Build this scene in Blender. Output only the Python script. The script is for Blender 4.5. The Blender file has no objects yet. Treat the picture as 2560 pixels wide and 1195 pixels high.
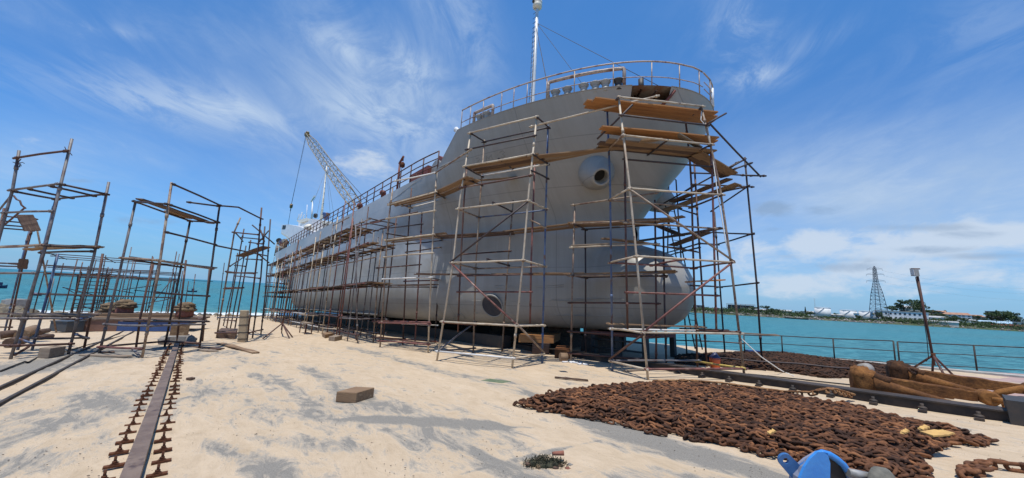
import bpy, math, random
import numpy as np
from mathutils import Vector, Matrix
from mathutils.bvhtree import BVHTree
from mathutils import noise as mnoise

random.seed(7)
R = random.Random(11)
SC = bpy.context.scene
COL = SC.collection
V = Vector

# ------------------------------------------------------------------ camera model (photo 2560 x 1195)
F, CX, CY, CAMH = 920.0, 1280.0, 597.5, 1.8
HSL, H0 = .0563, 670.0
ROLL = math.atan(HSL)
PITCH = math.atan((H0 + HSL * CX - CY) * math.cos(ROLL) / F)
cf = np.array([0, math.cos(PITCH), math.sin(PITCH)])
r0 = np.array([1., 0, 0])
u0 = np.cross(r0, cf)
cr = r0 * math.cos(ROLL) + u0 * math.sin(ROLL)
cu = -r0 * math.sin(ROLL) + u0 * math.cos(ROLL)
CAM = np.array([0, 0, CAMH])


def ray(x, y):
    return cf + cr * (x - CX) / F - cu * (y - CY) / F


def proj(P):
    P = np.asarray(P, float) - CAM
    z = P @ cf
    return CX + F * (P @ cr) / z, CY - F * (P @ cu) / z, z


# slipway frame: U runs down the slip towards the sea, W across it, T up from its surface
AX = ray(480, 750)
AX = AX / np.linalg.norm(AX)
WX = np.cross(np.array([0, 0, 1.]), AX)
WX /= np.linalg.norm(WX)
TX = np.cross(AX, WX)
if TX[2] < 0:
    TX = -TX


def G(u, w, t=0.):
    return AX * u + WX * w + TX * t


def toG(P):
    P = np.asarray(P, float)
    return P @ AX, P @ WX, P @ TX


def ground(x, y, t=0.):
    d = ray(x, y)
    return CAM + d * ((t - CAM @ TX) / (d @ TX))


def hitW(x, y, w):
    d = ray(x, y)
    return CAM + d * ((w - CAM @ WX) / (d @ WX))


def at(x, y, z):
    return CAM + ray(x, y) * z


def hitz(x, y, z):
    d = ray(x, y)
    return CAM + d * ((z - CAMH) / d[2])


WATER_Z = -2.62

# ------------------------------------------------------------------ materials
MATS = {}


def mat(name, col, rough=.7, col2=None, nscale=4., bump=.0, bscale=40., metal=0., spec=.5, thr=(.4, .6), coord='Object',
        stretch=None, detail=6., col3=None, thr3=(.62, .7), n3=2.):
    if name in MATS:
        return MATS[name]
    m = bpy.data.materials.new(name)
    m.use_nodes = True
    nt = m.node_tree
    N, L = nt.nodes, nt.links
    b = N['Principled BSDF']
    b.inputs['Roughness'].default_value = rough
    b.inputs['Metallic'].default_value = metal
    b.inputs['Specular IOR Level'].default_value = spec
    c = tuple(col) + (1,)
    b.inputs['Base Color'].default_value = c
    tc = N.new('ShaderNodeTexCoord')
    src = tc.outputs[coord]
    if stretch:
        mp = N.new('ShaderNodeMapping')
        mp.inputs['Scale'].default_value = stretch
        L.new(src, mp.inputs['Vector'])
        src = mp.outputs[0]
    if col2 is not None:
        n = N.new('ShaderNodeTexNoise')
        n.inputs['Scale'].default_value = nscale
        n.inputs['Detail'].default_value = detail
        n.inputs['Roughness'].default_value = .65
        L.new(src, n.inputs['Vector'])
        r = N.new('ShaderNodeValToRGB')
        r.color_ramp.elements[0].position = thr[0]
        r.color_ramp.elements[0].color = c
        r.color_ramp.elements[1].position = thr[1]
        r.color_ramp.elements[1].color = tuple(col2) + (1,)
        L.new(n.outputs['Fac'], r.inputs['Fac'])
        out = r.outputs['Color']
        if col3 is not None:
            n2 = N.new('ShaderNodeTexNoise')
            n2.inputs['Scale'].default_value = n3
            n2.inputs['Detail'].default_value = 5
            L.new(src, n2.inputs['Vector'])
            r2 = N.new('ShaderNodeMapRange')
            r2.inputs['From Min'].default_value = thr3[0]
            r2.inputs['From Max'].default_value = thr3[1]
            L.new(n2.outputs['Fac'], r2.inputs['Value'])
            mx = N.new('ShaderNodeMixRGB')
            mx.inputs['Color2'].default_value = tuple(col3) + (1,)
            L.new(r2.outputs[0], mx.inputs['Fac'])
            L.new(out, mx.inputs['Color1'])
            out = mx.outputs[0]
        L.new(out, b.inputs['Base Color'])
    if bump > 0:
        nb = N.new('ShaderNodeTexNoise')
        nb.inputs['Scale'].default_value = bscale
        nb.inputs['Detail'].default_value = 5
        L.new(src, nb.inputs['Vector'])
        bp = N.new('ShaderNodeBump')
        bp.inputs['Strength'].default_value = bump
        bp.inputs['Distance'].default_value = .02
        L.new(nb.outputs['Fac'], bp.inputs['Height'])
        L.new(bp.outputs[0], b.inputs['Normal'])
    MATS[name] = m
    return m


RUST = (.075, .035, .02)
mat('pipe_pale', (.5, .42, .31), .55, (.34, .25, .17), 3., thr=(.42, .66), col3=(.13, .07, .045), thr3=(.64, .7), n3=5.)
mat('pipe_tan', (.31, .235, .165), .6, (.15, .085, .06), 3., thr=(.4, .6), col3=(.33, .27, .2), thr3=(.58, .66), n3=4.)
mat('pipe_rust', (.11, .045, .03), .65, (.06, .028, .022), 5., thr=(.4, .6), col3=(.26, .17, .12), thr3=(.62, .7), n3=3.)
mat('pipe_red', (.2, .075, .06), .6, (.1, .04, .03), 4., thr=(.45, .6), col3=(.3, .2, .16), thr3=(.6, .68), n3=3.)
mat('pipe_dark', (.035, .025, .026), .6, (.07, .04, .035), 5., thr=(.45, .65))
mat('pipe_blue', (.05, .09, .19), .55, (.11, .14, .2), 3., thr=(.45, .6), col3=(.09, .045, .035), thr3=(.55, .62), n3=3.5)
mat('pipe_grey', (.15, .14, .14), .55, (.09, .055, .05), 3., thr=(.45, .65), col3=(.2, .19, .19), thr3=(.58, .66), n3=5.)
mat('pipe_white', (.62, .6, .56), .5, (.4, .33, .26), 3., thr=(.5, .7))
mat('pipe_yellow', (.5, .36, .08), .5, (.3, .2, .08), 5., thr=(.45, .65))
mat('wood_new', (.42, .2, .065), .7, (.31, .13, .04), 2.2, thr=(.35, .65), stretch=(.5, 6, 6), bump=.25, bscale=8, col3=(.2, .085, .03), thr3=(.6, .68), n3=1.6)
mat('wood_old', (.27, .17, .09), .8, (.17, .1, .055), 2.2, thr=(.35, .65), stretch=(.5, 7, 7), bump=.3, bscale=8, col3=(.36, .25, .15), thr3=(.6, .7), n3=1.5)
mat('wood_dark', (.12, .07, .045), .8, (.07, .04, .028), 2.2, thr=(.35, .65), stretch=(.5, 7, 7), bump=.3, bscale=8, col3=(.2, .13, .08), thr3=(.6, .7), n3=1.5)
mat('wood_grey', (.3, .235, .17), .85, (.19, .14, .1), 2.5, thr=(.35, .65), stretch=(.6, 6, 6), bump=.35, bscale=9, col3=(.12, .08, .055), thr3=(.62, .72), n3=2)
mat('post_wood', (.46, .36, .23), .85, (.34, .25, .15), 3., thr=(.35, .65), bump=.3, bscale=12, col3=(.24, .17, .1), thr3=(.62, .7), n3=5)
mat('rust', (.13, .05, .022), .9, (.065, .027, .016), 9., thr=(.38, .62), bump=.5, bscale=60, spec=.25)
mat('rust_dark', (.055, .028, .018), .9, (.028, .016, .012), 6., thr=(.38, .62), bump=.5, bscale=60, spec=.25)
mat('rust_orange', (.17, .07, .026), .9, (.1, .038, .016), 6., thr=(.4, .62), bump=.6, bscale=30, spec=.25)
mat('steel_dark', (.035, .033, .03), .6, (.06, .045, .035), 4., thr=(.45, .65))
mat('white_paint', (.74, .75, .75), .45, (.62, .63, .64), 1.5, thr=(.45, .7))
mat('cream_paint', (.7, .66, .55), .5, (.5, .4, .28), 2., thr=(.55, .7))
mat('rail_paint', (.38, .31, .26), .5, (.17, .085, .06), 4., thr=(.5, .62))
mat('red_primer', (.2, .05, .03), .6, (.12, .035, .025), 5., thr=(.45, .6))
mat('black', (.012, .012, .013), .6)
mat('blue_paint', (.035, .2, .56), .42, (.05, .25, .62), 5., thr=(.4, .6), col3=(.24, .27, .36), thr3=(.56, .575), n3=3.4, bump=.15, bscale=30)
mat('blue_hull', (.03, .07, .2), .5, (.04, .09, .24), 2., thr=(.4, .6), col3=(.15, .08, .05), thr3=(.56, .6), n3=1.2)
mat('red_hull', (.16, .085, .06), .6, (.2, .11, .08), 2., thr=(.4, .6))
mat('orange_plastic', (.75, .13, .02), .45)
mat('navy_plastic', (.03, .035, .09), .5)
mat('rope_white', (.8, .78, .72), .8)
mat('rope_dark', (.03, .027, .025), .9)
mat('grey_metal', (.3, .3, .29), .5, (.2, .2, .19), 5., thr=(.4, .6))
mat('stone', (.32, .3, .27), .9, (.2, .18, .16), 3., thr=(.4, .6), bump=.4, bscale=12)
mat('moss', (.03, .035, .018), .95, (.055, .05, .03), 20., thr=(.4, .6))
mat('crane_paint', (.33, .27, .18), .6, (.22, .16, .09), 2., thr=(.45, .65))
mat('cork', (.2, .14, .075), .95, (.12, .08, .05), 6., thr=(.4, .6), bump=.8, bscale=9)
mat('brick', (.28, .11, .07), .9, (.2, .075, .05), 6., thr=(.4, .6))
mat('yellow_plastic', (.75, .45, .03), .5)
mat('green_board', (.09, .13, .07), .8, (.14, .17, .1), 9., thr=(.4, .6))
mat('cloth_white', (.68, .68, .68), .9, (.45, .46, .48), 6., thr=(.45, .6))
mat('bark', (.1, .07, .05), .9)


# ------------------------------------------------------------------ mesh builder
class MB:
    def __init__(s):
        s.v, s.f, s.sm = [], [], []

    def add(s, vs, fs, smooth=False):
        o = len(s.v)
        s.v += [tuple(map(float, p)) for p in vs]
        for f in fs:
            s.f.append(tuple(i + o for i in f))
            s.sm.append(smooth)
        return s

    def tube(s, pts, r, n=8, caps=True, closed=False):
        pts = [np.asarray(p, float) for p in pts]
        m = len(pts)
        rs = r if isinstance(r, (list, tuple)) else [r] * m
        up = None
        vs, fs = [], []
        for i, p in enumerate(pts):
            a = pts[(i - 1) % m] if (closed or i > 0) else p
            b = pts[(i + 1) % m] if (closed or i < m - 1) else p
            d = b - a
            d = d / (np.linalg.norm(d) + 1e-12)
            if up is None:
                ref = np.array([0, 0, 1.]) if abs(d[2]) < .9 else np.array([1., 0, 0])
                up = np.cross(d, ref)
            up = up - d * (up @ d)
            up /= np.linalg.norm(up) + 1e-12
            sd = np.cross(d, up)
            for k in range(n):
                th = 2 * math.pi * k / n
                vs.append(p + rs[i] * (math.cos(th) * up + math.sin(th) * sd))
        for i in range(m if closed else m - 1):
            j = (i + 1) % m
            for k in range(n):
                k2 = (k + 1) % n
                fs.append((i * n + k, i * n + k2, j * n + k2, j * n + k))
        s.add(vs, fs, True)
        if caps and not closed:
            o = len(s.v) - m * n
            s.f.append(tuple(o + k for k in range(n))[::-1])
            s.sm.append(False)
            s.f.append(tuple(o + (m - 1) * n + k for k in range(n)))
            s.sm.append(False)
        return s

    def box(s, c, hx, hy, hz):
        c, hx, hy, hz = (np.asarray(q, float) for q in (c, hx, hy, hz))
        vs = [c + a * hx + b * hy + d * hz for d in (-1, 1) for b in (-1, 1) for a in (-1, 1)]
        fs = [(0, 2, 3, 1), (4, 5, 7, 6), (0, 1, 5, 4), (2, 6, 7, 3), (0, 4, 6, 2), (1, 3, 7, 5)]
        return s.add(vs, fs)

    def abox(s, x0, x1, y0, y1, z0, z1):
        return s.box(((x0 + x1) / 2, (y0 + y1) / 2, (z0 + z1) / 2), ((x1 - x0) / 2, 0, 0), (0, (y1 - y0) / 2, 0), (0, 0, (z1 - z0) / 2))

    def gbox(s, u0, u1, w0, w1, t0, t1):
        return s.box(G((u0 + u1) / 2, (w0 + w1) / 2, (t0 + t1) / 2), AX * (u1 - u0) / 2, WX * (w1 - w0) / 2, TX * (t1 - t0) / 2)

    def lathe(s, p0, ax, prof, n=16, caps=True):
        p0 = np.asarray(p0, float)
        ax = np.asarray(ax, float)
        ax = ax / np.linalg.norm(ax)
        ref = np.array([0, 0, 1.]) if abs(ax[2]) < .9 else np.array([1., 0, 0])
        a = np.cross(ax, ref)
        a /= np.linalg.norm(a)
        b = np.cross(ax, a)
        vs, fs = [], []
        for (h, r) in prof:
            for k in range(n):
                th = 2 * math.pi * k / n
                vs.append(p0 + ax * h + r * (math.cos(th) * a + math.sin(th) * b))
        for i in range(len(prof) - 1):
            for k in range(n):
                k2 = (k + 1) % n
                fs.append((i * n + k, i * n + k2, (i + 1) * n + k2, (i + 1) * n + k))
        s.add(vs, fs, True)
        if caps:
            o = len(s.v) - len(prof) * n
            s.f.append(tuple(o + k for k in range(n))[::-1])
            s.sm.append(False)
            o2 = o + (len(prof) - 1) * n
            s.f.append(tuple(o2 + k for k in range(n)))
            s.sm.append(False)
        return s

    def prism(s, poly, off):
        poly = [np.asarray(p, float) for p in poly]
        off = np.asarray(off, float)
        n = len(poly)
        vs = poly + [p + off for p in poly]
        fs = [tuple(range(n))[::-1], tuple(range(n, 2 * n))] + [(i, (i + 1) % n, n + (i + 1) % n, n + i) for i in range(n)]
        return s.add(vs, fs)

    def blob(s, c, r, n=8, m=6, jit=.15, rnd=R):
        c = np.asarray(c, float)
        r = np.asarray(r, float) * np.ones(3)
        vs, fs = [], []
        for i in range(m + 1):
            ph = math.pi * i / m
            for k in range(n):
                th = 2 * math.pi * k / n
                q = 1 + rnd.uniform(-jit, jit)
                vs.append(c + r * q * np.array([math.sin(ph) * math.cos(th), math.sin(ph) * math.sin(th), math.cos(ph)]))
        for i in range(m):
            for k in range(n):
                k2 = (k + 1) % n
                fs.append((i * n + k, (i + 1) * n + k, (i + 1) * n + k2, i * n + k2))
        return s.add(vs, fs, True)

    def build(s, name, m, parent=None, origin=None):
        me = bpy.data.meshes.new(name)
        if parent is not None:
            og = np.array(parent['_loc'])
        elif origin is not None:
            og = np.asarray(origin, float)
        else:
            a = np.array(s.v)
            og = np.array([(a[:, 0].min() + a[:, 0].max()) / 2, (a[:, 1].min() + a[:, 1].max()) / 2, a[:, 2].min()])
        me.from_pydata([tuple(np.array(p) - og) for p in s.v], [], s.f)
        me.polygons.foreach_set('use_smooth', s.sm)
        me.update()
        if m is not None:
            me.materials.append(MATS[m] if isinstance(m, str) else m)
        o = bpy.data.objects.new(name, me)
        COL.objects.link(o)
        if parent is not None:
            o.parent = parent
            o['_loc'] = [float(q) for q in og]
        else:
            o.location = og
            o['_loc'] = [float(q) for q in og]
        return o


def tag(o, label=None, cat=None, group=None, kind=None):
    if label:
        o['label'] = label
    if cat:
        o['category'] = cat
    if group:
        o['group'] = group
    if kind:
        o['kind'] = kind
    return o


def thing(name, loc, label, cat, group=None):
    o = bpy.data.objects.new(name, None)
    o.empty_display_size = .1
    COL.objects.link(o)
    o.location = loc
    o['_loc'] = [float(q) for q in loc]
    return tag(o, label, cat, group)


def unit(a):
    a = np.asarray(a, float)
    return a / (np.linalg.norm(a) + 1e-12)


UP = np.array([0, 0, 1.])
# ------------------------------------------------------------------ camera, sun, sky
cd = bpy.data.cameras.new('camera')
cam = bpy.data.objects.new('camera', cd)
COL.objects.link(cam)
cd.sensor_fit = 'HORIZONTAL'
cd.sensor_width = 36
cd.lens = 36 * F / 2560
cd.clip_start = .05
cd.clip_end = 20000
M = Matrix.Identity(4)
for i in range(3):
    M[i][0], M[i][1], M[i][2], M[i][3] = cr[i], cu[i], -cf[i], CAM[i]
cam.matrix_world = M
SC.camera = cam

SUN_EL = math.radians(76)
SUN_H = unit([-.22, -1., 0])
SUN = np.array([SUN_H[0] * math.cos(SUN_EL), SUN_H[1] * math.cos(SUN_EL), math.sin(SUN_EL)])
ld = bpy.data.lights.new('sun', 'SUN')
ld.energy = 4.6
ld.angle = math.radians(.53)
ld.color = (1, .95, .87)
sun = bpy.data.objects.new('sun', ld)
COL.objects.link(sun)
sun.rotation_euler = Vector(tuple(SUN)).to_track_quat('Z', 'Y').to_euler()

wd = bpy.data.worlds.new('World')
SC.world = wd
wd.use_nodes = True
nt = wd.node_tree
N, L = nt.nodes, nt.links
N.clear()
out = N.new('ShaderNodeOutputWorld')
bg = N.new('ShaderNodeBackground')
bg.inputs['Strength'].default_value = .1
L.new(bg.outputs[0], out.inputs[0])
sky = N.new('ShaderNodeTexSky')
sky.sky_type = 'NISHITA'
sky.sun_disc = False
sky.sun_elevation = SUN_EL
sky.sun_rotation = math.atan2(SUN_H[0], SUN_H[1])
sky.altitude = 0
sky.air_density = 1.0
sky.dust_density = .6
sky.ozone_density = 2.5
tc = N.new('ShaderNodeTexCoord')
DIR = tc.outputs['Generated']


def vmath(op, a, b=None):
    n = N.new('ShaderNodeVectorMath')
    n.operation = op
    for i, q in enumerate((a, b)):
        if q is None:
            continue
        if hasattr(q, 'is_linked'):
            L.new(q, n.inputs[i])
        else:
            n.inputs[i].default_value = tuple(float(z) for z in q)
    return n.outputs['Value'] if op in ('DOT_PRODUCT', 'LENGTH') else n.outputs[0]


def fm(op, a, b=None, c=None, clamp=False):
    n = N.new('ShaderNodeMath')
    n.operation = op
    n.use_clamp = clamp
    for i, q in enumerate((a, b, c)):
        if q is None:
            continue
        if hasattr(q, 'is_linked'):
            L.new(q, n.inputs[i])
        else:
            n.inputs[i].default_value = float(q)
    return n.outputs[0]


def mrange(v, a, b, lo=0, hi=1, smooth=True):
    n = N.new('ShaderNodeMapRange')
    n.interpolation_type = 'SMOOTHSTEP' if smooth else 'LINEAR'
    n.inputs['From Min'].default_value = a
    n.inputs['From Max'].default_value = b
    n.inputs['To Min'].default_value = lo
    n.inputs['To Max'].default_value = hi
    L.new(v, n.inputs['Value'])
    return n.outputs['Result']


def noise(vec, scale, detail=6, rough=.6, dist=0.):
    n = N.new('ShaderNodeTexNoise')
    n.inputs['Scale'].default_value = scale
    n.inputs['Detail'].default_value = detail
    n.inputs['Roughness'].default_value = rough
    n.inputs['Distortion'].default_value = dist
    L.new(vec, n.inputs['Vector'])
    return n.outputs['Fac']


def mapping(vec, rot=(0, 0, 0), scale=(1, 1, 1), loc=(0, 0, 0)):
    n = N.new('ShaderNodeMapping')
    n.inputs['Rotation'].default_value = rot
    n.inputs['Scale'].default_value = scale
    n.inputs['Location'].default_value = loc
    L.new(vec, n.inputs['Vector'])
    return n.outputs[0]


def blob(x, y, rx, ry, ang=0.):
    """soft elliptical region of the sky around the direction seen at photo point x, y"""
    c = unit(ray(x, y))
    e1 = unit(ray(x + 10, y) - c * (ray(x + 10, y) @ c))
    e1 = unit(np.cross(np.cross(c, e1), c))
    e2 = np.cross(c, e1) * -1
    ca, sa = math.cos(ang), math.sin(ang)
    a1, a2 = e1 * ca + e2 * sa, -e1 * sa + e2 * ca
    k = F / (ray(x, y) @ ray(x, y)) ** .5
    s1 = vmath('DOT_PRODUCT', DIR, a1 * k * (ray(x, y) @ ray(x, y)) / rx)
    s2 = vmath('DOT_PRODUCT', DIR, a2 * k * (ray(x, y) @ ray(x, y)) / ry)
    d2 = fm('ADD', fm('MULTIPLY', s1, s1), fm('MULTIPLY', s2, s2))
    front = mrange(vmath('DOT_PRODUCT', DIR, c), .5, .7)
    return fm('MULTIPLY', fm('POWER', 2.718, fm('MULTIPLY', d2, -1.)), front)


sep = N.new('ShaderNodeSeparateXYZ')
L.new(DIR, sep.inputs[0])
Z = sep.outputs['Z']
den = fm('ADD', fm('MAXIMUM', Z, 0.), .12)
cmb = N.new('ShaderNodeCombineXYZ')
L.new(fm('DIVIDE', sep.outputs['X'], den), cmb.inputs[0])
L.new(fm('DIVIDE', sep.outputs['Y'], den), cmb.inputs[1])
PL = cmb.outputs[0]                                   # the cloud layer seen from below
wisp = noise(mapping(PL, rot=(0, 0, math.radians(28)), scale=(1.0, .5, 1)), 1.6, 9, .6, .6)
wisp2 = noise(mapping(PL, rot=(0, 0, math.radians(-40)), scale=(1.3, .5, 1), loc=(3.1, 1.7, 0)), 2.6, 8, .62, .7)
puff = noise(mapping(DIR, scale=(1, 1, 2.2)), 9., 9, .62, .3)
puff2 = noise(mapping(DIR, scale=(1, 1, 1.5), loc=(4, 2, 1)), 3.2, 7, .6, .2)

# regions of thin high cloud
reg = None
for (x, y, rx, ry, an, k) in [(1000, 250, 330, 150, -.45, 1.0), (640, 290, 330, 90, -.35, .8), (1130, 90, 110, 190, .25, .75),
                              (430, 90, 420, 90, -.1, .5), (1850, 110, 130, 150, .6, .6), (1900, 190, 110, 40, -.2, .7),
                              (2350, 170, 380, 190, .4, .32), (2300, 480, 620, 190, 0, .85), (1950, 420, 250, 120, .3, .6), (140, 400, 300, 90, .1, .5), (1120, 500, 420, 110, 0, .6),
                              (250, 75, 90, 22, .1, .5), (2250, 560, 520, 130, 0, .45), (500, 560, 500, 120, 0, .35)]:
    q = fm('MULTIPLY', blob(x, y, rx, ry, an), k)
    reg = q if reg is None else fm('MAXIMUM', reg, q)
cir = fm('MULTIPLY', reg, fm('ADD', mrange(wisp, .25, .95), fm('MULTIPLY', mrange(wisp2, .36, .8), .6)))
wisp3 = noise(mapping(PL, rot=(0, 0, math.radians(36)), scale=(1., .55, 1), loc=(1.3, 5, 0)), 4.2, 10, .68, 1.3)
cir = fm('MULTIPLY', cir, fm('ADD', .45, mrange(wisp3, .34, .68, 0, .95)))
reg2 = None
for (x, y, rx, ry, an, k) in [(400, 255, 190, 45, -.25, .9), (560, 275, 110, 35, -.2, .8), (1020, 175, 90, 55, -.35, 1.), (850, 115, 80, 35, -.4, .7), (960, 290, 140, 60, -.4, .9), (1180, 90, 60, 120, .3, .7), (1850, 70, 60, 90, .4, .8), (1885, 190, 75, 28, .25, 1.), (2010, 120, 90, 30, .5, .4), (250, 75, 60, 16, -.1, .7), (1160, 330, 120, 60, -.3, .6), (2480, 60, 120, 90, .6, .35)]:
    q = fm('MULTIPLY', blob(x, y, rx, ry, an), k)
    reg2 = q if reg2 is None else fm('MAXIMUM', reg2, q)
cir = fm('ADD', cir, fm('MULTIPLY', reg2, mrange(wisp3, .36, .62, .1, 1.1)))
cir = fm('ADD', cir, fm('MULTIPLY', mrange(wisp, .45, .9), .2))
# heaped cloud
heap = None
for (x, y, rx, ry, an, k) in [(2035, 612, 85, 46, 0, 1.15), (2515, 585, 120, 44, 0, 1.15), (2290, 610, 190, 60, .1, .85), (1900, 650, 130, 60, 0, .7), (2250, 680, 260, 50, .05, .8), (2460, 690, 180, 50, .05, .75), (2060, 700, 200, 40, .05, .75), (930, 405, 85, 38, -.1, .75),
                              (2330, 725, 130, 28, 0, .55), (1850, 610, 70, 50, 0, .6), (2140, 690, 260, 28, .05, .6), (2440, 660, 160, 30, 0, .6),
                              (120, 560, 170, 22, 0, .3), (60, 350, 140, 30, .2, .3)]:
    q = fm('MULTIPLY', blob(x, y, rx, ry, an), k)
    heap = q if heap is None else fm('MAXIMUM', heap, q)
hp = mrange(fm('ADD', heap, fm('MULTIPLY', fm('SUBTRACT', fm('ADD', fm('MULTIPLY', puff, .7), fm('MULTIPLY', puff2, .3)), .5), 2.9)), .34, .86)
hp = fm('MULTIPLY', hp, mrange(heap, .04, .25))
# small grey clouds against the light
grey = None
for (x, y, rx, ry, k) in [(1930, 520, 50, 22, 1.1), (2058, 526, 50, 17, 1.0), (395, 553, 85, 14, .8), (2090, 668, 150, 16, .8), (2480, 640, 130, 14, .7), (1960, 640, 70, 14, .7), (2330, 625, 100, 12, .7), (2290, 570, 110, 14, .8), (2420, 585, 90, 14, .6),
                          (205, 452, 36, 9, .6), (1950, 575, 60, 12, .6), (2130, 650, 120, 14, .5)]:
    q = fm('MULTIPLY', blob(x, y, rx, ry), k)
    grey = q if grey is None else fm('MAXIMUM', grey, q)
gr = mrange(fm('ADD', grey, fm('MULTIPLY', fm('SUBTRACT', puff, .5), 2.4)), .3, 1.1)
gr = fm('MULTIPLY', gr, mrange(grey, .05, .3))

tint = N.new('ShaderNodeMixRGB')
tint.blend_type = 'MULTIPLY'
tint.inputs['Fac'].default_value = 1
L.new(sky.outputs[0], tint.inputs['Color1'])
tint.inputs['Color2'].default_value = (.41, 1.06, 1.75, 1)


def over(base, fac, col, mx=1.):
    n = N.new('ShaderNodeMixRGB')
    L.new(fm('MULTIPLY', fac, mx, clamp=True), n.inputs['Fac'])
    L.new(base, n.inputs['Color1'])
    n.inputs['Color2'].default_value = tuple(col) + (1,)
    return n.outputs[0]


c = tint.outputs[0]
c = over(c, mrange(Z, .1, .55), (.74, 2.45, 6.2), .8)
hz = fm('POWER', fm('SUBTRACT', 1., fm('MAXIMUM', Z, 0., clamp=True)), 7.)
c = over(c, hz, (2.7, 4.8, 7.3), .85)
veil = None
for (x, y, rx, ry, k) in [(2330, 480, 560, 170, .85), (1950, 600, 380, 150, .5), (1130, 470, 420, 130, .55), (60, 400, 330, 110, .4), (930, 250, 330, 130, .38), (600, 300, 280, 80, .3), (2480, 620, 300, 90, .5)]:
    z_ = fm('MULTIPLY', blob(x, y, rx, ry), k)
    veil = z_ if veil is None else fm('MAXIMUM', veil, z_)
veil = fm('MULTIPLY', veil, fm('ADD', fm('MULTIPLY', mrange(puff2, .3, .7), .5), .6))
c = over(c, veil, (4.5, 5.85, 7.6), 1.)
c = over(c, cir, (5.4, 6.7, 8.5), .47)
c = over(c, hp, (6.3, 7.2, 8.4), .78)
c = over(c, gr, (2.5, 3.7, 5.5), .62)
L.new(c, bg.inputs['Color'])

SC.view_settings.view_transform = 'Standard'
SC.view_settings.look = 'None'
SC.view_settings.exposure = 0
SC.view_settings.gamma = 1

# ------------------------------------------------------------------ ground
m = bpy.data.materials.new('sand_ground')
m.use_nodes = True
nt = m.node_tree
N, L = nt.nodes, nt.links
b = N['Principled BSDF']
b.inputs['Roughness'].default_value = .95
b.inputs['Specular IOR Level'].default_value = .2
tcg = N.new('ShaderNodeTexCoord')
P = tcg.outputs['Object']
ang = math.atan2(AX[1], AX[0])
PR = mapping(P, rot=(0, 0, -ang))
big = noise(mapping(PR, scale=(.35, 1, 1)), .9, 8, .62, .4)
med = noise(mapping(PR, scale=(.5, 1, 1), loc=(7, 3, 0)), 3.2, 8, .65, .5)
fine = noise(P, 45, 6, .7)
speck = noise(P, 22, 3, .6)


def seg(a, bb, wa, wb):
    """distance mask along a strip of the yard between two photo points"""
    A, B = ground(*a), ground(*bb)
    d = B - A
    ln = float(np.linalg.norm(d))
    d = d / ln
    nrm = np.cross(TX, d)
    sub = vmath('SUBTRACT', P, A)
    s = vmath('DOT_PRODUCT', sub, d)
    t = vmath('DOT_PRODUCT', sub, nrm)
    over_ = fm('MAXIMUM', fm('MAXIMUM', fm('MULTIPLY', s, -1.), fm('SUBTRACT', s, ln)), 0.)
    wv = mrange(s, 0, ln, wa, wb, False)
    return mrange(fm('ADD', fm('DIVIDE', fm('ABSOLUTE', t), wv), fm('MULTIPLY', over_, 1.2)), .2, 1.5, 1, 0)


mk = None
for q in [((1330, 985), (1580, 1090), .22, .4, 1.35), ((1580, 1090), (1960, 1195), .38, .33, 1.4), ((930, 1050), (1200, 1062), .25, .3, 1.3),
          ((560, 1120), (700, 1190), .2, .25, .7), ((640, 940), (700, 960), .3, .3, .75), ((760, 920), (900, 990), .25, .4, .7),
          ((1180, 945), (1330, 960), .45, .4, .55), ((1260, 1165), (1330, 1195), .25, .3, .9), ((880, 870), (1130, 930), .3, .35, .45),
          ((0, 930), (330, 870), 1.5, 1.5, .9), ((0, 1080), (340, 980), 1.3, 1.0, .62), ((100, 1150), (300, 1080), .5, .4, .5), ((700, 1100), (860, 1120), .3, .3, .5), ((470, 900), (620, 870), .5, .6, .5),
          ((1290, 1150), (1380, 1130), .1, .1, .9), ((560, 960), (1250, 1110), 1.5, .9, .42), ((1000, 900), (1330, 985), .3, .45, .6), ((1360, 1195), (1700, 1195), .3, .3, .4)]:
    z = fm('MULTIPLY', seg(*q[:4]), q[4])
    mk = z if mk is None else fm('MAXIMUM', mk, z)
streak = noise(mapping(PR, rot=(0, 0, .6), scale=(.55, 1.5, 1)), 2.1, 10, .72, 1.1)
nz = fm('ADD', fm('MULTIPLY', big, .55), fm('MULTIPLY', med, .45))
conc = mrange(fm('ADD', fm('ADD', nz, fm('ADD', fm('MULTIPLY', fm('SUBTRACT', fine, .5), .3), fm('MULTIPLY', fm('SUBTRACT', streak, .5), .75))), fm('MULTIPLY', mk, .26)), .55, .645)


def ramp(fac, c1, c2, a=0., bb=1.):
    r = N.new('ShaderNodeValToRGB')
    r.color_ramp.elements[0].position = a
    r.color_ramp.elements[1].position = bb
    r.color_ramp.elements[0].color = tuple(c1) + (1,)
    r.color_ramp.elements[1].color = tuple(c2) + (1,)
    L.new(fac, r.inputs['Fac'])
    return r.outputs[0]


def mixc(fac, a, bb):
    n = N.new('ShaderNodeMixRGB')
    L.new(fac, n.inputs['Fac'])
    for i, q in ((1, a), (2, bb)):
        if hasattr(q, 'is_linked'):
            L.new(q, n.inputs[i])
        else:
            n.inputs[i].default_value = tuple(q) + (1,)
    return n.outputs[0]


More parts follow.
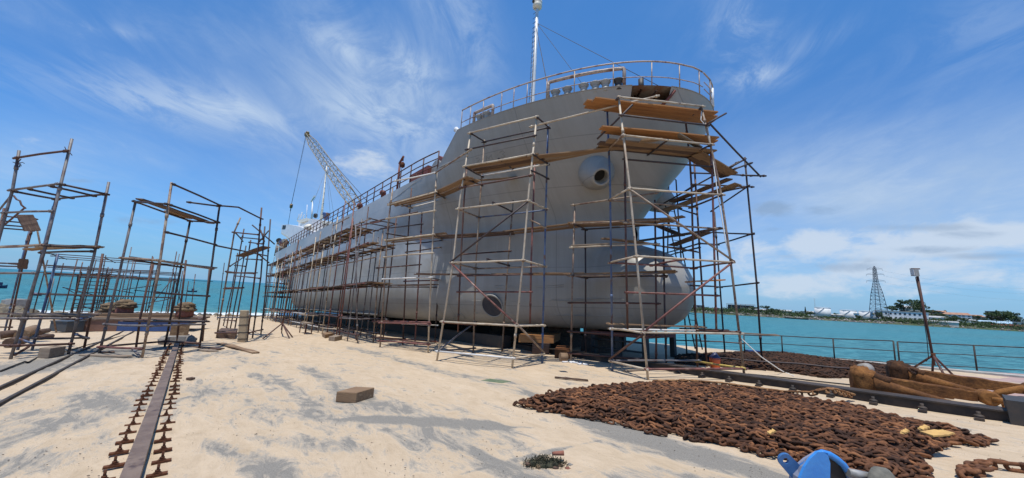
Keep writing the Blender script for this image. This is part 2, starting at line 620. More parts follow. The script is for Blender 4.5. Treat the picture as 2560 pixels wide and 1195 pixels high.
sand = ramp(fm('ADD', fm('MULTIPLY', med, .5), fm('MULTIPLY', streak, .5)), (.45, .345, .23), (.6, .475, .335), .36, .64)
grit = noise(P, 90, 3, .7)
grey_c = ramp(fm('ADD', fm('MULTIPLY', fine, .5), fm('MULTIPLY', grit, .5)), (.22, .2, .168), (.43, .385, .32), .32, .68)
gc = mixc(fm('MULTIPLY', conc, .8), sand, grey_c)
core = mrange(fm('ADD', fm('ADD', nz, fm('MULTIPLY', fm('SUBTRACT', streak, .5), .9)), fm('MULTIPLY', mk, .26)), .63, .73, 0, .8)
gc = mixc(core, gc, ramp(grit, (.13, .125, .112), (.28, .265, .235), .3, .7))
gc = mixc(mrange(speck, .69, .75, 0, .6), gc, (.12, .09, .06))
gc = mixc(mrange(fine, .55, .75, 0, .25), gc, (.3, .23, .16))
# darker wet sand by the water
wet = mrange(vmath('DOT_PRODUCT', P, AX), 57., 62., 0, .5)
gc = mixc(wet, gc, (.2, .16, .11))
L.new(gc, b.inputs['Base Color'])
hgt = fm('ADD', fm('ADD', fm('MULTIPLY', med, 1.0), fm('MULTIPLY', streak, .7)), fm('ADD', fm('MULTIPLY', fine, .12), fm('MULTIPLY', noise(P, 7, 5, .6), .5)))
bp = N.new('ShaderNodeBump')
bp.inputs['Strength'].default_value = .7
bp.inputs['Distance'].default_value = .07
L.new(hgt, bp.inputs['Height'])
L.new(bp.outputs[0], b.inputs['Normal'])
MATS['sand'] = m

QW = -21.6
gm = MB()
us = list(np.linspace(-40, -6, 10)) + list(np.linspace(-5, 30, 120)) + list(np.linspace(31, 72, 50))
ws = list(np.linspace(QW, 12, 130)) + list(np.linspace(13, 70, 24))
rr = random.Random(3)
gv = [[None] * len(ws) for _ in us]
vs = []
for i, u in enumerate(us):
    for j, w in enumerate(ws):
        t = 0.
        if j > 0:
            t = .012 * math.sin(u * 1.7 + w * .8) + .01 * math.sin(w * 2.3 - u * .6) + rr.uniform(-.006, .006)
        if u > 63:
            t -= (u - 63) * .12
        if w > 26 and u > 40:
            t += .5 * math.sin(w * .3)
        vs.append(G(u, w, t))
nw = len(ws)
fs = [(i * nw + j, i * nw + j + 1, (i + 1) * nw + j + 1, (i + 1) * nw + j) for i in range(len(us) - 1) for j in range(nw - 1)]
gm.add(vs, [f[::-1] for f in fs], True)
g_o = gm.build('ground', 'sand', origin=(0, 0, 0))
tag(g_o, kind='structure')

# quay wall down to the water, a low concrete kerb along its edge
mat('concrete', (.42, .4, .36), .9, (.3, .28, .25), 3., thr=(.4, .6), bump=.3, bscale=20)
mat('pink_slab', (.4, .27, .24), .9, (.33, .24, .21), 2., thr=(.4, .6))
q = MB()
q.gbox(-40, 60, QW - .6, QW, -6, -.02)
q.gbox(-40, 4.0, QW - .35, QW + .12, -.016, .07)
tag(q.build('quay_wall', 'concrete'), kind='structure')
q = MB()
pa = [ground(*p, .008) for p in [(2215, 958), (2250, 938), (2420, 925), (2700, 945), (2700, 1000), (2460, 985)]]
q.prism(pa, TX * -.03)
tag(q.build('pavement', 'pink_slab'), kind='structure')

# ------------------------------------------------------------------ water
m = bpy.data.materials.new('sea_water')
m.use_nodes = True
nt = m.node_tree
N, L = nt.nodes, nt.links
b = N['Principled BSDF']
tcg = N.new('ShaderNodeTexCoord')
P = tcg.outputs['Object']
b.inputs['Roughness'].default_value = .4
b.inputs['IOR'].default_value = 1.33
b.inputs['Specular IOR Level'].default_value = .16
n1 = noise(mapping(P, scale=(.12, .3, 1), rot=(0, 0, .2)), 1., 5, .6)
n2 = noise(mapping(P, scale=(.32, .8, 1), rot=(0, 0, .1)), 1.2, 6, .65, .4)
n3 = noise(mapping(P, scale=(.004, .012, 1)), 1., 4, .5)
n4 = noise(mapping(P, scale=(.75, 1.5, 1), rot=(0, 0, -.15)), 1.0, 5, .6, .6)
wc = ramp(fm('ADD', fm('MULTIPLY', n2, .55), fm('MULTIPLY', n4, .45)), (.01, .075, .095), (.082, .265, .285), .43, .57)
wc = mixc(mrange(n3, .4, .62, 0, .55), wc, (.03, .19, .235))
dist = vmath('LENGTH', P)
wc = mixc(mrange(dist, 300., 1500., 0, .7), wc, (.02, .15, .22))
su = vmath('DOT_PRODUCT', P, AX)
sw = vmath('DOT_PRODUCT', P, WX)
fo = fm('MULTIPLY', mrange(su, 60.5, 62., 0, 1), mrange(su, 63.5, 70., 1, 0))
fo = fm('MULTIPLY', fo, mrange(sw, -22, -10, 0, 1))
fmask = mrange(fm('ADD', fm('MULTIPLY', fo, .38), noise(mapping(P, scale=(1, 1, 1), rot=(0, 0, -ang)), .9, 7, .65)), .66, .8)
shal = fm('MULTIPLY', mrange(su, 60., 85., 1, 0), mrange(sw, -22, -10, 0, 1))
wc = mixc(fm('MULTIPLY', shal, .6), wc, (.1, .24, .22))
wc = mixc(fmask, wc, (.72, .76, .76))
L.new(wc, b.inputs['Base Color'])
bp = N.new('ShaderNodeBump')
bp.inputs['Strength'].default_value = .7
bp.inputs['Distance'].default_value = .6
L.new(fm('ADD', n2, fm('MULTIPLY', n1, 1.2)), bp.inputs['Height'])
L.new(bp.outputs[0], b.inputs['Normal'])
MATS['water'] = m
q = MB()
S = 9000
q.add([(-S, -S, WATER_Z), (S, -S, WATER_Z), (S, S, WATER_Z), (-S, S, WATER_Z)], [(0, 1, 2, 3)])
tag(q.build('water', 'water', origin=(0, 0, 0)), kind='structure')
# ------------------------------------------------------------------ ship
WC, BH, TB, TF = -12.4, 5.2, 1.15, 9.0       # centre line, half beam, keel height, forecastle height


def lerp_tab(tab, x):
    if x <= tab[0][0]:
        return tab[0][1]
    for (a, va), (b_, vb) in zip(tab, tab[1:]):
        if x <= b_:
            k = (x - a) / (b_ - a)
            return va + (vb - va) * k
    return tab[-1][1]


def sstep(x):
    x = max(0., min(1., x))
    return x * x * (3 - 2 * x)


STEM = [(1.15, 6.9), (1.3, 6.3), (1.6, 5.8), (2.1, 5.45), (2.65, 5.35), (3.2, 5.48), (3.6, 5.75), (3.9, 6.15), (4.1, 6.6), (4.22, 7.0), (4.4, 7.28),
        (4.8, 7.32), (5.2, 7.25), (5.6, 7.0), (6.0, 6.62), (6.4, 6.22), (7.4, 5.32), (8.2, 4.78), (9.0, 4.4), (9.4, 4.3)]
LEN = [(1.15, 15.5), (3.0, 15.5), (5.2, 15.), (7.4, 11.5), (9., 9.6)]
PW = [(1.15, 2.1), (4.2, 2.1), (5.2, 2.0), (7.4, 1.87), (9., 2.)]
QW_ = [(1.15, 1.1), (4.1, 1.1), (4.3, 1.62), (5.2, 1.66), (6.5, 1.66), (7.6, 1.85), (9., 2.0)]


def top_t(u):
    if u < 12.2:
        return TF + .06 * max(0, (8 - u)) / 4
    if u < 13.9:
        return TF + (7.68 - TF) * (u - 12.2) / 1.7
    return 7.68 + .25 * ((u - 13.9) / 36.)


def half_b(u, t):
    tt = max(t, 5.0)
    us_ = lerp_tab(STEM, tt)
    Ln, p, q_ = lerp_tab(LEN, tt), lerp_tab(PW, tt), lerp_tab(QW_, tt)
    x = max(0., min(1., (u - us_) / Ln))
    b_ = BH * max(0., 1 - (1 - x) ** p) ** (1 / q_)
    if t < TB + 1.2:                              # turn of the bilge
        h = max(0., t - TB) / 1.2
        b_ -= min(b_ * .8, 1.2) * (1 - max(0., 1 - (1 - h) ** 2) ** .5)
    if t < 4.6:                                   # bulbous bow, proud of the stem only forward of the neck
        s = u - lerp_tab(STEM, t)
        if s > 0:
            k = abs(t - 2.7) / 1.62
            wv = max(0., 1 - k ** 3.) ** (1 / 3.)
            xb = min(1., s / 1.45)
            b_ = max(b_, 1.62 * wv * max(0., 1 - (1 - xb) ** 2.2) ** .5 * (1 - sstep((u - 9) / 4)))
            b_ = max(b_, .02)
    if u > 40 and t < 5:                          # run aft
        k = sstep((u - 40) / 14.) * (1 - sstep((t - 1.2) / 3.8))
        b_ *= 1 - .75 * k
    return max(0., min(b_, BH))


def u_end(t):
    return 46.2 + (t - 1.15) * 1.15


TL = [1.15, 1.17, 1.22, 1.32, 1.46, 1.65, 1.9, 2.2, 2.6, 3.0, 3.35, 3.65, 3.9, 4.05, 4.15, 4.25, 4.36, 4.5, 4.75, 5.0, 5.25, 5.5, 5.8, 6.1, 6.4, 6.7, 7.0, 7.3,
      7.6, 7.85, 8.1, 8.35, 8.6, 8.8, 9.0]
SL = [0, .01, .03, .07, .13, .2, .28, .37, .47, .58, .7, .83, .97, 1.12, 1.28, 1.46, 1.66, 1.9, 2.2, 2.5, 2.9, 3.3, 3.8, 4.3, 4.9, 5.5, 6.2, 6.9, 7.4, 7.8, 8.2, 8.6,
      9.0, 9.5, 10.2, 11, 12, 13, 14.2, 15.5, 17, 19, 21, 23, 25.5, 28, 31, 34, 36, 38, 40, 42, 44, 46, 1e9]


def hull_pt(i, j, side):
    tj, s = TL[j], SL[i]
    us_ = lerp_tab(STEM, tj)
    k = sstep(s / 7.)
    u = us_ * (1 - k) + 4.4 * k + s
    ue = u_end(tj)
    if s > 1e8 or u > ue:
        u = ue
    tp = top_t(u)
    t = tj if tj < 5.5 else 5.5 + (tj - 5.5) * (tp - 5.5) / (TF - 5.5)
    b_ = half_b(u, tj if u < 12.5 else t)
    return u, WC + side * b_, t, b_


ship = thing('cargo_ship', G(25, WC, 0), 'grey painted cargo ship with a blunt raked bow hauled out on the slipway', 'ship')
HOLE = [(1562, 204), (1690, 210), (1683, 222), (1652, 256), (1600, 258), (1578, 232)]


def inpoly(x, y, poly):
    c_ = False
    n = len(poly)
    for i in range(n):
        x1, y1 = poly[i]
        x2, y2 = poly[(i + 1) % n]
        if (y1 > y) != (y2 > y) and x < (x2 - x1) * (y - y1) / (y2 - y1) + x1:
            c_ = not c_
    return c_


hull = MB()
breach = MB()
nl = len(TL)
for side in (1, -1):
    vs, gu = [], []
    for i in range(len(SL)):
        for j in range(nl):
            u, w, t, b_ = hull_pt(i, j, side)
            vs.append(G(u, w, t))
            gu.append((u, w, t))
    fs = []
    for i in range(len(SL) - 1):
        for j in range(nl - 1):
            f = (i * nl + j, (i + 1) * nl + j, (i + 1) * nl + j + 1, i * nl + j + 1)
            if side < 0:
                f = f[::-1]
            cpt = sum(vs[k] for k in f) / 4
            px, py, _ = proj(cpt)
            if gu[f[0]][0] < 8 and gu[f[0]][2] > 7.8 and side > 0 and inpoly(px, py, HOLE):
                inn = lambda p: p + TX * -.05 + AX * .9 + WX * -.25
                breach.add([inn(vs[k]) for k in f], [(0, 1, 2, 3)])
                continue
            fs.append(f)
    hull.add(vs, fs, True)
    # bottom
    vs, fs = [], []
    for i in range(len(SL)):
        u, w, t, b_ = hull_pt(i, 0, side)
        vs += [G(u, w, t), G(u, WC, t)]
    for i in range(len(SL) - 1):
        f = (2 * i, 2 * i + 1, 2 * i + 3, 2 * i + 2)
        fs.append(f if side > 0 else f[::-1])
    hull.add(vs, fs)
    vs, fs = [], []
    for j in range(nl):
        u, w, t, b_ = hull_pt(len(SL) - 1, j, side)
        vs += [G(u, w, t), G(u, WC, t)]
    for j in range(nl - 1):
        fs.append((2 * j, 2 * j + 2, 2 * j + 3, 2 * j + 1))
    hull.add(vs, fs)

# hull paint: grey coating with runs, plate seams and sunlight painted in aft
m = bpy.data.materials.new('hull_paint')
m.use_nodes = True
nt = m.node_tree
N, L = nt.nodes, nt.links
b = N['Principled BSDF']
tcg = N.new('ShaderNodeTexCoord')
P = tcg.outputs['Object']
su = vmath('DOT_PRODUCT', P, AX)
st = vmath('DOT_PRODUCT', P, TX)
cmb = N.new('ShaderNodeCombineXYZ')
L.new(su, cmb.inputs[0])
L.new(st, cmb.inputs[1])
UT = cmb.outputs[0]
runs = noise(mapping(UT, scale=(2.2, .12, 1)), 1.6, 7, .65)
blot = noise(mapping(UT, scale=(.5, .8, 1)), .8, 7, .6, .3)
base = ramp(fm('ADD', fm('MULTIPLY', runs, .5), fm('MULTIPLY', blot, .5)), (.27, .26, .232), (.345, .335, .31), .36, .64)
# sunlit look of the aft side put into the colour, fading low down
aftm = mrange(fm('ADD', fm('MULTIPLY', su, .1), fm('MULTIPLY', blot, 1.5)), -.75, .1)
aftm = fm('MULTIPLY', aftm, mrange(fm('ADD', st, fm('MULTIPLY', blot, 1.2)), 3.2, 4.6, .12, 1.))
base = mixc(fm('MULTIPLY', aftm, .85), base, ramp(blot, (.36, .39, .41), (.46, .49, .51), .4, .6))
scuff = mrange(noise(mapping(UT, scale=(1, 1.6, 1)), 2.1, 8, .7, .6), 62. / 100, .7, 0, .5)
base = mixc(scuff, base, (.3, .3, .29))
# every plate has its own shade
cmb2 = N.new('ShaderNodeCombineXYZ')
L.new(fm('FLOOR', fm('ADD', fm('DIVIDE', su, 5.3), 0.)), cmb2.inputs[0])
L.new(fm('FLOOR', fm('ADD', fm('DIVIDE', st, 1.72), .18)), cmb2.inputs[1])
wn = N.new('ShaderNodeTexWhiteNoise')
wn.noise_dimensions = '2D'
L.new(cmb2.outputs[0], wn.inputs['Vector'])
mulc = N.new('ShaderNodeMixRGB')
mulc.blend_type = 'MULTIPLY'
mulc.inputs['Fac'].default_value = 1
L.new(base, mulc.inputs['Color1'])
L.new(ramp(wn.outputs['Value'], (.86, .86, .86), (1.06, 1.06, 1.06)), mulc.inputs['Color2'])
base = mulc.outputs[0]
stk = fm('MULTIPLY', mrange(noise(mapping(UT, scale=(5., .16, 1)), 1.6, 6, .7), .6, .72), mrange(noise(mapping(UT, scale=(.5, .7, 1)), 1.4, 3, .5), .5, .6))
base = mixc(fm('MULTIPLY', stk, .5), base, (.13, .1, .075))
# plate seams
sx = fm('ABSOLUTE', fm('SUBTRACT', fm('FRACT', fm('DIVIDE', su, 5.3)), .5))
sy = fm('ABSOLUTE', fm('SUBTRACT', fm('FRACT', fm('ADD', fm('DIVIDE', st, 1.72), .18)), .5))
seam = fm('MAXIMUM', mrange(sx, .0, .005, 1, 0), mrange(sy, .0, .014, 1, 0))
base = mixc(fm('MULTIPLY', seam, .45), base, (.09, .09, .09))
L.new(base, b.inputs['Base Color'])
L.new(mrange(blot, .3, .7, .4, .58), b.inputs['Roughness'])
b.inputs['Specular IOR Level'].default_value = .5
bp = N.new('ShaderNodeBump')
bp.inputs['Strength'].default_value = .35
bp.inputs['Distance'].default_value = .03
L.new(fm('ADD', fm('MULTIPLY', seam, .25), fm('MULTIPLY', noise(mapping(UT, scale=(.4, .5, 1)), 1.1, 2, .5), 1.0)), bp.inputs['Height'])
L.new(bp.outputs[0], b.inputs['Normal'])
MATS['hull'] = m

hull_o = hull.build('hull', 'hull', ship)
mat('breach', (.05, .028, .018), .9, (.25, .13, .06), 1.6, thr=(.5, .56), detail=3)
rib = MB()
for (a, c_) in [((1590, 214), (1640, 246)), ((1668, 214), (1640, 250)), ((1612, 250), (1655, 250)), ((1628, 212), (1612, 240))]:
    A = hitW(*a, -10.2)
    B = hitW(*c_, -10.6)
    rib.tube([A + AX * .35, B + AX * .35], .035, 6)
br = breach.build('torn_opening', 'breach', ship)
br['label'] = 'torn open brown patch of plating at the bow'
rib.build('frame', 'rust_dark', br)
# red primed edge of the opening
q = MB()
bvh = BVHTree.FromPolygons([tuple(p) for p in hull.v], hull.f)


def hullhit(x, y):
    d = unit(ray(x, y))
    h = bvh.ray_cast(Vector(tuple(CAM)), Vector(tuple(d)))
    if h[0] is None:
        return None, None
    n = np.array(h[1])
    if n @ d > 0:
        n = -n
    return np.array(h[0]), n


ed = []
for (x, y) in [(1697, 214), (1687, 226), (1676, 240), (1662, 256), (1652, 266)]:
    p, n = hullhit(x, y)
    if p is not None:
        ed.append(p + n * .012)
if len(ed) > 1:
    q.tube(ed, .05, 6)
    q.build('primed_edge', 'red_primer', br)

# decks
dk = MB()
vs, fs, c0 = [], [], 0
for i in range(len(SL)):
    for side in (1, -1):
        u, w, t, b_ = hull_pt(i, nl - 1, side)
        vs.append(G(u, w, t - .03))
for i in range(len(SL) - 1):
    fs.append((2 * i, 2 * i + 1, 2 * i + 3, 2 * i + 2))
dk.add(vs, fs)
mat('deck', (.2, .12, .09), .8, (.26, .24, .22), 2., thr=(.4, .6))
dk.build('deck', 'deck', ship)

# hawse pipes with their swollen bosses
for side in (1, -1):
    p, n = hullhit(1492, 432)
    tip = hitW(1504, 443, p @ WX + .42)
    if side < 0:
        fl = lambda q_: q_ - WX * 2 * ((q_ @ WX) - WC)
        p, tip = fl(p), fl(tip)
        for _ in range(60):
            if proj(tip)[0] > 1640:
                break
            p, tip = p - AX * .03, tip - AX * .03
    ax = unit(tip - p)
    ln = np.linalg.norm(tip - p)
    q = MB()
    q.lathe(p, ax, [(-.35, .64), (-.05, .64), (.1, .61), (ln * .4, .53), (ln * .7, .42), (ln * .92, .335), (ln, .3), (ln, .245), (ln * .9, .225), (ln * .3, .22)], 28)
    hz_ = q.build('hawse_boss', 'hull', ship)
    hz_['label'] = 'swollen grey boss with a round dark hole high on the bow'
    q = MB()
    q.lathe(p, ax, [(ln * .35, .23), (ln * .36, .23)], 20)
    q.build('hawse_hole', 'black', hz_)

# thruster tunnel mouth low on the bow
p, n = hullhit(1230, 765)
q = MB()
q.lathe(p - n * .02, n, [(0, .5), (.035, .5), (.035, .44), (.03, .44)], 28, caps=False)
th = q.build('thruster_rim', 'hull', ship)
mat('tunnel', (.03, .035, .05), .7, (.05, .05, .06), 3., thr=(.4, .6))
q = MB()
q.lathe(p - n * .02, n, [(.03, .0), (.03, .45)], 28, caps=False)
q.build('thruster_plate', 'tunnel', th)


def onhull(pts, r, name, mt, n=5, off=.004):
    q_ = MB()
    pp = []
    for (x, y) in pts:
        a_, nn = hullhit(x, y)
        if a_ is not None:
            pp.append(a_ + nn * off)
    q_.tube(pp, r, n)
    return q_.build(name, mt, ship)


# weld lines, doubler strips, the thruster mark and the raised letters left by the ghost of the old name
for pts in [[(1238, 714), (1300, 716), (1360, 715), (1410, 712)], [(1238, 720), (1300, 721), (1360, 720), (1410, 717)],
            [(1380, 748), (1440, 748), (1510, 747), (1558, 747)], [(1280, 754), (1380, 752), (1480, 752), (1560, 750)],
            [(1190, 782), (1280, 785), (1380, 788), (1480, 790), (1560, 790)], [(1576, 789), (1620, 789), (1660, 788)],
            [(1180, 752), (1215, 752), (1245, 750)], [(1580, 748), (1640, 747), (1680, 746)]]:
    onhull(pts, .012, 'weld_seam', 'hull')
ring = [(1148 + 13 * math.cos(k * .5236), 795 + 12 * math.sin(k * .5236)) for k in range(13)]
mat('mark_grey', (.24, .24, .235), .6)
mat('ghost', (.15, .146, .135), .6)
onhull(ring, .012, 'thruster_mark', 'mark_grey')
onhull([(1140, 787), (1156, 803)], .01, 'thruster_mark', 'mark_grey')
onhull([(1140, 803), (1156, 787)], .01, 'thruster_mark', 'mark_grey')
for pts in [[(1216, 402), (1215, 389), (1222, 397), (1228, 386), (1231, 399)],
            [(1249, 381), (1256, 377), (1262, 381), (1255, 386), (1263, 389), (1260, 393), (1252, 393)],
            [(1190, 397), (1197, 394), (1200, 399), (1193, 403), (1199, 406)]]:
    onhull(pts, .008, 'raised_letter', 'ghost', 4, 0)
onhull([(1078, 428), (1100, 418), (1120, 408), (1138, 401)], .03, 'rubbing_bar', 'hull')
onhull([(980, 500), (1000, 486), (1030, 462), (1056, 444), (1075, 430)], .012, 'weld_seam', 'hull')


def deckedge(u, side=1, inset=.12, dt=0.):
    t = top_t(u)
    return G(u, WC + side * max(.0, half_b(u, min(t, TF)) - inset), t + dt)


def u_at_px(x, side=1, lo=4.45, hi=54.):
    """deck-edge station seen at photo column x"""
    best = min(np.linspace(lo, hi, 900), key=lambda u: abs(proj(deckedge(u, side))[0] - x))
    return float(best)


# forecastle rails (near side, round the bow, far side)
rail = thing_rail = MB()
path = []
for u in list(np.linspace(12.1, 4.75, 42)) + [4.62, 4.52, 4.45, 4.42]:
    path.append(deckedge(u, 1, .1 if u > 4.6 else .02))
far = [deckedge(4.41, 1, 0.)] + [deckedge(u, -1, .05) for u in [4.42, 4.5, 4.62] + list(np.linspace(4.8, 11.9, 27))]
full = path + far


def railrun(name, pts, h, mids, posts, mt, r=.028, rp=.024, lean=0.):
    o = None
    q_ = MB().tube([p + UP * h for p in pts], r, 7)
    o = q_.build(name, mt, ship)
    for k in mids:
        MB().tube([p + UP * h * k for p in pts], rp * .8, 6).build('mid_rail', mt, o)
    for i in posts:
        MB().tube([pts[i], pts[i] + UP * h], rp, 6).build('stanchion', mt, o)
    return o


railrun('bow_railing', path, .86, (.36,), [0, 3, 7, 12, 15, 18, 22, 27, 33, 38, 41, 44], 'rail_paint', .027, .02)
railrun('bow_railing', far, .86, (.3, .6), [1, 3, 5, 10, 16, 22, 29], 'rail_paint', .027, .02)
# rails of the main deck
pm = [deckedge(u, 1, .1) for u in np.linspace(13.95, 50, 60)]
railrun('deck_railing', pm, .98, (.33, .66), list(range(0, 60, 2)), 'pipe_rust', .03, .03)
pm2 = [deckedge(u, -1, .1) for u in np.linspace(13.95, 50, 40)]
railrun('deck_railing', pm2, .98, (.5,), list(range(0, 40, 3)), 'pipe_rust', .03, .03)

# bent pipe guards over the fairleads
for (xa, xb) in [(1369, 1559), (1182, 1230)]:
    ua, ub = u_at_px(xa), u_at_px(xb)
    pts = []
    n = 10
    h = .68 if xa > 1300 else .5
    for i in range(n + 1):
        pts.append(deckedge(ua + (ub - ua) * i / n, 1, .16))
    p = [pts[0], pts[0] + UP * (h - .12), pts[0] * .97 + pts[1] * .03 + UP * (h - .03)]
    p += [pts[0] * .9 + pts[1] * .1 + UP * h] + [q_ + UP * h for q_ in pts[1:-1]] + [pts[-1] * .9 + pts[-2] * .1 + UP * h]
    p += [pts[-1] * .97 + pts[-2] * .03 + UP * (h - .03), pts[-1] + UP * (h - .12), pts[-1]]
    MB().tube(p, .06, 9).build('pipe_guard', 'rail_paint', ship)
for k, x in enumerate([1385, 1414, 1456, 1484, 1512, 1540, 1194, 1213]):
    p = deckedge(u_at_px(x), 1, .22)
    q = MB().lathe(p - TX * .1, TX, [(0, .15), (.12, .15), (.17, .115), (.3, .115), (.37, .17), (.4, .18), (.42, .16), (.42, .05)], 14)
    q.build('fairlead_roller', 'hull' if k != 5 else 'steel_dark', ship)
# small vent by the break of the forecastle, chocks at the bow
p = deckedge(u_at_px(1134), 1, .25)
q = MB().tube([p, p + TX * .45, p + TX * .6 - WX * .05, p + TX * .68 + AX * .1], [.05, .06, .1, .12], 9)
q.build('vent_pipe', 'white_paint', ship)
p = deckedge(u_at_px(1587), 1, .5)
MB().tube([p, p + TX * .42], .09, 9).build('vent_pipe', 'steel_dark', ship)
p = deckedge(4.5, -1, .1)
q = MB().tube([p, p + UP * .7], .07, 7)
q.build('bow_light_post', 'white_paint', ship)

# foremast with its lamp drum
mb_, md_ = (1324, 250), None
u_m = 9.6
bse = hitW(1326, 262, WC)
um, wm, tm = toG(bse)
bse = G(um, WC, TF - .05)
top = None
for hgt_ in np.linspace(3, 14, 400):
    if proj(bse + UP * hgt_)[1] < 22:
        top = bse + UP * hgt_
        H_M = hgt_
        break
mst = MB()
mst.tube([bse, bse + UP * 1.2, bse + UP * H_M * .6, top], [.17, .13, .11, .09], 12)
mo = mst.build('foremast', 'white_paint', ship)
q = MB()
q.lathe(top, UP, [(-.05, .1), (0, .2), (.06, .26), (.2, .27), (.26, .24), (.34, .27), (.42, .27), (.46, .2), (.5, .05)], 18)
q.build('lamp_drum', 'cream_paint', mo)
q = MB()
q.tube([top + UP * -.2, top + UP * .5 + WX * .3], .04, 6)
q.tube([top + UP * .45 + WX * .3, top + UP * .2 + WX * .34], .06, 6)
q.tube([top + UP * -1.3 - WX * .1 + AX * .1, top + UP * -.9 - WX * .12], .05, 6)
q.build('lamp_bracket', 'steel_dark', mo)
q = MB()
for i in range(int(H_M / .3)):
    z = bse + UP * (.4 + i * .3) + WX * .19
    q.tube([z - AX * .1, z + AX * .1], .012, 4)
q.tube([bse + UP * .2 + WX * .19 + AX * .1, top - UP * 1.2 + WX * .14 + AX * .08], .012, 5)
q.tube([bse + UP * .2 + WX * .19 - AX * .1, top - UP * 1.2 + WX * .14 - AX * .08], .012, 5)
q.build('mast_ladder', 'steel_dark', mo)
q = MB()
for k in range(3):
    al = 2.1 * k
    q.tube([bse + AX * .5 * math.cos(al) + WX * .5 * math.sin(al), bse + UP * 1.3], .04, 6)
q.build('mast_foot', 'white_paint', mo)
q = MB()
ft = deckedge(u_at_px(1358), 1, .5)
q.tube([top - UP * 1.2, ft], .016, 5)
bw = G(4.9, WC, TF + .1)
q.tube([top - UP * .9, bw], .012, 5)
q.tube([top - UP * .9, deckedge(9, -1, .5)], .012, 5)
q.build('stay_wire', 'steel_dark', mo)

# main deck fittings: davit, vents, windlass
p = deckedge(u_at_px(984), 1, .3)
dv = MB().tube([p, p + UP * 1.75], .06, 8).build('davit', 'red_primer', ship)
e = p + UP * 1.75
arm = e - AX * .62 + UP * .1 + WX * .1
MB().tube([e - unit(arm - e) * .15, arm], .06, 7).build('arm', 'red_primer', dv)
MB().tube([arm, arm - UP * .25], .03, 6).lathe(arm - UP * .62, UP, [(0, .04), (.06, .12), (.24, .12), (.32, .04)], 10).build('pulley', 'rust', dv)
MB().tube([arm - UP * .5, p + AX * -.1 + UP * .8], .012, 5).build('rope', 'rope_dark', dv)
for x in (938, 882 + 0, 905):
    if x == 905:
        continue
    p = deckedge(u_at_px(x), 1, .5)
    MB().lathe(p, UP, [(0, .09), (.5, .09), (.52, .17), (.62, .2), (.76, .16), (.8, .03)], 12).build('vent_mushroom', 'red_primer', ship)
wl = G(15.6, WC + 4.0, 7.6)
q = MB()
q.gbox(15.4, 17.4, WC + 3.4, WC + 4.7, 7.6, 8.5)
wo = q.build('windlass', 'red_primer', ship)
q = MB()
q.lathe(G(15.0, WC + 3.3, 8.2), WX, [(0, .5), (.1, .5), (.12, .3), (1.1, .3), (1.12, .5), (1.2, .5)], 14)
q.build('drum', 'grey_metal', wo)
q = MB()
q.prism([G(15.5, WC + 3.6, 8.4), G(16.0, WC + 3.6, 8.4), G(16.1, WC + 3.6, 9.2), G(15.9, WC + 3.6, 9.4), G(15.6, WC + 3.6, 9.2)], WX * .25)
q.build('brake_plate', 'red_primer', wo)
q = MB().tube([G(15.0, WC + 3.8, 8.3), G(15.0, WC + 3.8, 9.5)], .05, 6)
q.build('lever', 'steel_dark', wo)
# low hatches and pipes on deck, seen between the rails
q = MB()
q.gbox(20, 41, WC - 2.6, WC + 2.6, 7.5, 8.3)
q.build('cargo_hatch', 'red_primer', ship)
for k in range(7):
    p = deckedge(33 + k * 2.1, 1, 1.0)
    MB().tube([p, p + UP * R.uniform(.5, .8)], .14, 8).build('bollard', 'red_primer', ship)

# bridge house right aft
h = thing('x', (0, 0, 0), None, None)
bpy.data.objects.remove(h)


def atW(x, y, w):
    return toG(hitW(x, y, w))


wn = WC + 4.4
uL, _, tW0 = atW(706, 560, wn)
q = MB()
u0, u1 = 41.5, 50.5
q.gbox(u0, u1, WC - 4.2, WC + 4.2, 7.6, 10.4)
br_ = q.build('bridge_house', 'white_paint', ship)
wf, wa, = 43.2, None
# wing: a box overhanging the side with a curved bracket underneath
pts = [(704, 562), (722, 561), (748, 566), (780, 578), (778, 592), (760, 604), (752, 611), (726, 612), (723, 596), (716, 590), (703, 583), (703, 574)]
wng = [hitW(x, y, wn) for x, y in pts]
q = MB()
q.prism(wng, -WX * 2.2)
wg = q.build('bridge_wing', 'white_paint', br_)
q = MB()
hole = [hitW(x, y, wn + .015) for x, y in [(707, 563), (715, 563.5), (713, 573), (705, 573.5)]]
q.prism(hole, -WX * .01)
q.build('opening', 'black', wg)
q = MB()
q.prism([hitW(x, y, wn + .012) for x, y in [(703, 581), (716, 588), (723, 595), (726, 606), (722, 600), (714, 592), (703, 585)]], -WX * .008)
q.build('bracket_edge', 'cream_paint', wg)
# long lower deck house side running forward under the wing
sd = [(726, 612), (727, 580), (776, 573), (776, 590)]
wn2 = wn - 1.2
q = MB()
rf = [hitW(x, y, wn2) for x, y in [(741, 552), (765, 545), (830, 556), (826, 562), (768, 551), (748, 557)]]
q.prism(rf, -WX * 6.5)
ro = q.build('wheelhouse_roof', 'cream_paint', br_)
q = MB()
whs = [hitW(x, y, wn2 - .5) for x, y in [(746, 556), (766, 549), (826, 559), (826, 600), (746, 604)]]
q.prism(whs, -WX * 5.5)
wh = q.build('wheelhouse', 'white_paint', br_)
q = MB()
q.prism([hitW(x, y, wn2 - .48) for x, y in [(769, 552.5), (822, 560.5), (822, 569), (768, 563)]], -WX * .01)
q.build('window_band', 'steel_dark', wh)
for (a, b2) in [((748, 535), (743, 553)), ((755, 530), (751, 549)), ((761, 536), (757, 546)), ((768, 512), (766, 545))]:
    A, B = hitW(*a, wn2 - .6), hitW(*b2, wn2 - .6)
    MB().tube([B, A], .04, 5).build('aerial', 'white_paint', ro)
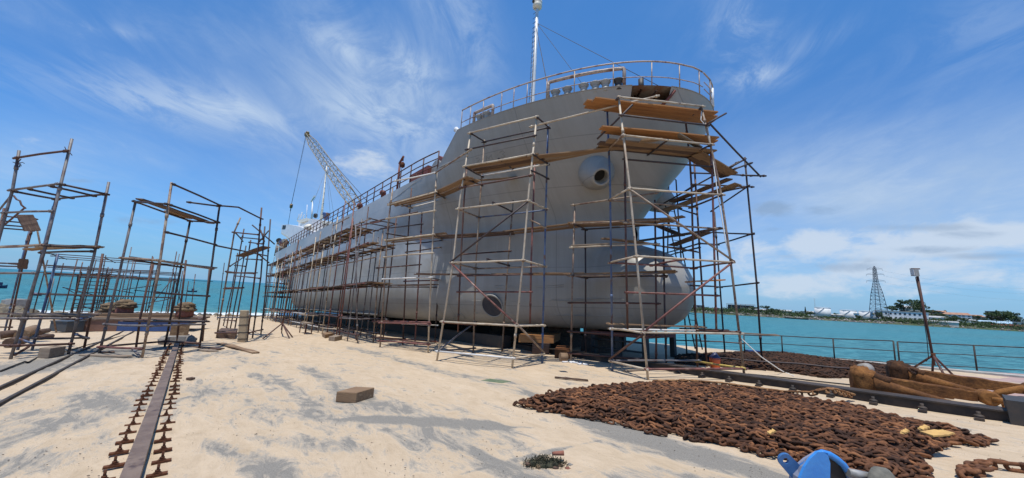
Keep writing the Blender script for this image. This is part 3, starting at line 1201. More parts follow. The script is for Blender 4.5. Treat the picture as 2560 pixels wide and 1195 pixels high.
MB().tube([hitW(743, 546, wn2 - .4), hitW(757, 531, wn2 - .4)], .03, 5).tube([hitW(743, 550, wn2 - .4), hitW(757, 536, wn2 - .4)], .03, 5).build('roof_rail', 'white_paint', ro)
# radar post
q = MB()
A, B = hitW(779, 548, WC), hitW(782, 500, WC)
q.tube([A, B], [.16, .08], 8)
rm = q.build('radar_post', 'white_paint', ro)
q = MB()
C_ = B + UP * .2
q.box(C_, AX * .9 - UP * .25, WX * .12, UP * .12)
q.build('radar_scanner', 'white_paint', rm)
# signal mast
A, B = hitW(803, 548, WC), hitW(817, 415, WC)
q = MB()
q.tube([A, A * .7 + B * .3, B], [.22, .13, .07], 8)
sm = q.build('signal_mast', 'cream_paint', ro)
for k in range(9):
    p = A + (B - A) * (.08 + .1 * k)
    s_ = .55 if k < 3 else .3
    MB().tube([p - AX * s_, p + AX * s_], .06 if k < 3 else .05, 5).build('spreader', 'cream_paint' if k % 2 else 'grey_metal', sm)
q = MB()
for (x, y) in [(790, 548), (827, 552), (786, 500), (835, 540)]:
    q.tube([B - UP * .4, hitW(x, y, WC + (2 if x < 810 else -2))], .018, 4)
q.build('stay_wire', 'grey_metal', sm)
MB().lathe(hitW(814, 549, wn2 - 1.5), UP, [(0, .2), (.2, .34), (.5, .34), (.55, .42), (.8, .42), (.85, .2)], 10).build('funnel_cap', 'blue_hull', ro)
MB().lathe(hitW(788, 545, wn2 - 1.5), UP, [(0, .12), (.15, .26), (.5, .26), (.6, .12)], 10).build('searchlight', 'black', ro)
q = MB()
q.blob(hitW(771, 568, wn + .1), (.42, .3, .3), 9, 6, .18)
q.build('canvas_bundle', 'cream_paint', br_)
# clutter stowed at the stern rail: winch, drums, ladders
st_ = thing('x', (0, 0, 0), None, None)
bpy.data.objects.remove(st_)
for (x, y, r_, mt) in [(697, 601, .3, 'steel_dark'), (704, 604, .26, 'blue_hull'), (710, 602, .25, 'grey_metal'), (703, 612, .2, 'red_primer'), (715, 606, .28, 'rust_dark'), (700, 607, .2, 'grey_metal'), (707, 610, .2, 'steel_dark')]:
    p = hitW(x, y, WC + 4.6)
    MB().lathe(p - AX * r_, unit(AX + UP * R.uniform(-.2, .2)), [(0, r_), (r_ * .3, r_), (r_ * .35, r_ * .6), (r_ * 1.6, r_ * .6), (r_ * 1.65, r_), (r_ * 2, r_)], 10).box(p - UP * r_ * 1.3, AX * r_, WX * r_ * .6, UP * r_ * .5).build('stern_gear', mt, ship)
q = MB()
q.prism([hitW(x, y, WC + 4.9) for x, y in [(689, 615), (706, 616), (706, 620), (689, 619)]], -WX * 2)
q.build('stern_platform', 'cream_paint', ship)
for k in range(12):
    x = 686 + k * 2.6
    p = hitW(x, 640 - k * 1.2, WC + 4.9)
    MB().tube([p, p + UP * R.uniform(1.0, 1.9) + AX * R.uniform(-.4, .4)], .05, 5).build('stern_post', R.choice(['rust', 'cork', 'pipe_tan']), ship)
# rudder and keel skeg
q = MB()
q.gbox(45.6, 47.4, WC - .12, WC + .12, 1.3, 4.4)
q.build('rudder', 'steel_dark', ship)
# bilge keel plate catching the light aft
bk = MB()
ps = []
for u in np.linspace(19.5, 44, 20):
    ps.append(G(u, WC + half_b(u, 1.45) + .02, 1.45))
vs = []
for p in ps:
    vs += [p, p + WX * .22 - TX * .12, p + WX * .22 - TX * .14, p - TX * .03]
fs = []
for i in range(len(ps) - 1):
    for k in range(4):
        fs.append((4 * i + k, 4 * i + (k + 1) % 4, 4 * i + 4 + (k + 1) % 4, 4 * i + 4 + k))
bk.add(vs, fs)
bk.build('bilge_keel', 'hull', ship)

# ------------------------------------------------------------------ crane beyond the ship's rail
cr_w = WC - 1.5
A = hitW(884, 505, cr_w)
B = hitW(768, 338, cr_w)
crane = thing('crane', A - UP * 1.5, 'yellow headed lattice boom crane rising above the ship deck rail', 'crane')
d = unit(B - A)
sdv = unit(np.cross(d, WX))
Lb = np.linalg.norm(B - A)
ext = 2.5
A0 = A - d * ext
hw0 = .62
q = MB()
cor = []
for (a, b2) in [(1, 1), (1, -1), (-1, -1), (-1, 1)]:
    off = (sdv * a + WX * b2) * hw0
    cor.append((A0 + off * .7, A + (B - A) * .12 + off, A + (B - A) * .82 + off, B + off * .45))
for c4 in cor:
    q.tube(list(c4), .075, 6)
q.build('boom', 'crane_paint', crane)
q = MB()
n = 15
for k in range(n):
    fa, fb = -.1 + k * 1.05 / n, -.1 + (k + 1) * 1.05 / n
    for s in range(4):
        oa = [(1, 1), (1, -1), (-1, -1), (-1, 1)][s]
        ob = [(1, 1), (1, -1), (-1, -1), (-1, 1)][(s + 1) % 4]

        def wd_(f):
            return hw0 * (lerp_tab([(-.2, .7), (.12, 1), (.82, 1), (1, .45)], f))
        pa = A + (B - A) * fa + (sdv * oa[0] + WX * oa[1]) * wd_(fa)
        pb = A + (B - A) * fb + (sdv * ob[0] + WX * ob[1]) * wd_(fb)
        q.tube([pa, pb], .035, 5)
        pc = A + (B - A) * fb + (sdv * oa[0] + WX * oa[1]) * wd_(fb)
        q.tube([pb, pc], .03, 5)
q.build('lacing', 'crane_paint', crane)
q = MB()
q.box(B + d * .2, d * .8, sdv * .35, WX * .4)
q.lathe(B + d * .9 - WX * .4, WX, [(0, .35), (.8, .35)], 14)
q.lathe(B + d * .2 + sdv * .5 - WX * .3, WX, [(0, .3), (.6, .3)], 12)
mat('crane_yellow', (.3, .19, .06), .6, (.12, .07, .03), 3., thr=(.45, .6))
q.build('boom_head', 'crane_yellow', crane)
hk = hitW(728, 515, cr_w)
hd = B + d * 1.1
q = MB()
for (dx, dy) in ((-.3, 0), (.05, .1), (.4, 0)):
    q.tube([hd + AX * dx * 1.1 + WX * dy, hk + UP * .4 + AX * dx * .6], .022, 4)
q.build('hoist_rope', 'rope_dark', crane)
q = MB()
q.lathe(hk - WX * .25, WX, [(0, .45), (.12, .5), (.38, .5), (.5, .45)], 14)
mat('hook_yellow', (.3, .17, .03), .5, (.02, .02, .02), 2.4, thr=(.48, .52), detail=0)
ho = q.build('hook_block', 'hook_yellow', crane)
q = MB()
q.tube([hk - UP * .5, hk - UP * .9, hk - UP * 1.1 + AX * .15, hk - UP * .95 + AX * .28], .08, 6)
q.tube([hk - UP * 1.0, hk - UP * 2.2 + AX * .1, hk - UP * 4.2 + AX * .35], .04, 5)
q.build('hook', 'steel_dark', ho)
q = MB()
pend = hitW(905, 490, cr_w) - UP * 0.5
for s in (-.4, .4):
    q.tube([B + d * .3 + WX * s, pend - UP * .6 - AX * 1.5 + WX * s], .035, 5)
q.build('pendant_rope', 'steel_dark', crane)
q = MB()
q.box(A0 - UP * 2.2 - AX * 2.0, AX * 2.6, WX * 1.4, UP * .9)
q.build('cab', 'crane_yellow', crane)

# the ship and its crane stand a little farther off than first laid out: same directions seen from the photographer, larger and farther
KS = 1.18
done_ = set()
for root in (ship, crane):
    loc_ = CAM + (np.array(root['_loc']) - CAM) * KS
    root.location = loc_
    for o in root.children_recursive:
        if o.data is not None and o.data.name not in done_:
            o.data.transform(Matrix.Scale(KS, 4))
            done_.add(o.data.name)
# ------------------------------------------------------------------ scaffolds
PR_ = .034
PIPES = ['pipe_rust', 'pipe_tan', 'pipe_grey', 'pipe_red', 'pipe_dark']


class Scaf:
    """a scaffold tower; poles are given by the photo points they pass through, foot first"""

    def __init__(s, label, group='scaffold towers round the ship', name='scaffold_tower', r=PR_):
        s.label, s.group, s.name, s.r = label, group, name, r
        s.p, s.mt, s.parts = {}, {}, []

    def pole(s, k, pts, mt='pipe_rust', t=0., depth=None, lean=0., r=None):
        x, y = pts[0]
        b_ = ground(x, y, t) if depth is None else at(x, y, depth)
        h = unit((b_ - CAM) * np.array([1, 1, 0]))
        out_ = [b_]
        for (x, y) in pts[1:]:
            d = ray(x, y)
            kk = ((b_ - CAM) @ h) / (d @ h)
            p = CAM + d * kk
            if lean:
                kk = ((b_ - CAM) @ h + lean * (p[2] - b_[2])) / (d @ h)
                p = CAM + d * kk
            out_.append(p)
        s.p[k] = out_
        s.parts.append(('pole', out_, mt, r or s.r, 0))
        return s

    def pole3(s, k, pts3, mt='pipe_rust', r=None):
        s.p[k] = [np.asarray(q, float) for q in pts3]
        s.parts.append(('pole', s.p[k], mt, r or s.r, 0))
        return s

    def at(s, k, y):
        pl = s.p[k]
        ys = [proj(q)[1] for q in pl]
        seg_ = 0
        for i in range(len(pl) - 1):
            if ys[i + 1] <= y or i == len(pl) - 2:
                seg_ = i
                break
        a, b_ = pl[seg_], pl[seg_ + 1]
        lo, hi = -.5, 1.5
        for _ in range(40):
            m_ = (lo + hi) / 2
            if proj(a + (b_ - a) * m_)[1] > y:
                lo = m_
            else:
                hi = m_
        return a + (b_ - a) * lo

    def bar(s, a, b_, mt='pipe_rust', ext=.1, kind='ledger', r=None, ext2=None, off=1):
        A = s.at(*a) if isinstance(a[0], str) else np.asarray(a, float)
        B = s.at(*b_) if isinstance(b_[0], str) else np.asarray(b_, float)
        d = unit(B - A)
        n = unit(np.cross(d, UP)) * s.r * 1.6 * off
        if n @ (A - CAM) > 0:
            n = -n
        A, B = A + n, B + n
        e2 = ext if ext2 is None else ext2
        s.parts.append((kind, [A - d * ext, B + d * e2], mt, r or s.r * .92, 1 if kind == 'ledger' else 0))
        return s

    def done(s, loc=None):
        if loc is None:
            loc = next(iter(s.p.values()))[0]
        th_ = thing(s.name, loc, s.label, 'scaffold', s.group)
        for kind, pts, mt, r, cp in s.parts:
            q_ = MB()
            if len(pts) == 2 and np.linalg.norm(pts[1] - pts[0]) > 1.2:
                mid = (pts[0] + pts[1]) / 2 + np.array([R.uniform(-.012, .012) for _ in range(3)]) * (1 if kind == 'pole' else 1.6)
                pts = [pts[0], mid, pts[1]]
            q_.tube(pts, r, 7)
            if cp and np.linalg.norm(pts[-1] - pts[0]) > .6:
                d = unit(pts[-1] - pts[0])
                for p in (pts[0] + d * .1, pts[-1] - d * .1):
                    q_.tube([p - d * .035, p + d * .035], r * 1.45, 6)
            if kind == 'pole' and np.linalg.norm(pts[-1] - pts[0]) > 4.5:
                for f in (R.uniform(.3, .42), R.uniform(.6, .75)):
                    i = 0 if f < .5 or len(pts) == 2 else len(pts) - 2
                    a, b2 = pts[i], pts[i + 1]
                    p = a + (b2 - a) * f * .9
                    d = unit(b2 - a)
                    q_.tube([p - d * .06, p + d * .06], r * 1.35, 7)
            q_.build(kind, mt, th_)
        return th_


NPL = [0]


def plank3(A, B, mt='wood_old', w=.25, th_=.04, label=None, group='scaffold planks', side=0., ext=(0, 0), lift=.05, name='scaffold_plank', roll=0., notch=True):
    A, B = np.asarray(A, float), np.asarray(B, float)
    d = unit(B - A)
    sd = unit(np.cross(UP, d))
    A = A - d * ext[0] + sd * side + UP * lift
    B = B + d * ext[1] + sd * side + UP * lift
    ln = np.linalg.norm(B - A)
    up = unit(np.cross(d, sd))
    if roll:
        sd, up = sd * math.cos(roll) + up * math.sin(roll), up * math.cos(roll) - sd * math.sin(roll)
    q_ = MB()
    n = 6
    vs, fs = [], []
    sag = R.uniform(-.012, .02) * ln / 3
    for i in range(n + 1):
        x = ln * (i / n - .5)
        ww = w / 2 * (1 + R.uniform(-.03, .03))
        if i in (0, n) and notch:
            ww *= R.uniform(.86, 1.)
        z = -sag * (1 - (2 * i / n - 1) ** 2)
        yo = R.uniform(-.006, .006)
        tw = R.uniform(-.01, .01)
        for (a, b_) in ((-1, -1), (1, -1), (1, 1), (-1, 1)):
            xx = x + (R.uniform(-.014, .014) if i in (0, n) else 0)
            vs.append((xx, a * ww + yo, z + b_ * th_ / 2 + tw * a))
    for i in range(n):
        for k in range(4):
            fs.append((4 * i + k, 4 * i + 4 + k, 4 * i + 4 + (k + 1) % 4, 4 * i + (k + 1) % 4))
    fs += [(0, 1, 2, 3), (4 * n + 3, 4 * n + 2, 4 * n + 1, 4 * n)]
    me = bpy.data.meshes.new(name)
    me.from_pydata(vs, [], fs)
    me.update()
    me.materials.append(MATS[mt])
    o = bpy.data.objects.new(name, me)
    COL.objects.link(o)
    c_ = (A + B) / 2
    o.matrix_world = Matrix(((d[0], sd[0], up[0], c_[0]), (d[1], sd[1], up[1], c_[1]), (d[2], sd[2], up[2], c_[2]), (0, 0, 0, 1)))
    NPL[0] += 1
    tag(o, label, 'plank', group)
    return o


def planks(sc, a, b_, c_, e, n, label, mt=('wood_old',), ext=.25, w=.25, gap=.02, lo=.05, hi=.95, lift=.07, group='scaffold planks'):
    """n boards side by side on a lift: from line a-c at one end to line b-e at the other"""
    A, B = sc.at(*a), sc.at(*b_)
    A2, B2 = sc.at(*c_), sc.at(*e)
    for i in range(n):
        f = lo + (hi - lo) * (i + .5) / n
        p, q_ = A + (A2 - A) * f, B + (B2 - B) * f
        lab = label if n == 1 else '%s, %s' % (label, ORD[n][i])
        plank3(p, q_, mt[i % len(mt)], w, .042, lab, group, 0, (R.uniform(.6, 1.2) * ext, R.uniform(.6, 1.2) * ext), lift + R.uniform(0, .02))


ORD = {1: [''], 2: ['nearer board', 'farther board'], 3: ['nearest board', 'middle board', 'farthest board'],
       4: ['nearest board', 'second board in', 'third board in', 'farthest board']}

# ---- tall tower in front of the bow
T = Scaf('tall pale scaffold tower standing right in front of the bow with orange boards on top')
T.pole('fl', [(1620, 950), (1591, 640), (1572, 450), (1546, 240)], 'pipe_pale')
T.pole('fr', [(1862, 949), (1825, 640), (1800, 470), (1777, 366), (1753, 267)], 'pipe_tan')
T.pole('rl', [(1531, 927), (1525, 450), (1518, 277)], 'pipe_blue')
T.pole('rr', [(1744, 926), (1733, 640), (1729, 470), (1724, 391), (1714, 302)], 'pipe_rust')
dm = (proj(T.p['fl'][0])[2] + proj(T.p['rl'][0])[2]) / 2
T.pole('ml', [(1569, 824), (1565, 640), (1561, 345)], 'pipe_rust', depth=11.4)
T.pole('mr', [(1791, 826), (1786, 640), (1781, 450), (1777, 380)], 'pipe_red', depth=11.7)
for a, b_, mt in [(('fl', 245), ('fr', 268), 'pipe_pale'), (('fl', 290), ('fr', 315), 'pipe_dark'), (('rl', 278), ('rr', 303), 'pipe_dark'),
                  (('fl', 248), ('rl', 276), 'pipe_dark'), (('fr', 272), ('rr', 302), 'pipe_dark'), (('fl', 340), ('fr', 363), 'pipe_pale'),
                  (('fl', 342), ('rl', 375), 'pipe_tan'), (('rl', 375), ('rr', 396), 'pipe_dark'), (('fr', 365), ('rr', 392), 'pipe_dark'),
                  (('ml', 400), ('mr', 419), 'pipe_dark'), (('fl', 472), ('fr', 488), 'pipe_pale'), (('fl', 474), ('rl', 501), 'pipe_pale'),
                  (('rl', 502), ('rr', 518), 'pipe_tan'), (('fr', 490), ('rr', 519), 'pipe_dark'), (('fl', 641), ('fr', 656), 'pipe_pale'),
                  (('fl', 642), ('rl', 657), 'pipe_pale'), (('rl', 657), ('rr', 671), 'pipe_red'), (('rr', 671), ('fr', 657), 'pipe_rust'),
                  (('ml', 558), ('mr', 572), 'pipe_tan'), (('ml', 731), ('mr', 739), 'pipe_red'), (('fl', 831), ('fr', 834), 'pipe_pale'),
                  (('rl', 822), ('fl', 832), 'pipe_pale'), (('rl', 822), ('rr', 826), 'pipe_white'), (('rr', 826), ('fr', 830), 'pipe_rust'),
                  (('rl', 901), ('rr', 901), 'pipe_grey'), (('rl', 903), ('fl', 923), 'pipe_pale'), (('fl', 922), ('fr', 921), 'pipe_red'),
                  (('rr', 903), ('fr', 920), 'pipe_yellow')]:
    T.bar(a, b_, mt)
T.bar(('fl', 476), ('fr', 650), 'pipe_tan', kind='brace')
T.bar(('fr', 657), ('fl', 828), 'pipe_red', kind='brace')
T.bar(('fl', 838), ('rl', 896), 'pipe_rust', kind='brace')
A_, B_ = T.at('fl', 341), T.at('fr', 363)
A2, B2 = T.at('rl', 375), T.at('rr', 396)
T.bar(A_ * .5 + B_ * .5, A2 * .5 + B2 * .5, 'pipe_dark')
A_, B_ = T.at('rl', 657), T.at('rr', 671)
A2, B2 = T.at('fl', 641), T.at('fr', 656)
T.bar(A_ * .5 + B_ * .5, A2 * .5 + B2 * .5, 'pipe_red')
T.bar(at(1583, 263, 11.6), at(1494, 349, 12.0), 'pipe_dark', kind='brace', ext=0)
tb = T
T.done()

planks(T, ('fl', 252), ('fr', 275), ('rl', 278), ('rr', 304), 3, 'bright orange board on the topmost lift of the bow tower', ('wood_new',), 1.0, .3, lift=.02)
planks(T, ('fl', 318), ('fr', 338), ('rl', 349), ('rr', 369), 2, 'bright orange board on the second lift of the bow tower', ('wood_new',), .55, .3, lo=.1, hi=.55, lift=.0)
planks(T, ('fl', 345), ('fr', 368), ('rl', 377), ('rr', 397), 3, 'brown weathered board on the third lift of the bow tower', ('wood_old', 'wood_dark'), .5, .3, lo=.3, hi=1., lift=.06)
plank3(at(1690, 334, 12.1), at(1748, 368, 12.6), 'wood_grey', .3, .04, 'short split grey board tilted across the third lift of the bow tower', lift=0, roll=.3)
plank3(at(1600, 357, 11.6), at(1652, 352, 11.7), 'wood_old', .2, .04, 'short pale offcut lying on the third lift of the bow tower', lift=.05)
plank3(T.at('rl', 815), T.at('rr', 822), 'wood_old', .28, .04, 'pale board on the lowest lift of the bow tower', side=.1, ext=(.1, .4), lift=.06)

# ---- scaffold on the quay side of the bow, walkways stepping round it
Q = Scaf('thin dark scaffold tower beyond the bow with zigzag walkway boards')
Q.pole('a', [(1767, 917), (1754, 702), (1735, 399)], 'pipe_rust')
Q.pole('b', [(1813, 893), (1799, 702), (1786, 530)], 'pipe_dark')
Q.pole('c', [(1906, 917), (1891, 702), (1867, 450), (1862, 393)], 'pipe_dark')
Q.pole('d', [(1718, 899), (1706, 702), (1690, 450), (1672, 440)], 'pipe_dark', depth=17.)
Q.pole('e', [(1665, 903), (1668, 702), (1672, 440)], 'pipe_dark', depth=17.5)
for a, b_ in [(('c', 468), ('a', 463)), (('c', 469), ('b', 525)), (('c', 585), ('b', 581)), (('c', 586), ('b', 612)), (('b', 612), ('a', 609)), (('c', 708), ('b', 718)),
              (('b', 718), ('a', 715)), (('c', 440), ('a', 434)), (('a', 535), ('d', 520)), (('a', 620), ('e', 640)), (('b', 825), ('d', 822)), (('a', 715), ('e', 712)),
              (('d', 620), ('e', 618)), (('d', 520), ('e', 516)), (('a', 463), ('e', 505)), (('a', 610), ('e', 632))]:
    Q.bar(a, b_, 'pipe_dark', ext=.25)
Q.bar(at(1771, 311, 12.2), at(1898, 443, 13.4), 'pipe_dark', kind='brace', ext=0)
Q.bar(at(1765, 311, 12.1), at(1812, 285, 12.4), 'pipe_dark', kind='brace', ext=0)
Q.bar(at(1848, 439, 13.2), at(1912, 441, 13.4), 'pipe_dark', ext=0)
Q.bar(at(1822, 420, 13.2), at(1862, 398, 13.4), 'pipe_dark', ext=0)
Q.bar(at(1830, 425, 13.2), at(1878, 408, 13.4), 'pipe_dark', ext=0)
Q.bar(at(1650, 515, 16.), at(1850, 405, 13.4), 'pipe_dark', ext=0)
Q.bar(at(1690, 505, 16.), at(1866, 468, 13.6), 'pipe_dark', ext=0)
Q.done()


def pk(x1, y1, z1, x2, y2, z2, lab, mt='wood_dark', w=.3, roll=0., **k):
    return plank3(at(x1, y1, z1), at(x2, y2, z2), mt, w, .045, lab, lift=0, roll=roll, **k)


pk(1742, 384, 12.7, 1832, 436, 13.6, 'wide dark walkway board sloping down past the top corner of the bow tower', w=.42, mt='wood_old')
pk(1728, 392, 13.0, 1812, 442, 13.9, 'second dark board sloping down beside the top corner of the bow tower', w=.36)
pk(1846, 460, 13.7, 1650, 530, 17., 'long dark walkway board running back from the far pole below the sloping boards', w=.42, mt='wood_old')
pk(1824, 447, 13.6, 1680, 505, 16., 'dark board beside the long walkway beyond the bow', w=.32)
pk(1710, 541, 13.6, 1590, 563, 15., 'pale edged board running out from the bow neck over the bulb', 'wood_old', .28)
pk(1605, 548, 14.6, 1705, 590, 16., 'dark board slanting down behind the bow tower at mid height', w=.3)
pk(1805, 570, 13.8, 1600, 602, 17., 'long dark board at mid height running behind the bulb', w=.32)
pk(1770, 580, 13.8, 1680, 614, 15.5, 'short wide dark board below the mid height walkway', w=.4)
pk(1745, 630, 13.2, 1630, 612, 14.6, 'dark pointed board resting on top of the bulbous bow', w=.3)
pk(1506, 596, 13.6, 1640, 611, 14.4, 'brown board slanting along the neck of the bow above the bulb', 'wood_old', .28)
pk(1718, 705, 13., 1806, 700, 13.3, 'short orange brown board beside the tip of the bulb', 'wood_new', .3)
pk(1735, 826, 12.3, 1944, 838, 12.4, 'long pale board jutting out to the right from the foot lift of the bow tower', 'wood_grey', .18)
# steel ladder behind the bulb
ld_ = thing('ladder', at(1745, 874, 16.5), 'long narrow steel ladder leaning against the far side of the bulbous bow', 'ladder')
a0, a1 = at(1738, 872, 16.5), at(1662, 505, 17.6)
b0, b1 = at(1756, 874, 16.5), at(1682, 508, 17.6)
for p, q_ in ((a0, a1), (b0, b1)):
    MB().tube([p, q_], .028, 6).build('rail', 'pipe_dark', ld_)
for k in range(24):
    f = (k + .5) / 24
    MB().tube([a0 + (a1 - a0) * f, b0 + (b1 - b0) * f], .016, 5).build('rung', 'pipe_dark', ld_)

# ---- low trestle and lifts between the bow tower and the middle tower
S1 = Scaf('rust coloured scaffold standing against the bow between the two tall towers')
S1.pole('a', [(1427, 906), (1431, 702), (1437, 513)], 'pipe_tan')
S1.pole('b', [(1463, 893), (1464, 702), (1463, 575)], 'pipe_dark')
S1.pole('c', [(1640, 921), (1641, 790), (1637, 500)], 'pipe_rust')
S1.pole('d', [(1666, 915), (1662, 790), (1658, 560)], 'pipe_dark')
for a, b_, mt in [(('a', 513), ('c', 484), 'pipe_tan'), (('a', 560), ('c', 552), 'pipe_tan'), (('b', 574), ('d', 562), 'pipe_dark'), (('a', 562), ('b', 575), 'pipe_dark'),
                  (('a', 619), ('c', 611), 'pipe_pale'), (('a', 690), ('c', 684), 'pipe_tan'), (('b', 694), ('d', 690), 'pipe_dark'), (('a', 689), ('b', 695), 'pipe_dark'),
                  (('a', 757), ('c', 759), 'pipe_rust'), (('a', 829), ('c', 841), 'pipe_rust'), (('a', 883), ('c', 899), 'pipe_rust'), (('c', 520), ('d', 530), 'pipe_dark'),
                  (('c', 690), ('d', 692), 'pipe_rust')]:
    S1.bar(a, b_, mt, ext=.15)
S1.done()
planks(S1, ('a', 558), ('c', 550), ('b', 573), ('d', 562), 3, 'brown board on the upper lift along the bow neck', ('wood_old',), .5, .27)
planks(S1, ('a', 687), ('c', 682), ('b', 694), ('d', 689), 3, 'brown board on the middle lift along the bulbous bow', ('wood_old', 'wood_grey'), .6, .27)
plank3(S1.at('a', 618), S1.at('c', 610), 'wood_grey', .15, .04, 'narrow pale pole like board between the two lifts at the bow', lift=.06, ext=(.1, -.9))

# ---- the tall middle tower
A = Scaf('tall pale scaffold tower in the middle of the hull with crossing braces')
A.pole('fl', [(1092, 903), (1133, 655), (1150, 500), (1177, 332)], 'pipe_pale')
A.pole('fr', [(1280, 922), (1308, 650), (1322, 480), (1342, 292)], 'pipe_pale')
A.pole('rr', [(1355, 909), (1361, 660), (1365, 500), (1370, 313)], 'pipe_blue')
A.pole('rl', [(1183, 884), (1190, 655), (1200, 500), (1211, 350)], 'pipe_tan')
A.pole('m1', [(1255, 880), (1270, 655), (1283, 500)], 'pipe_tan')
A.pole('m2', [(1325, 812), (1328, 655), (1337, 400)], 'pipe_red', depth=13.2)
A.pole('m3', [(1145, 830), (1150, 690), (1160, 500), (1167, 420)], 'pipe_rust', depth=14.4)
for a, b_, mt in [(('fl', 334), ('fr', 294), 'pipe_pale'), (('fl', 335), ('rl', 355), 'pipe_dark'), (('fr', 296), ('rr', 320), 'pipe_dark'), (('rl', 356), ('rr', 321), 'pipe_dark'),
                  (('fl', 375), ('fr', 341), 'pipe_dark'), (('fl', 417), ('fr', 387), 'pipe_pale'), (('rl', 441), ('rr', 412), 'pipe_white'), (('fl', 420), ('rl', 442), 'pipe_dark'),
                  (('fr', 388), ('rr', 411), 'pipe_dark'), (('fl', 470), ('fr', 440), 'pipe_rust'), (('fr', 428), ('rr', 447), 'pipe_dark'), (('fl', 448), ('rl', 464), 'pipe_dark'),
                  (('fl', 523), ('fr', 503), 'pipe_pale'), (('fr', 503), ('rr', 523), 'pipe_pale'), (('fl', 525), ('rl', 544), 'pipe_tan'), (('rl', 544), ('rr', 526), 'pipe_blue'),
                  (('fl', 657), ('fr', 651), 'pipe_pale'), (('fr', 651), ('rr', 666), 'pipe_pale'), (('fl', 658), ('rl', 670), 'pipe_tan'), (('rl', 672), ('rr', 666), 'pipe_tan'),
                  (('m3', 730), ('m2', 730), 'pipe_red'), (('m3', 636), ('m1', 628), 'pipe_rust'), (('fl', 804), ('fr', 814), 'pipe_pale'), (('fl', 805), ('rl', 812), 'pipe_red'),
                  (('fr', 815), ('rr', 814), 'pipe_pale'), (('rl', 808), ('rr', 813), 'pipe_pale'), (('fl', 878), ('fr', 895), 'pipe_white'), (('fr', 896), ('rr', 885), 'pipe_pale'),
                  (('fl', 876), ('rl', 870), 'pipe_grey'), (('m3', 690), ('m2', 686), 'pipe_rust'), (('m2', 552), ('rr', 568), 'pipe_tan')]:
    A.bar(a, b_, mt)
A.bar(('fr', 506), ('fl', 652), 'pipe_dark', kind='brace')
A.bar(('fl', 660), ('fr', 810), 'pipe_red', kind='brace', ext2=.0)
A.bar(('fr', 812), ('rr', 880), 'pipe_tan', kind='brace')
A.bar(('fl', 873), ('rl', 806), 'pipe_grey', kind='brace')
for (ya, yb, yc, yd) in [(404, 404, 428, 428), (513, 513, 534, 534), (654, 654, 669, 669)]:
    p1 = A.at('fl', ya) * .5 + A.at('fr', yb - 12) * .5
    p2 = A.at('rl', yc) * .5 + A.at('rr', yd - 12) * .5
    A.bar(p1, p2, 'pipe_dark')
A.bar(at(1330, 318, 12.6), at(1640, 243, 12.0), 'pipe_pale', ext=.1)
A.done()
planks(A, ('fl', 418), ('fr', 389), ('rl', 440), ('rr', 412), 3, 'brown board on the top lift of the middle tower', ('wood_old', 'wood_dark'), .15, .28)
a_, b_ = A.at('fr', 392), A.at('rr', 408)
c_, e_ = T.at('rl', 372), T.at('ml', 377)
for k, f in enumerate((.2, .55, .9)):
    plank3(a_ + (b_ - a_) * f, c_ + (e_ - c_) * (1 - f) * .6, ('wood_old', 'wood_grey', 'wood_old')[k], .28, .042,
           'long board bridging from the middle tower to the bow tower, ' + ORD[3][k], lift=.06, ext=(.3, .5))
planks(A, ('fl', 448), ('m1', 440), ('rl', 463), ('m1', 455), 1, 'broken brown board sticking out under the top lift of the middle tower', ('wood_old',), .1, .4)

# ---- scaffold aft of the middle tower
B = Scaf('weathered scaffold just left of the middle tower with boards on its top lift')
B.pole('fl', [(950, 868), (962, 700), (970, 560), (982, 470)], 'pipe_tan')
B.pole('fr', [(1070, 881), (1079, 660), (1086, 520), (1092, 430)], 'pipe_pale')
B.pole('rl', [(1007, 862), (1014, 700), (1022, 560), (1029, 470)], 'pipe_rust')
B.pole('rr', [(1087, 857), (1100, 640), (1117, 480), (1139, 445)], 'pipe_dark')
B.pole('m', [(1037, 865), (1050, 640), (1055, 530)], 'pipe_red')
B.pole('n', [(933, 856), (945, 690), (958, 574)], 'pipe_tan')
for a, b_, mt in [(('fl', 512), ('fr', 482), 'pipe_pale'), (('rl', 519), ('rr', 496), 'pipe_white'), (('fl', 507), ('rl', 519), 'pipe_tan'), (('fr', 483), ('rr', 498), 'pipe_dark'),
                  (('fl', 547), ('fr', 528), 'pipe_pale'), (('fl', 601), ('fr', 587), 'pipe_pale'), (('rl', 610), ('rr', 601), 'pipe_dark'), (('fl', 584), ('rl', 592), 'pipe_dark'),
                  (('fr', 587), ('rr', 600), 'pipe_tan'), (('fl', 643), ('fr', 633), 'pipe_pale'), (('rl', 630), ('rr', 618), 'pipe_tan'), (('n', 572), ('m', 561), 'pipe_dark'),
                  (('fl', 698), ('fr', 694), 'pipe_white'), (('fr', 695), ('rr', 699), 'pipe_grey'), (('rl', 703), ('rr', 701), 'pipe_red'), (('n', 670), ('m', 662), 'pipe_rust'),
                  (('n', 718), ('rr', 718), 'pipe_dark'), (('n', 803), ('fr', 806), 'pipe_red'), (('fl', 807), ('fr', 810), 'pipe_red'), (('rl', 809), ('rr', 813), 'pipe_white'),
                  (('fl', 852), ('fr', 861), 'pipe_red'), (('rl', 848), ('rr', 854), 'pipe_red'), (('fl', 843), ('rl', 847), 'pipe_rust'), (('n', 842), ('fr', 858), 'pipe_rust')]:
    B.bar(a, b_, mt, ext=.15)
B.bar(('fr', 433), at(1173, 380, 13.6), 'pipe_tan', ext=.1, ext2=.3)
B.bar(at(984, 454, 15.6), ('fr', 432), 'pipe_white', ext=.0)
B.done()
planks(B, ('fl', 510), ('fr', 480), ('rl', 518), ('rr', 495), 3, 'brown board on the top lift just left of the middle tower', ('wood_old',), .3, .27)
p1, p2 = B.at('fr', 482), B.at('rr', 494)
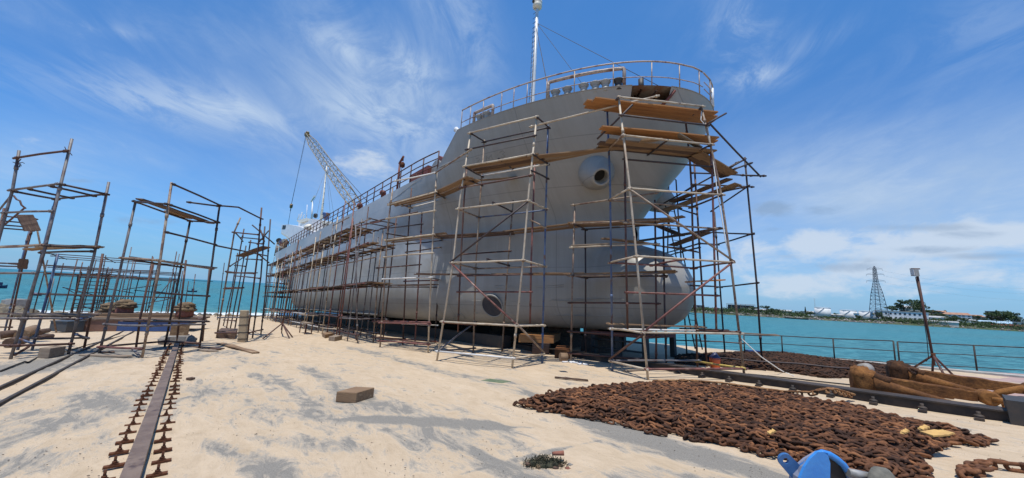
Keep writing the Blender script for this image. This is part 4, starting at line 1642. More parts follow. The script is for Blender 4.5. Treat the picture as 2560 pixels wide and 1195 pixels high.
q1, q2 = A.at('fl', 452), A.at('rl', 460)
plank3(p1 * .4 + p2 * .6, q1 * .5 + q2 * .5, 'wood_old', .34, .042, 'brown board bridging up to the left side of the middle tower', ext=(.4, .4))
plank3(p1 * .9 + p2 * .1, q1 * .95 + q2 * .05, 'wood_old', .3, .042, 'long nearer board bridging up to the left side of the middle tower', ext=(.3, .5))
planks(B, ('fl', 600), ('fr', 586), ('rl', 609), ('rr', 600), 3, 'brown board on the second lift just left of the middle tower', ('wood_old', 'wood_grey'), .5, .27)
planks(B, ('fl', 717), ('fr', 716), ('rl', 718), ('rr', 716), 2, 'dark board on the third lift just left of the middle tower', ('wood_dark',), .1, .27)
# walkway continuing behind the middle tower at two heights
p1, p2 = B.at('fr', 590), B.at('rr', 600)
q1, q2 = S1.at('a', 560), S1.at('b', 572)
for k, f in enumerate((.3, .75)):
    m1 = (p1 + (p2 - p1) * f) * .5 + (q1 + (q2 - q1) * f) * .5 - WX * .35
    plank3(p1 + (p2 - p1) * f, m1, 'wood_dark', .3, .042, 'dark walkway board behind the middle tower at mid height, ' + ORD[2][k] + ' of the left pair', ext=(.1, .2))
    plank3(m1, q1 + (q2 - q1) * f, 'wood_old', .3, .042, 'brown walkway board behind the middle tower at mid height, ' + ORD[2][k] + ' of the right pair', ext=(.2, .3), lift=.09)
p1, p2 = at(1040, 690, 15.2), at(1050, 686, 15.8)
q1, q2 = S1.at('a', 688), S1.at('b', 693)
for k, f in enumerate((.25, .8)):
    m1 = (p1 + (p2 - p1) * f) * .5 + (q1 + (q2 - q1) * f) * .5 - WX * .2
    plank3(p1 + (p2 - p1) * f, m1, 'wood_dark', .27, .042, 'dark walkway board low behind the middle tower, ' + ORD[2][k] + ' of the left pair', ext=(.1, .2))
    plank3(m1, q1 + (q2 - q1) * f, 'wood_old', .27, .042, 'brown walkway board low behind the middle tower, ' + ORD[2][k] + ' of the right pair', ext=(.2, .3), lift=.09)

# ---- the long run of scaffolds down the side to the stern
W1, W2 = -6.2, -7.6
LV = [.42, 1.1, 2.8, 4.75, 6.05]
places = ['well right of the small bench', 'directly behind the small bench', 'rising behind the tripod stand', 'with its foot just left of the tripod stand',
          'third from the stern end', 'second from the stern end', 'last of the row at the stern']
bays = [(18.3, 20.9, 6.3), (21.9, 24.6, 7.6), (25.8, 28.6, 7.0), (29.8, 33.5, 6.6), (35., 39., 6.5), (40.5, 44., 6.4), (45.5, 49.5, 6.4)]
AFT = []
for bi, (ua, ub, hh) in enumerate(bays):
    s = Scaf('thin scaffold against the grey hull side ' + places[bi], r=.032)
    mid_ = (ua + ub) / 2
    for k, (u, w) in enumerate([(ua, W1), (ub, W1), (ua + .3, W2), (ub + .25, W2), (mid_, W1 + .05), (mid_ + .2, W2 - .05)]):
        h_ = hh * R.uniform(.82, 1.08) if k not in (0,) else hh
        ft_ = G(u, w + R.uniform(-.08, .08), 0)
        tp_ = ft_ + UP * h_ + WX * R.uniform(-.1, .04) + AX * R.uniform(-.15, .15)
        s.pole3('p%d' % k, [ft_, tp_], R.choice(['pipe_tan', 'pipe_tan', 'pipe_pale', 'pipe_grey', 'pipe_rust', 'pipe_red'] if k in (0, 1, 4) else ['pipe_dark', 'pipe_rust', 'pipe_grey']))
    if bi == 0:
        s.p['p0'][1] = at(889, 562, proj(s.p['p0'][0])[2] + .6)
    for li, t in enumerate(LV):
        if t > hh:
            continue
        for (w, o_) in ((W1, 0), (W2, .3)):
            s.bar(G(ua + o_ - .2, w, t + R.uniform(-.06, .06)), G(ub + o_ + .2, w, t + R.uniform(-.06, .06)), R.choice(['pipe_white', 'pipe_pale', 'pipe_red', 'pipe_rust', 'pipe_dark', 'pipe_grey']) if li < 2 else R.choice(PIPES), ext=.1)
        for u in (ua, ub):
            s.bar(G(u, W1, t + .02), G(u + .2, W2, t + .02), 'pipe_dark', ext=.1)
        if li > 1 and R.random() < .8:
            s.bar(G(mid_, W1, t + .02), G(mid_, W2, t + .02), 'pipe_dark', ext=.1)
    if hh > 6.4:
        s.bar(G(ua, W1, hh - .9), G(ub, W1, hh - .9), 'pipe_tan', ext=.25)
    s.bar(G(ua, W1, .15), G(ua + .25, W1, .5), 'pipe_rust', kind='brace', ext=0)
    s.done(G(ua, W1, 0))
    AFT.append(s)
lvn = {2: 'lowest', 3: 'middle', 4: 'topmost'}
bn = ['at its near end', 'behind the bench', 'past the bench', 'behind the tripod stand', 'far aft', 'farther aft', 'at the stern']
for bi, (ua, ub, hh) in enumerate(bays):
    nu = bays[bi + 1][0] if bi < 6 else ub + 3.5
    for li in (2, 3, 4):
        if LV[li] > hh + .2 or (bi == 0 and li == 4):
            continue
        for k, w in enumerate((-6.5, -6.9, -7.35)):
            if k == 1 and R.random() < .3:
                continue
            mt = R.choice(['wood_old', 'wood_old', 'wood_dark', 'wood_grey'])
            a0_ = ua - R.uniform(.2, .6)
            a1_ = nu + R.uniform(-.1, .5)
            plank3(G(a0_, w, LV[li]), G(a1_, w, LV[li] + R.uniform(-.04, .08)), mt, .34, .045,
                   '%s board of the %s walkway along the hull side %s' % (('Outer', 'Middle', 'Inner')[k].lower(), lvn[li], bn[bi]), lift=.08 + .02 * R.random())
# foot boards seen low along the run
for k, (x1, y1, x2, y2) in enumerate([(752, 786, 788, 789), (678, 777, 736, 781)]):
    plank3(hitW(x1, y1, -6.5), hitW(x2, y2, -6.5), 'wood_grey', .5, .05, ['pale board low on the scaffold above the bench', 'pale board low on the scaffold near the stern'][k], lift=0)
# thicket of poles round the stern
rs = random.Random(5)
for k in range(3):
    s = Scaf(['dark thicket of scaffold poles wrapped round the ship stern, nearest cluster', 'dark thicket of scaffold poles wrapped round the ship stern, middle cluster',
              'dark thicket of scaffold poles beyond the rudder'][k], r=.036)
    us0 = 50 + k * 2.2
    n = 0
    for w in np.linspace(-6.4 - k * 1.2, -10.5 - k * 1.2, 6):
        for u in (us0, us0 + 1.3):
            p = G(u + rs.uniform(-.2, .2), w, 0)
            s.pole3('p%d' % n, [p, p + UP * rs.uniform(4.6, 6.6)], rs.choice(['pipe_dark', 'pipe_grey', 'pipe_blue', 'pipe_rust']))
            n += 1
    for t in (.9, 2.4, 3.6, 4.8, 6.0):
        for u in (us0, us0 + 1.3):
            s.bar(G(u, -6.2 - k * 1.2, t), G(u, -10.8 - k * 1.2, t + rs.uniform(-.1, .1)), 'pipe_dark', ext=.1)
    s.done(G(us0, -6.4 - k * 1.2, 0))
    for j, t in enumerate((2.45, 4.0, 5.0)):
        plank3(G(us0 + .6, -6.2 - k * 1.2, t), G(us0 + .6, -9.6 - k * 1.2, t), 'wood_dark', .9, .06, '%s platform board of the %s cluster at the stern' % (['lowest', 'middle', 'upper'][j], ['nearest', 'middle', 'farthest'][k]), lift=.05)

# ---- freestanding towers at the left
GL = 'freestanding scaffold towers at the left'
C = Scaf('large bluish grey scaffold tower standing beside the thin rails at the left', GL, r=.037)
C.pole('a', [(-84, 890), (15, 533), (31, 477), (48, 376)], 'pipe_grey', depth=10.6)
C.pole('b', [(26, 898), (110, 631), (180, 347)], 'pipe_grey')
C.pole('c', [(170, 888), (235, 639), (272, 455)], 'pipe_grey')
C.pole('d', [(44, 875), (110, 616), (147, 470)], 'pipe_blue')
C.pole('e', [(210, 871), (257, 634)], 'pipe_rust')
C.pole('f', [(80, 875), (145, 634)], 'pipe_blue')
for a, b_, mt in [(('a', 397), ('b', 379), 'pipe_rust'), (('a', 477), ('b', 461), 'pipe_grey'), (('b', 461), ('c', 486), 'pipe_dark'), (('a', 478), ('d', 498), 'pipe_dark'),
                  (('d', 499), ('c', 487), 'pipe_dark'), (('a', 533), ('b', 529), 'pipe_grey'), (('a', 619), ('b', 613), 'pipe_tan'), (('b', 614), ('c', 620), 'pipe_dark'),
                  (('d', 632), ('c', 629), 'pipe_dark'), (('a', 683), ('b', 683), 'pipe_grey'), (('a', 794), ('b', 796), 'pipe_grey'), (('b', 796), ('c', 798), 'pipe_grey'),
                  (('d', 790), ('e', 790), 'pipe_dark'), (('a', 861), ('b', 863), 'pipe_rust'), (('b', 863), ('c', 859), 'pipe_rust'), (('c', 836), ('e', 846), 'pipe_blue'),
                  (('d', 846), ('f', 858), 'pipe_blue'), (('f', 846), ('e', 844), 'pipe_dark'), (('c', 797), ('e', 790), 'pipe_blue')]:
    C.bar(a, b_, mt, ext=.06)
for f in (.3, .75):
    p1 = C.at('a', 477) * (1 - f) + C.at('b', 461) * f
    p2 = C.at('d', 498) * (1 - f) + C.at('c', 487) * f
    C.bar(p1, p2, 'pipe_dark', ext=.05)
C.bar(('b', 888), at(66, 866, 10.9), 'pipe_rust', kind='brace', ext=0)
C.done(C.p['b'][0])
planks(C, ('a', 618), ('b', 614), ('d', 632), ('d', 628), 2, 'grey brown board on the middle lift of the large left tower', ('wood_old',), .2, .27)
planks(C, ('b', 616), ('c', 621), ('d', 631), ('c', 625), 3, 'brown board on the right half of the large left tower middle lift', ('wood_old', 'wood_grey'), .15, .27)
planks(C, ('b', 795), ('c', 797), ('d', 790), ('e', 789), 3, 'pinkish grey board on the low lift of the large left tower', ('wood_grey', 'wood_dark'), .3, .27)
planks(C, ('a', 793), ('b', 795), ('d', 787), ('d', 789), 1, 'dark board running off the left edge on the low lift of the large left tower', ('wood_dark',), .1, .3)
# wire ties wound round the pole tops
for (x, y, pz, lab) in [(180, 380, 'b', 'tangle of binding wire on the tallest pole of the large left tower'), (45, 408, 'a', 'tangle of binding wire on the far left pole of the large left tower')]:
    p = C.at(pz, y)
    q = MB()
    for k in range(6):
        v = np.array([R.uniform(-1, 1), R.uniform(-1, 1), R.uniform(-1, 1)]) * .09
        q.tube([p - v * .4, p + v, p + v * 1.4 + UP * R.uniform(-.08, .03)], .011, 5)
    tag(q.build('wire_tie', 'rust_dark'), lab, 'wire')

D = Scaf('small scaffold cut off by the left edge with a slumped board', GL, r=.034)
D.pole('a', [(20, 836), (62, 640), (88, 545)], 'pipe_rust')
D.pole('b', [(10, 836), (52, 660), (78, 560)], 'pipe_blue')
D.pole('c', [(-60, 845), (-20, 660), (10, 520)], 'pipe_rust')
D.pole('d', [(141, 832), (100, 610), (88, 548)], 'pipe_tan', lean=-.12)
for a, b_ in [(('c', 540), ('a', 548)), (('c', 552), ('a', 560)), (('c', 562), ('a', 568)), (('c', 570), ('a', 577)), (('c', 657), ('a', 658)), (('c', 664), ('b', 666)), (('c', 815), ('a', 818))]:
    D.bar(a, b_, 'pipe_rust', ext=.08)
D.bar(at(0, 530, 14.4), at(34, 488, 14.4), 'pipe_grey', kind='brace', ext=0)
D.bar(at(10, 568, 14.4), at(66, 521, 14.4), 'pipe_rust', kind='brace', ext=0)
q = [at(34, 489, 14.4), at(42, 499, 14.4), at(50, 502, 14.4), at(54, 513, 14.4), at(64, 521, 14.4)]
D.parts.append(('bent_bar', q, 'pipe_rust', .03, 0))
D.done(D.p['a'][0])
plank3(at(62, 537, 14.3), at(82, 577, 14.3), 'wood_dark', .45, .045, 'short wide board slumped at a slant on the small scaffold at the left edge', lift=0, roll=.5)
plank3(at(33, 660, 14.6), at(58, 662, 14.6), 'wood_dark', .3, .045, 'dark board on the lower rails of the small scaffold at the left edge', lift=0)
plank3(at(55, 672, 14.5), at(60, 647, 14.5), 'wood_dark', .25, .045, 'dark offcut standing on edge on the small scaffold at the left edge', lift=0)

E_ = Scaf('open scaffold tower straddling the near end of the clamped rail', GL, r=.036)
E_.pole('a', [(248, 884), (299, 680), (339, 503)], 'pipe_grey')
E_.pole('b', [(355, 894), (396, 680), (429, 456)], 'pipe_tan')
E_.pole('c', [(498, 871), (527, 680), (549, 512)], 'pipe_dark')
E_.pole('d', [(411, 869), (450, 680), (475, 553)], 'pipe_dark')
E_.pole('e', [(340, 869), (351, 790), (382, 655)], 'pipe_rust')
E_.pole('f', [(441, 861), (455, 735), (465, 650)], 'pipe_rust')
E_.pole('g', [(506, 853), (515, 760), (524, 670)], 'pipe_rust')
for a, b_, mt in [(('b', 460), ('c', 514), 'pipe_dark'), (('a', 504), ('b', 511), 'pipe_dark'), (('b', 512), ('c', 556), 'pipe_dark'), (('a', 505), ('d', 553), 'pipe_dark'),
                  (('d', 553), ('c', 557), 'pipe_dark'), (('a', 645), ('b', 651), 'pipe_tan'), (('b', 652), ('c', 672), 'pipe_tan'), (('a', 646), ('d', 668), 'pipe_dark'),
                  (('b', 731), ('c', 740), 'pipe_dark'), (('a', 810), ('b', 814), 'pipe_grey'), (('b', 815), ('c', 811), 'pipe_grey'), (('a', 867), ('b', 871), 'pipe_red'),
                  (('a', 866), ('d', 853), 'pipe_rust'), (('d', 853), ('c', 858), 'pipe_rust'), (('e', 800), ('g', 800), 'pipe_rust')]:
    E_.bar(a, b_, mt, ext=.06)
E_.bar(('b', 580), ('c', 612), 'pipe_dark', ext=.05)
E_.bar(at(464, 505, 13.6), ('c', 516), 'pipe_dark', ext=0)
E_.bar(('b', 890), at(336, 871, 12.2), 'pipe_grey', kind='brace', ext=0)
E_.done()
plank3(E_.at('a', 503) * .8 + E_.at('b', 509) * .2, E_.at('d', 553) * .55 + E_.at('c', 557) * .45, 'wood_dark', .38, .042, 'dark board on the top lift of the tower over the clamped rail', ext=(.1, .35), lift=.06)
plank3(E_.at('a', 505) * .75 + E_.at('d', 553) * .25, E_.at('d', 553) * .8 + E_.at('c', 557) * .2, 'wood_old', .3, .042, 'shorter brown board on the top lift of the tower over the clamped rail', ext=(-.5, -.2), lift=.05)
planks(E_, ('a', 644), ('b', 651), ('d', 667), ('d', 669), 1, 'grey board on the left half of the middle lift over the clamped rail', ('wood_grey',), .1, .28)
planks(E_, ('a', 645), ('c', 672), ('d', 667), ('g', 676), 2, 'long dark board on the middle lift of the tower over the clamped rail', ('wood_dark', 'wood_old'), .15, .28, lo=0, hi=.7)
planks(E_, ('a', 809), ('c', 810), ('d', 806), ('g', 806), 2, 'rust brown board on the low lift of the tower over the clamped rail', ('wood_dark', 'wood_grey'), .15, .28)
q = MB()
cpt, fpt = E_.at('c', 514), None

H = Scaf('cluster of leaning scaffold poles between the timber post and the sea', GL, r=.036)
H.pole('a', [(541, 846), (586, 579), (601, 544)], 'pipe_tan')
H.pole('b', [(617, 854), (644, 634), (654, 519)], 'pipe_rust')
H.pole('c', [(565, 827), (601, 620), (610, 572)], 'pipe_rust')
H.pole('d', [(631, 845), (652, 692), (662, 566)], 'pipe_dark')
H.pole('e', [(652, 837), (663, 737), (676, 548)], 'pipe_dark')
H.pole('f', [(585, 833), (612, 684), (627, 600)], 'pipe_rust')
H.pole('g', [(575, 825), (600, 700), (615, 614)], 'pipe_dark')
H.pole('h', [(558, 815), (580, 720), (594, 632)], 'pipe_dark')
H.pole('i', [(543, 800), (553, 720), (561, 657)], 'pipe_dark')
for a, b_, mt in [(('a', 581), ('b', 587), 'pipe_rust'), (('c', 594), ('d', 599), 'pipe_dark'), (('f', 606), ('d', 610), 'pipe_rust'), (('a', 582), ('c', 603), 'pipe_dark'),
                  (('a', 679), ('b', 684), 'pipe_rust'), (('c', 690), ('d', 696), 'pipe_rust'), (('b', 636), ('e', 656), 'pipe_dark'), (('a', 720), ('f', 719), 'pipe_red'),
                  (('h', 664), ('f', 666), 'pipe_dark'), (('a', 794), ('b', 794), 'pipe_grey'), (('b', 790), ('e', 789), 'pipe_dark'), (('a', 832), ('b', 833), 'pipe_rust'),
                  (('h', 800), ('f', 802), 'pipe_rust'), (('f', 648), ('d', 650), 'pipe_dark'), (('g', 640), ('e', 620), 'pipe_dark'), (('a', 665), ('g', 640), 'pipe_dark'),
                  (('b', 832), ('e', 824), 'pipe_rust')]:
    H.bar(a, b_, mt, ext=.1)
H.bar(at(632, 563, 19), at(688, 611, 19), 'pipe_dark', kind='brace', ext=0)
H.bar(at(645, 612, 19.3), at(674, 577, 19.3), 'pipe_dark', kind='brace', ext=0)
H.bar(at(652, 575, 18.7), at(662, 605, 18.7), 'pipe_rust', kind='brace', ext=0)
H.done()
plank3(at(600, 641, 20.5), at(666, 617, 20.), 'wood_dark', .5, .05, 'dark board tilted across the cluster of leaning poles', lift=0)
plank3(at(570, 682, 20.5), at(640, 682, 20.5), 'wood_dark', .3, .05, 'dark lower board across the cluster of leaning poles', lift=0)
plank3(at(562, 722, 20.5), at(606, 720, 20.5), 'wood_dark', .3, .05, 'short rusty board low on the cluster of leaning poles', lift=0)

# long loose poles tied between towers
def loosepole(pts, mt, lab, r=.034):
    q_ = MB().tube(pts, r, 7)
    return tag(q_.build('scaffold_pole', mt), lab, 'pole', 'long tie poles')


a_, b_ = E_.at('c', 514), H.at('b', 546)
loosepole([a_, a_ * .6 + b_ * .4 + UP * .18, b_, b_ + unit(b_ - a_) * .2], 'pipe_dark', 'long bent pole tied between the tops of the two towers right of the clamped rail')
a_, b_ = E_.at('c', 613), H.at('e', 640)
loosepole([a_, b_], 'pipe_dark', 'long straight pole tied lower between the two towers right of the clamped rail')
p = AFT[0]
loosepole([at(760, 637, 30), at(812, 607, 27), at(889, 566, 23.8), at(955, 553, 20)], 'pipe_red', 'long curved rusty pole lashed along the upper hull scaffold')
loosepole([at(700, 700, 34), at(805, 671, 25.5), at(940, 643, 19.5)], 'pipe_tan', 'long pale pole lashed along the middle of the hull scaffold')
loosepole([at(925, 556, 18.5), at(1044, 530, 16.3)], 'pipe_rust', 'straight pole sticking out past the scaffold left of the middle tower')

# the far tower with a stair, half hidden behind the large left tower
K = Scaf('distant scaffold stair tower by the shore behind the large left tower', GL, r=.04)
ku, kw = 46.5, 9.5
K0 = ground(150, 795)
k0u, k0w, _ = toG(K0)
n = 0
for du in (0, 2.6, 5.2):
    for dw in (0, 1.6, 3.2, 4.8, 6.4, 8.):
        p = G(k0u + du, k0w + 1.5 - dw, 0)
        hgt2 = R.uniform(4.2, 5.6) if dw < 4 else R.uniform(5.0, 6.6)
        K.pole3('p%d' % n, [p, p + UP * hgt2 + WX * R.uniform(-.1, .1)], R.choice(['pipe_dark', 'pipe_rust', 'pipe_rust', 'pipe_grey']))
        n += 1
for du in (0, 2.6, 5.2):
    for t in (1.9, 3.7, 4.3, 5.3):
        K.bar(G(k0u + du, k0w + 1.7, t), G(k0u + du, k0w - 6.7, t + .05), R.choice(['pipe_dark', 'pipe_rust']), ext=.2)
for dw in (0, 3.2, 8.):
    for t in (1.9, 3.7, 5.3):
        K.bar(G(k0u - .2, k0w + 1.5 - dw, t), G(k0u + 5.4, k0w + 1.5 - dw, t), 'pipe_dark', ext=.2)
for k in range(16):
    u_, w_ = k0u + R.uniform(-.3, 6), k0w + R.uniform(-8.5, 2)
    K.pole3('x%d' % k, [G(u_, w_, 0), G(u_, w_, R.uniform(3.2, 6.6)) + WX * R.uniform(-.25, .25)], R.choice(['pipe_dark', 'pipe_rust', 'pipe_grey']))
for k in range(12):
    t_ = R.choice([1.0, 2.6, 3.9, 4.6, 5.6, 6.1])
    w_ = k0w + R.uniform(-6, 1)
    K.bar(G(k0u + R.uniform(0, 5), w_, t_), G(k0u + R.uniform(0, 5), w_ - R.uniform(1.5, 3), t_ + R.uniform(-.8, .8)), 'pipe_dark', kind='brace' if k % 2 else 'ledger')
K.bar(G(k0u, k0w - 4.9, .2), G(k0u, k0w - 6.4, 3.6), 'pipe_dark', kind='brace')
K.bar(G(k0u, k0w - 7.9, .1), G(k0u, k0w - 6.4, 4.6), 'pipe_dark', kind='brace')
K.done(G(k0u, k0w + 1.5, 0))
for t, nm in ((3.72, 'middle'), (1.95, 'lower'), (4.35, 'upper')):
    for k in range(2):
        plank3(G(k0u + 1.0 + k * 2.2, k0w + 1.6, t), G(k0u + 1.0 + k * 2.2, k0w - 5.5 - k, t), 'wood_dark', .6, .05, '%s platform board of the distant stair tower, %s' % (nm, ORD[2][k]))
stt = thing('stair', ground(180, 800), 'steel stair with open treads leaning up inside the distant scaffold tower', 'stair')
s0, s1 = ground(172, 805), at(203, 680, proj(ground(172, 805))[2] + 2.5)
wd2 = unit(np.cross(s1 - s0, UP)) * .75
if wd2[0] < 0:
    wd2 = -wd2
for o_ in (0, 1):
    MB().tube([s0 + wd2 * 2 * o_, s1 + wd2 * 2 * o_], .06, 6).build('stringer', 'rust_dark', stt)
for k in range(13):
    p = s0 + (s1 - s0) * (k + .5) / 13
    q = MB()
    q.box(p + wd2, wd2, unit(np.cross(wd2, UP)) * .13, UP * .025)
    q.build('tread', 'rust_dark', stt)
# ------------------------------------------------------------------ clamped rail and other tracks
mat('rail_steel', (.13, .085, .06), .55, (.2, .14, .1), 3., thr=(.4, .62), col3=(.07, .04, .03), thr3=(.6, .68), n3=4., stretch=(1, 1, 1), bump=.2, bscale=25)
mat('rail_dark', (.028, .022, .018), .7, (.06, .042, .03), 3., thr=(.4, .6))
w_r = toG(ground(335, 1195))[1]
w_l0, w_l1 = toG(ground(300, 1195))[1], toG(ground(356, 1195))[1]
wr0 = (w_l0 + w_l1) / 2
hw_ = abs(w_l0 - w_l1) / 2 * .86
RU0, RU1 = -2., 27.
rl = thing('slipway_rail', G(6, wr0, 0), 'flat topped rusty steel rail flanked by rows of clamp bolts in the sand', 'rail')
MB().gbox(RU0, RU1, wr0 - hw_, wr0 + hw_, -.03, .11).build('beam', 'rail_steel', rl)
proto = {}
k = 0
for side in (1, -1):
    u = 4.1
    first = None
    while u < 22.5 and k < 100:
        uu = u + R.uniform(-.05, .05)
        if first is None:
            q = MB()
            w0 = wr0 + side * (hw_ + .03)
            q.gbox(uu - .032, uu + .032, min(w0, w0 + side * .165), max(w0, w0 + side * .165), .004, .026)
            q.prism([G(uu - .022, w0 + side * .04, .026), G(uu - .022, w0 + side * .125, .026), G(uu - .022, w0 + side * .1, .045), G(uu - .022, w0 + side * .065, .045)], AX * .044)
            q.tube([G(uu, w0 + side * .083, .04), G(uu, w0 + side * .083, .115)], .013, 7)
            q.tube([G(uu, w0 + side * .083, .045), G(uu, w0 + side * .083, .064)], .022, 6)
            first = q.build('clamp', 'rust', rl)
            fu = uu
        else:
            o = first.copy()
            COL.objects.link(o)
            o.parent = rl
            dlt = G(uu, 0) - G(fu, 0) + WX * R.uniform(-.03, .03)
            o.location = tuple(dlt)
        k += 1
        u += .44 if R.random() < .93 else .6
# end block of the rail with stone packing
eb = thing('rail_stop', ground(466, 850), 'stone packed stop with a brown timber at the far end of the clamped rail', 'rail stop')
p0 = G(20.7, wr0, 0)
MB().gbox(20.6, 22.2, wr0 - .35, wr0 + .35, 0, .3).build('stone_base', 'stone', eb)
q = MB()
q.gbox(21.4, 22.0, wr0 - .3, wr0 + .3, .3, .75)
q.build('block', 'wood_old', eb)
for k in range(6):
    MB().blob(G(20.6 + R.uniform(-.2, 1), wr0 + R.choice([-.4, .4]), .12), .2, 7, 5, .3).build('packing_stone', 'stone', eb)

# two thin rails at the left
for nm, pa, pb, lab in [('thin_rail', (0, 969), (262, 852), 'thin rusty rail in the concrete at the far left'), ('thin_rail', (0, 1018), (240, 878), 'thin rusty rail running under the left scaffold, nearer to the clamped rail')]:
    A_, B_ = ground(*pa), ground(*pb)
    u_a, w_a, _ = toG(A_)
    u_b, w_b, _ = toG(B_)
    w_a = (w_a + w_b) / 2
    o = thing(nm, G(u_a, w_a, 0), lab, 'rail', 'thin rails at the left')
    MB().gbox(-4, 36, w_a - .042, w_a + .042, -.02, .008).build('foot', 'rail_dark', o)
    MB().gbox(-4, 36, w_a - .026, w_a + .026, .008, .05).build('head', 'rail_dark', o)
# keel track with its stop block at the right
tr = thing('keel_track', G(3, -12.0, 0), 'long dark steel beam on the ground running from under the bow to the right', 'rail')
q = MB()
q.gbox(-.55, 26, -12.12, -11.78, -.02, .17)
q.gbox(-.55, 26, -12.17, -11.73, .17, .2)
q.build('beam', 'rail_dark', tr)
for k in range(9):
    u = -.2 + k * .72
    q = MB()
    q.gbox(u - .06, u + .06, -11.72, -11.45, 0, .04)
    q.tube([G(u, -11.6, .03), G(u, -11.6, .14)], .03, 7)
    q.lathe(G(u, -11.6, .04), TX, [(0, .08), (.04, .06), (.05, .03)], 8)
    q.build('clamp', 'rail_dark', tr)
q = MB()
q.gbox(-1.1, -.55, -12.35, -11.55, -.02, .42)
q.build('stop_block', 'steel_dark', tr)
t2 = thing('keel_track', G(3, -13.4, 0), 'second dark beam lying behind the nearer anchor', 'rail')
MB().gbox(-2, 1.4, -14.62, -14.5, -.02, .1).build('beam', 'rail_dark', t2)

# ------------------------------------------------------------------ chains
LINK = []
n_s, n_r = 12, 5


def link_verts(Ln=.245, Wd=.15, r=.03):
    pts = []
    R_ = Wd / 2 - r
    hl = Ln / 2 - R_ - r
    for k in range(n_s):
        a = 2 * math.pi * k / n_s
        pts.append(np.array([math.cos(a) * R_ + (hl if math.cos(a) > 0 else -hl), math.sin(a) * R_, 0]))
    vs = []
    for k in range(n_s):
        d = unit(pts[(k + 1) % n_s] - pts[k - 1])
        nrm = np.array([-d[1], d[0], 0])
        for j in range(n_r):
            th = 2 * math.pi * j / n_r
            vs.append(pts[k] + r * (math.cos(th) * nrm + math.sin(th) * np.array([0, 0, 1.])))
    fs = []
    for k in range(n_s):
        k2 = (k + 1) % n_s
        for j in range(n_r):
            j2 = (j + 1) % n_r
            fs.append((k * n_r + j, k * n_r + j2, k2 * n_r + j2, k2 * n_r + j))
    return np.array(vs), fs


def studded(vs, fs, Wd):
    q_ = MB()
    q_.add(vs, fs, True)
    q_.tube([(0, -Wd / 2 + .02, 0), (0, Wd / 2 - .02, 0)], .018, 6)
    return np.array(q_.v), q_.f


def frame(d, roll, tilt=0.):
    d = unit(d)
    if tilt:
        d = unit(d + UP * tilt)
    s = unit(np.cross(UP, d))
    u = np.cross(d, s)
    s2 = s * math.cos(roll) + u * math.sin(roll)
    u2 = -s * math.sin(roll) + u * math.cos(roll)
    return np.array([d, s2, u2]).T


def chain_thing(name, label, cat, frames, mt, nparts, Ln, Wd, r, stud=False, group=None, mats2=None):
    """frames: list of (centre, 3x3); the nearest nparts links become parts, the rest one mesh"""
    vs, fs = link_verts(Ln, Wd, r)
    if stud:
        vs, fs = studded(vs, fs, Wd)
    o = thing(name, frames[len(frames) // 2][0], label, cat, group)
    og = np.array(o['_loc'])
    fr = sorted(frames, key=lambda f: np.linalg.norm(f[0] - CAM) - f[0][2] * 1.5)
    me = bpy.data.meshes.new('link')
    me.from_pydata([tuple(v) for v in vs], [], fs)
    me.polygons.foreach_set('use_smooth', [True] * len(fs))
    me.materials.append(MATS[mt])
    for c_, Mx in fr[:nparts]:
        k = bpy.data.objects.new('link', me)
        COL.objects.link(k)
        k.parent = o
        p = c_ - og
        k.matrix_local = Matrix(((*Mx[0], p[0]), (*Mx[1], p[1]), (*Mx[2], p[2]), (0, 0, 0, 1)))
    rest = fr[nparts:]
    if rest:
        allv = np.concatenate([(vs @ Mx.T) + (c_ - og) for c_, Mx in rest])
        nv = len(vs)
        allf = [tuple(i + nv * j for i in f) for j in range(len(rest)) for f in fs]
        me2 = bpy.data.meshes.new('links')
        me2.from_pydata(allv.tolist(), [], allf)
        me2.polygons.foreach_set('use_smooth', [True] * len(allf))
        me2.materials.append(MATS[mt])
        k = bpy.data.objects.new('links', me2)
        COL.objects.link(k)
        k.parent = o
        k['kind'] = 'stuff'
    return o


def rand_mat(name, cols, rough=.9):
    m_ = bpy.data.materials.new(name)
    m_.use_nodes = True
    global N, L
    N, L = m_.node_tree.nodes, m_.node_tree.links
    b_ = N['Principled BSDF']
    b_.inputs['Roughness'].default_value = rough
    b_.inputs['Specular IOR Level'].default_value = .25
    t_ = N.new('ShaderNodeNewGeometry')
    rp = N.new('ShaderNodeValToRGB')
    while len(rp.color_ramp.elements) < len(cols):
        rp.color_ramp.elements.new(.5)
    for i, c_ in enumerate(cols):
        rp.color_ramp.elements[i].position = i / (len(cols) - 1)
        rp.color_ramp.elements[i].color = tuple(c_) + (1,)
    tc_ = N.new('ShaderNodeTexCoord')
    n_a = noise(tc_.outputs['Object'], 3.2, 4, .6)
    n_b = noise(tc_.outputs['Object'], 26., 5, .7)
    oi = N.new('ShaderNodeObjectInfo')
    fac = fm('ADD', fm('MULTIPLY', t_.outputs['Random Per Island'], .4), fm('ADD', fm('MULTIPLY', n_a, .45), fm('MULTIPLY', n_b, .35)))
    fac = fm('ADD', fac, fm('MULTIPLY', fm('SUBTRACT', oi.outputs['Random'], .5), .3))
    L.new(mrange(fac, .38, .82, 0, 1, False), rp.inputs['Fac'])
    L.new(rp.outputs[0], b_.inputs['Base Color'])
    bp_ = N.new('ShaderNodeBump')
    bp_.inputs['Strength'].default_value = .5
    bp_.inputs['Distance'].default_value = .02
    L.new(fm('ADD', n_b, fm('MULTIPLY', noise(tc_.outputs['Object'], 8., 4, .6), 1.5)), bp_.inputs['Height'])
    L.new(bp_.outputs[0], b_.inputs['Normal'])
    MATS[name] = m_


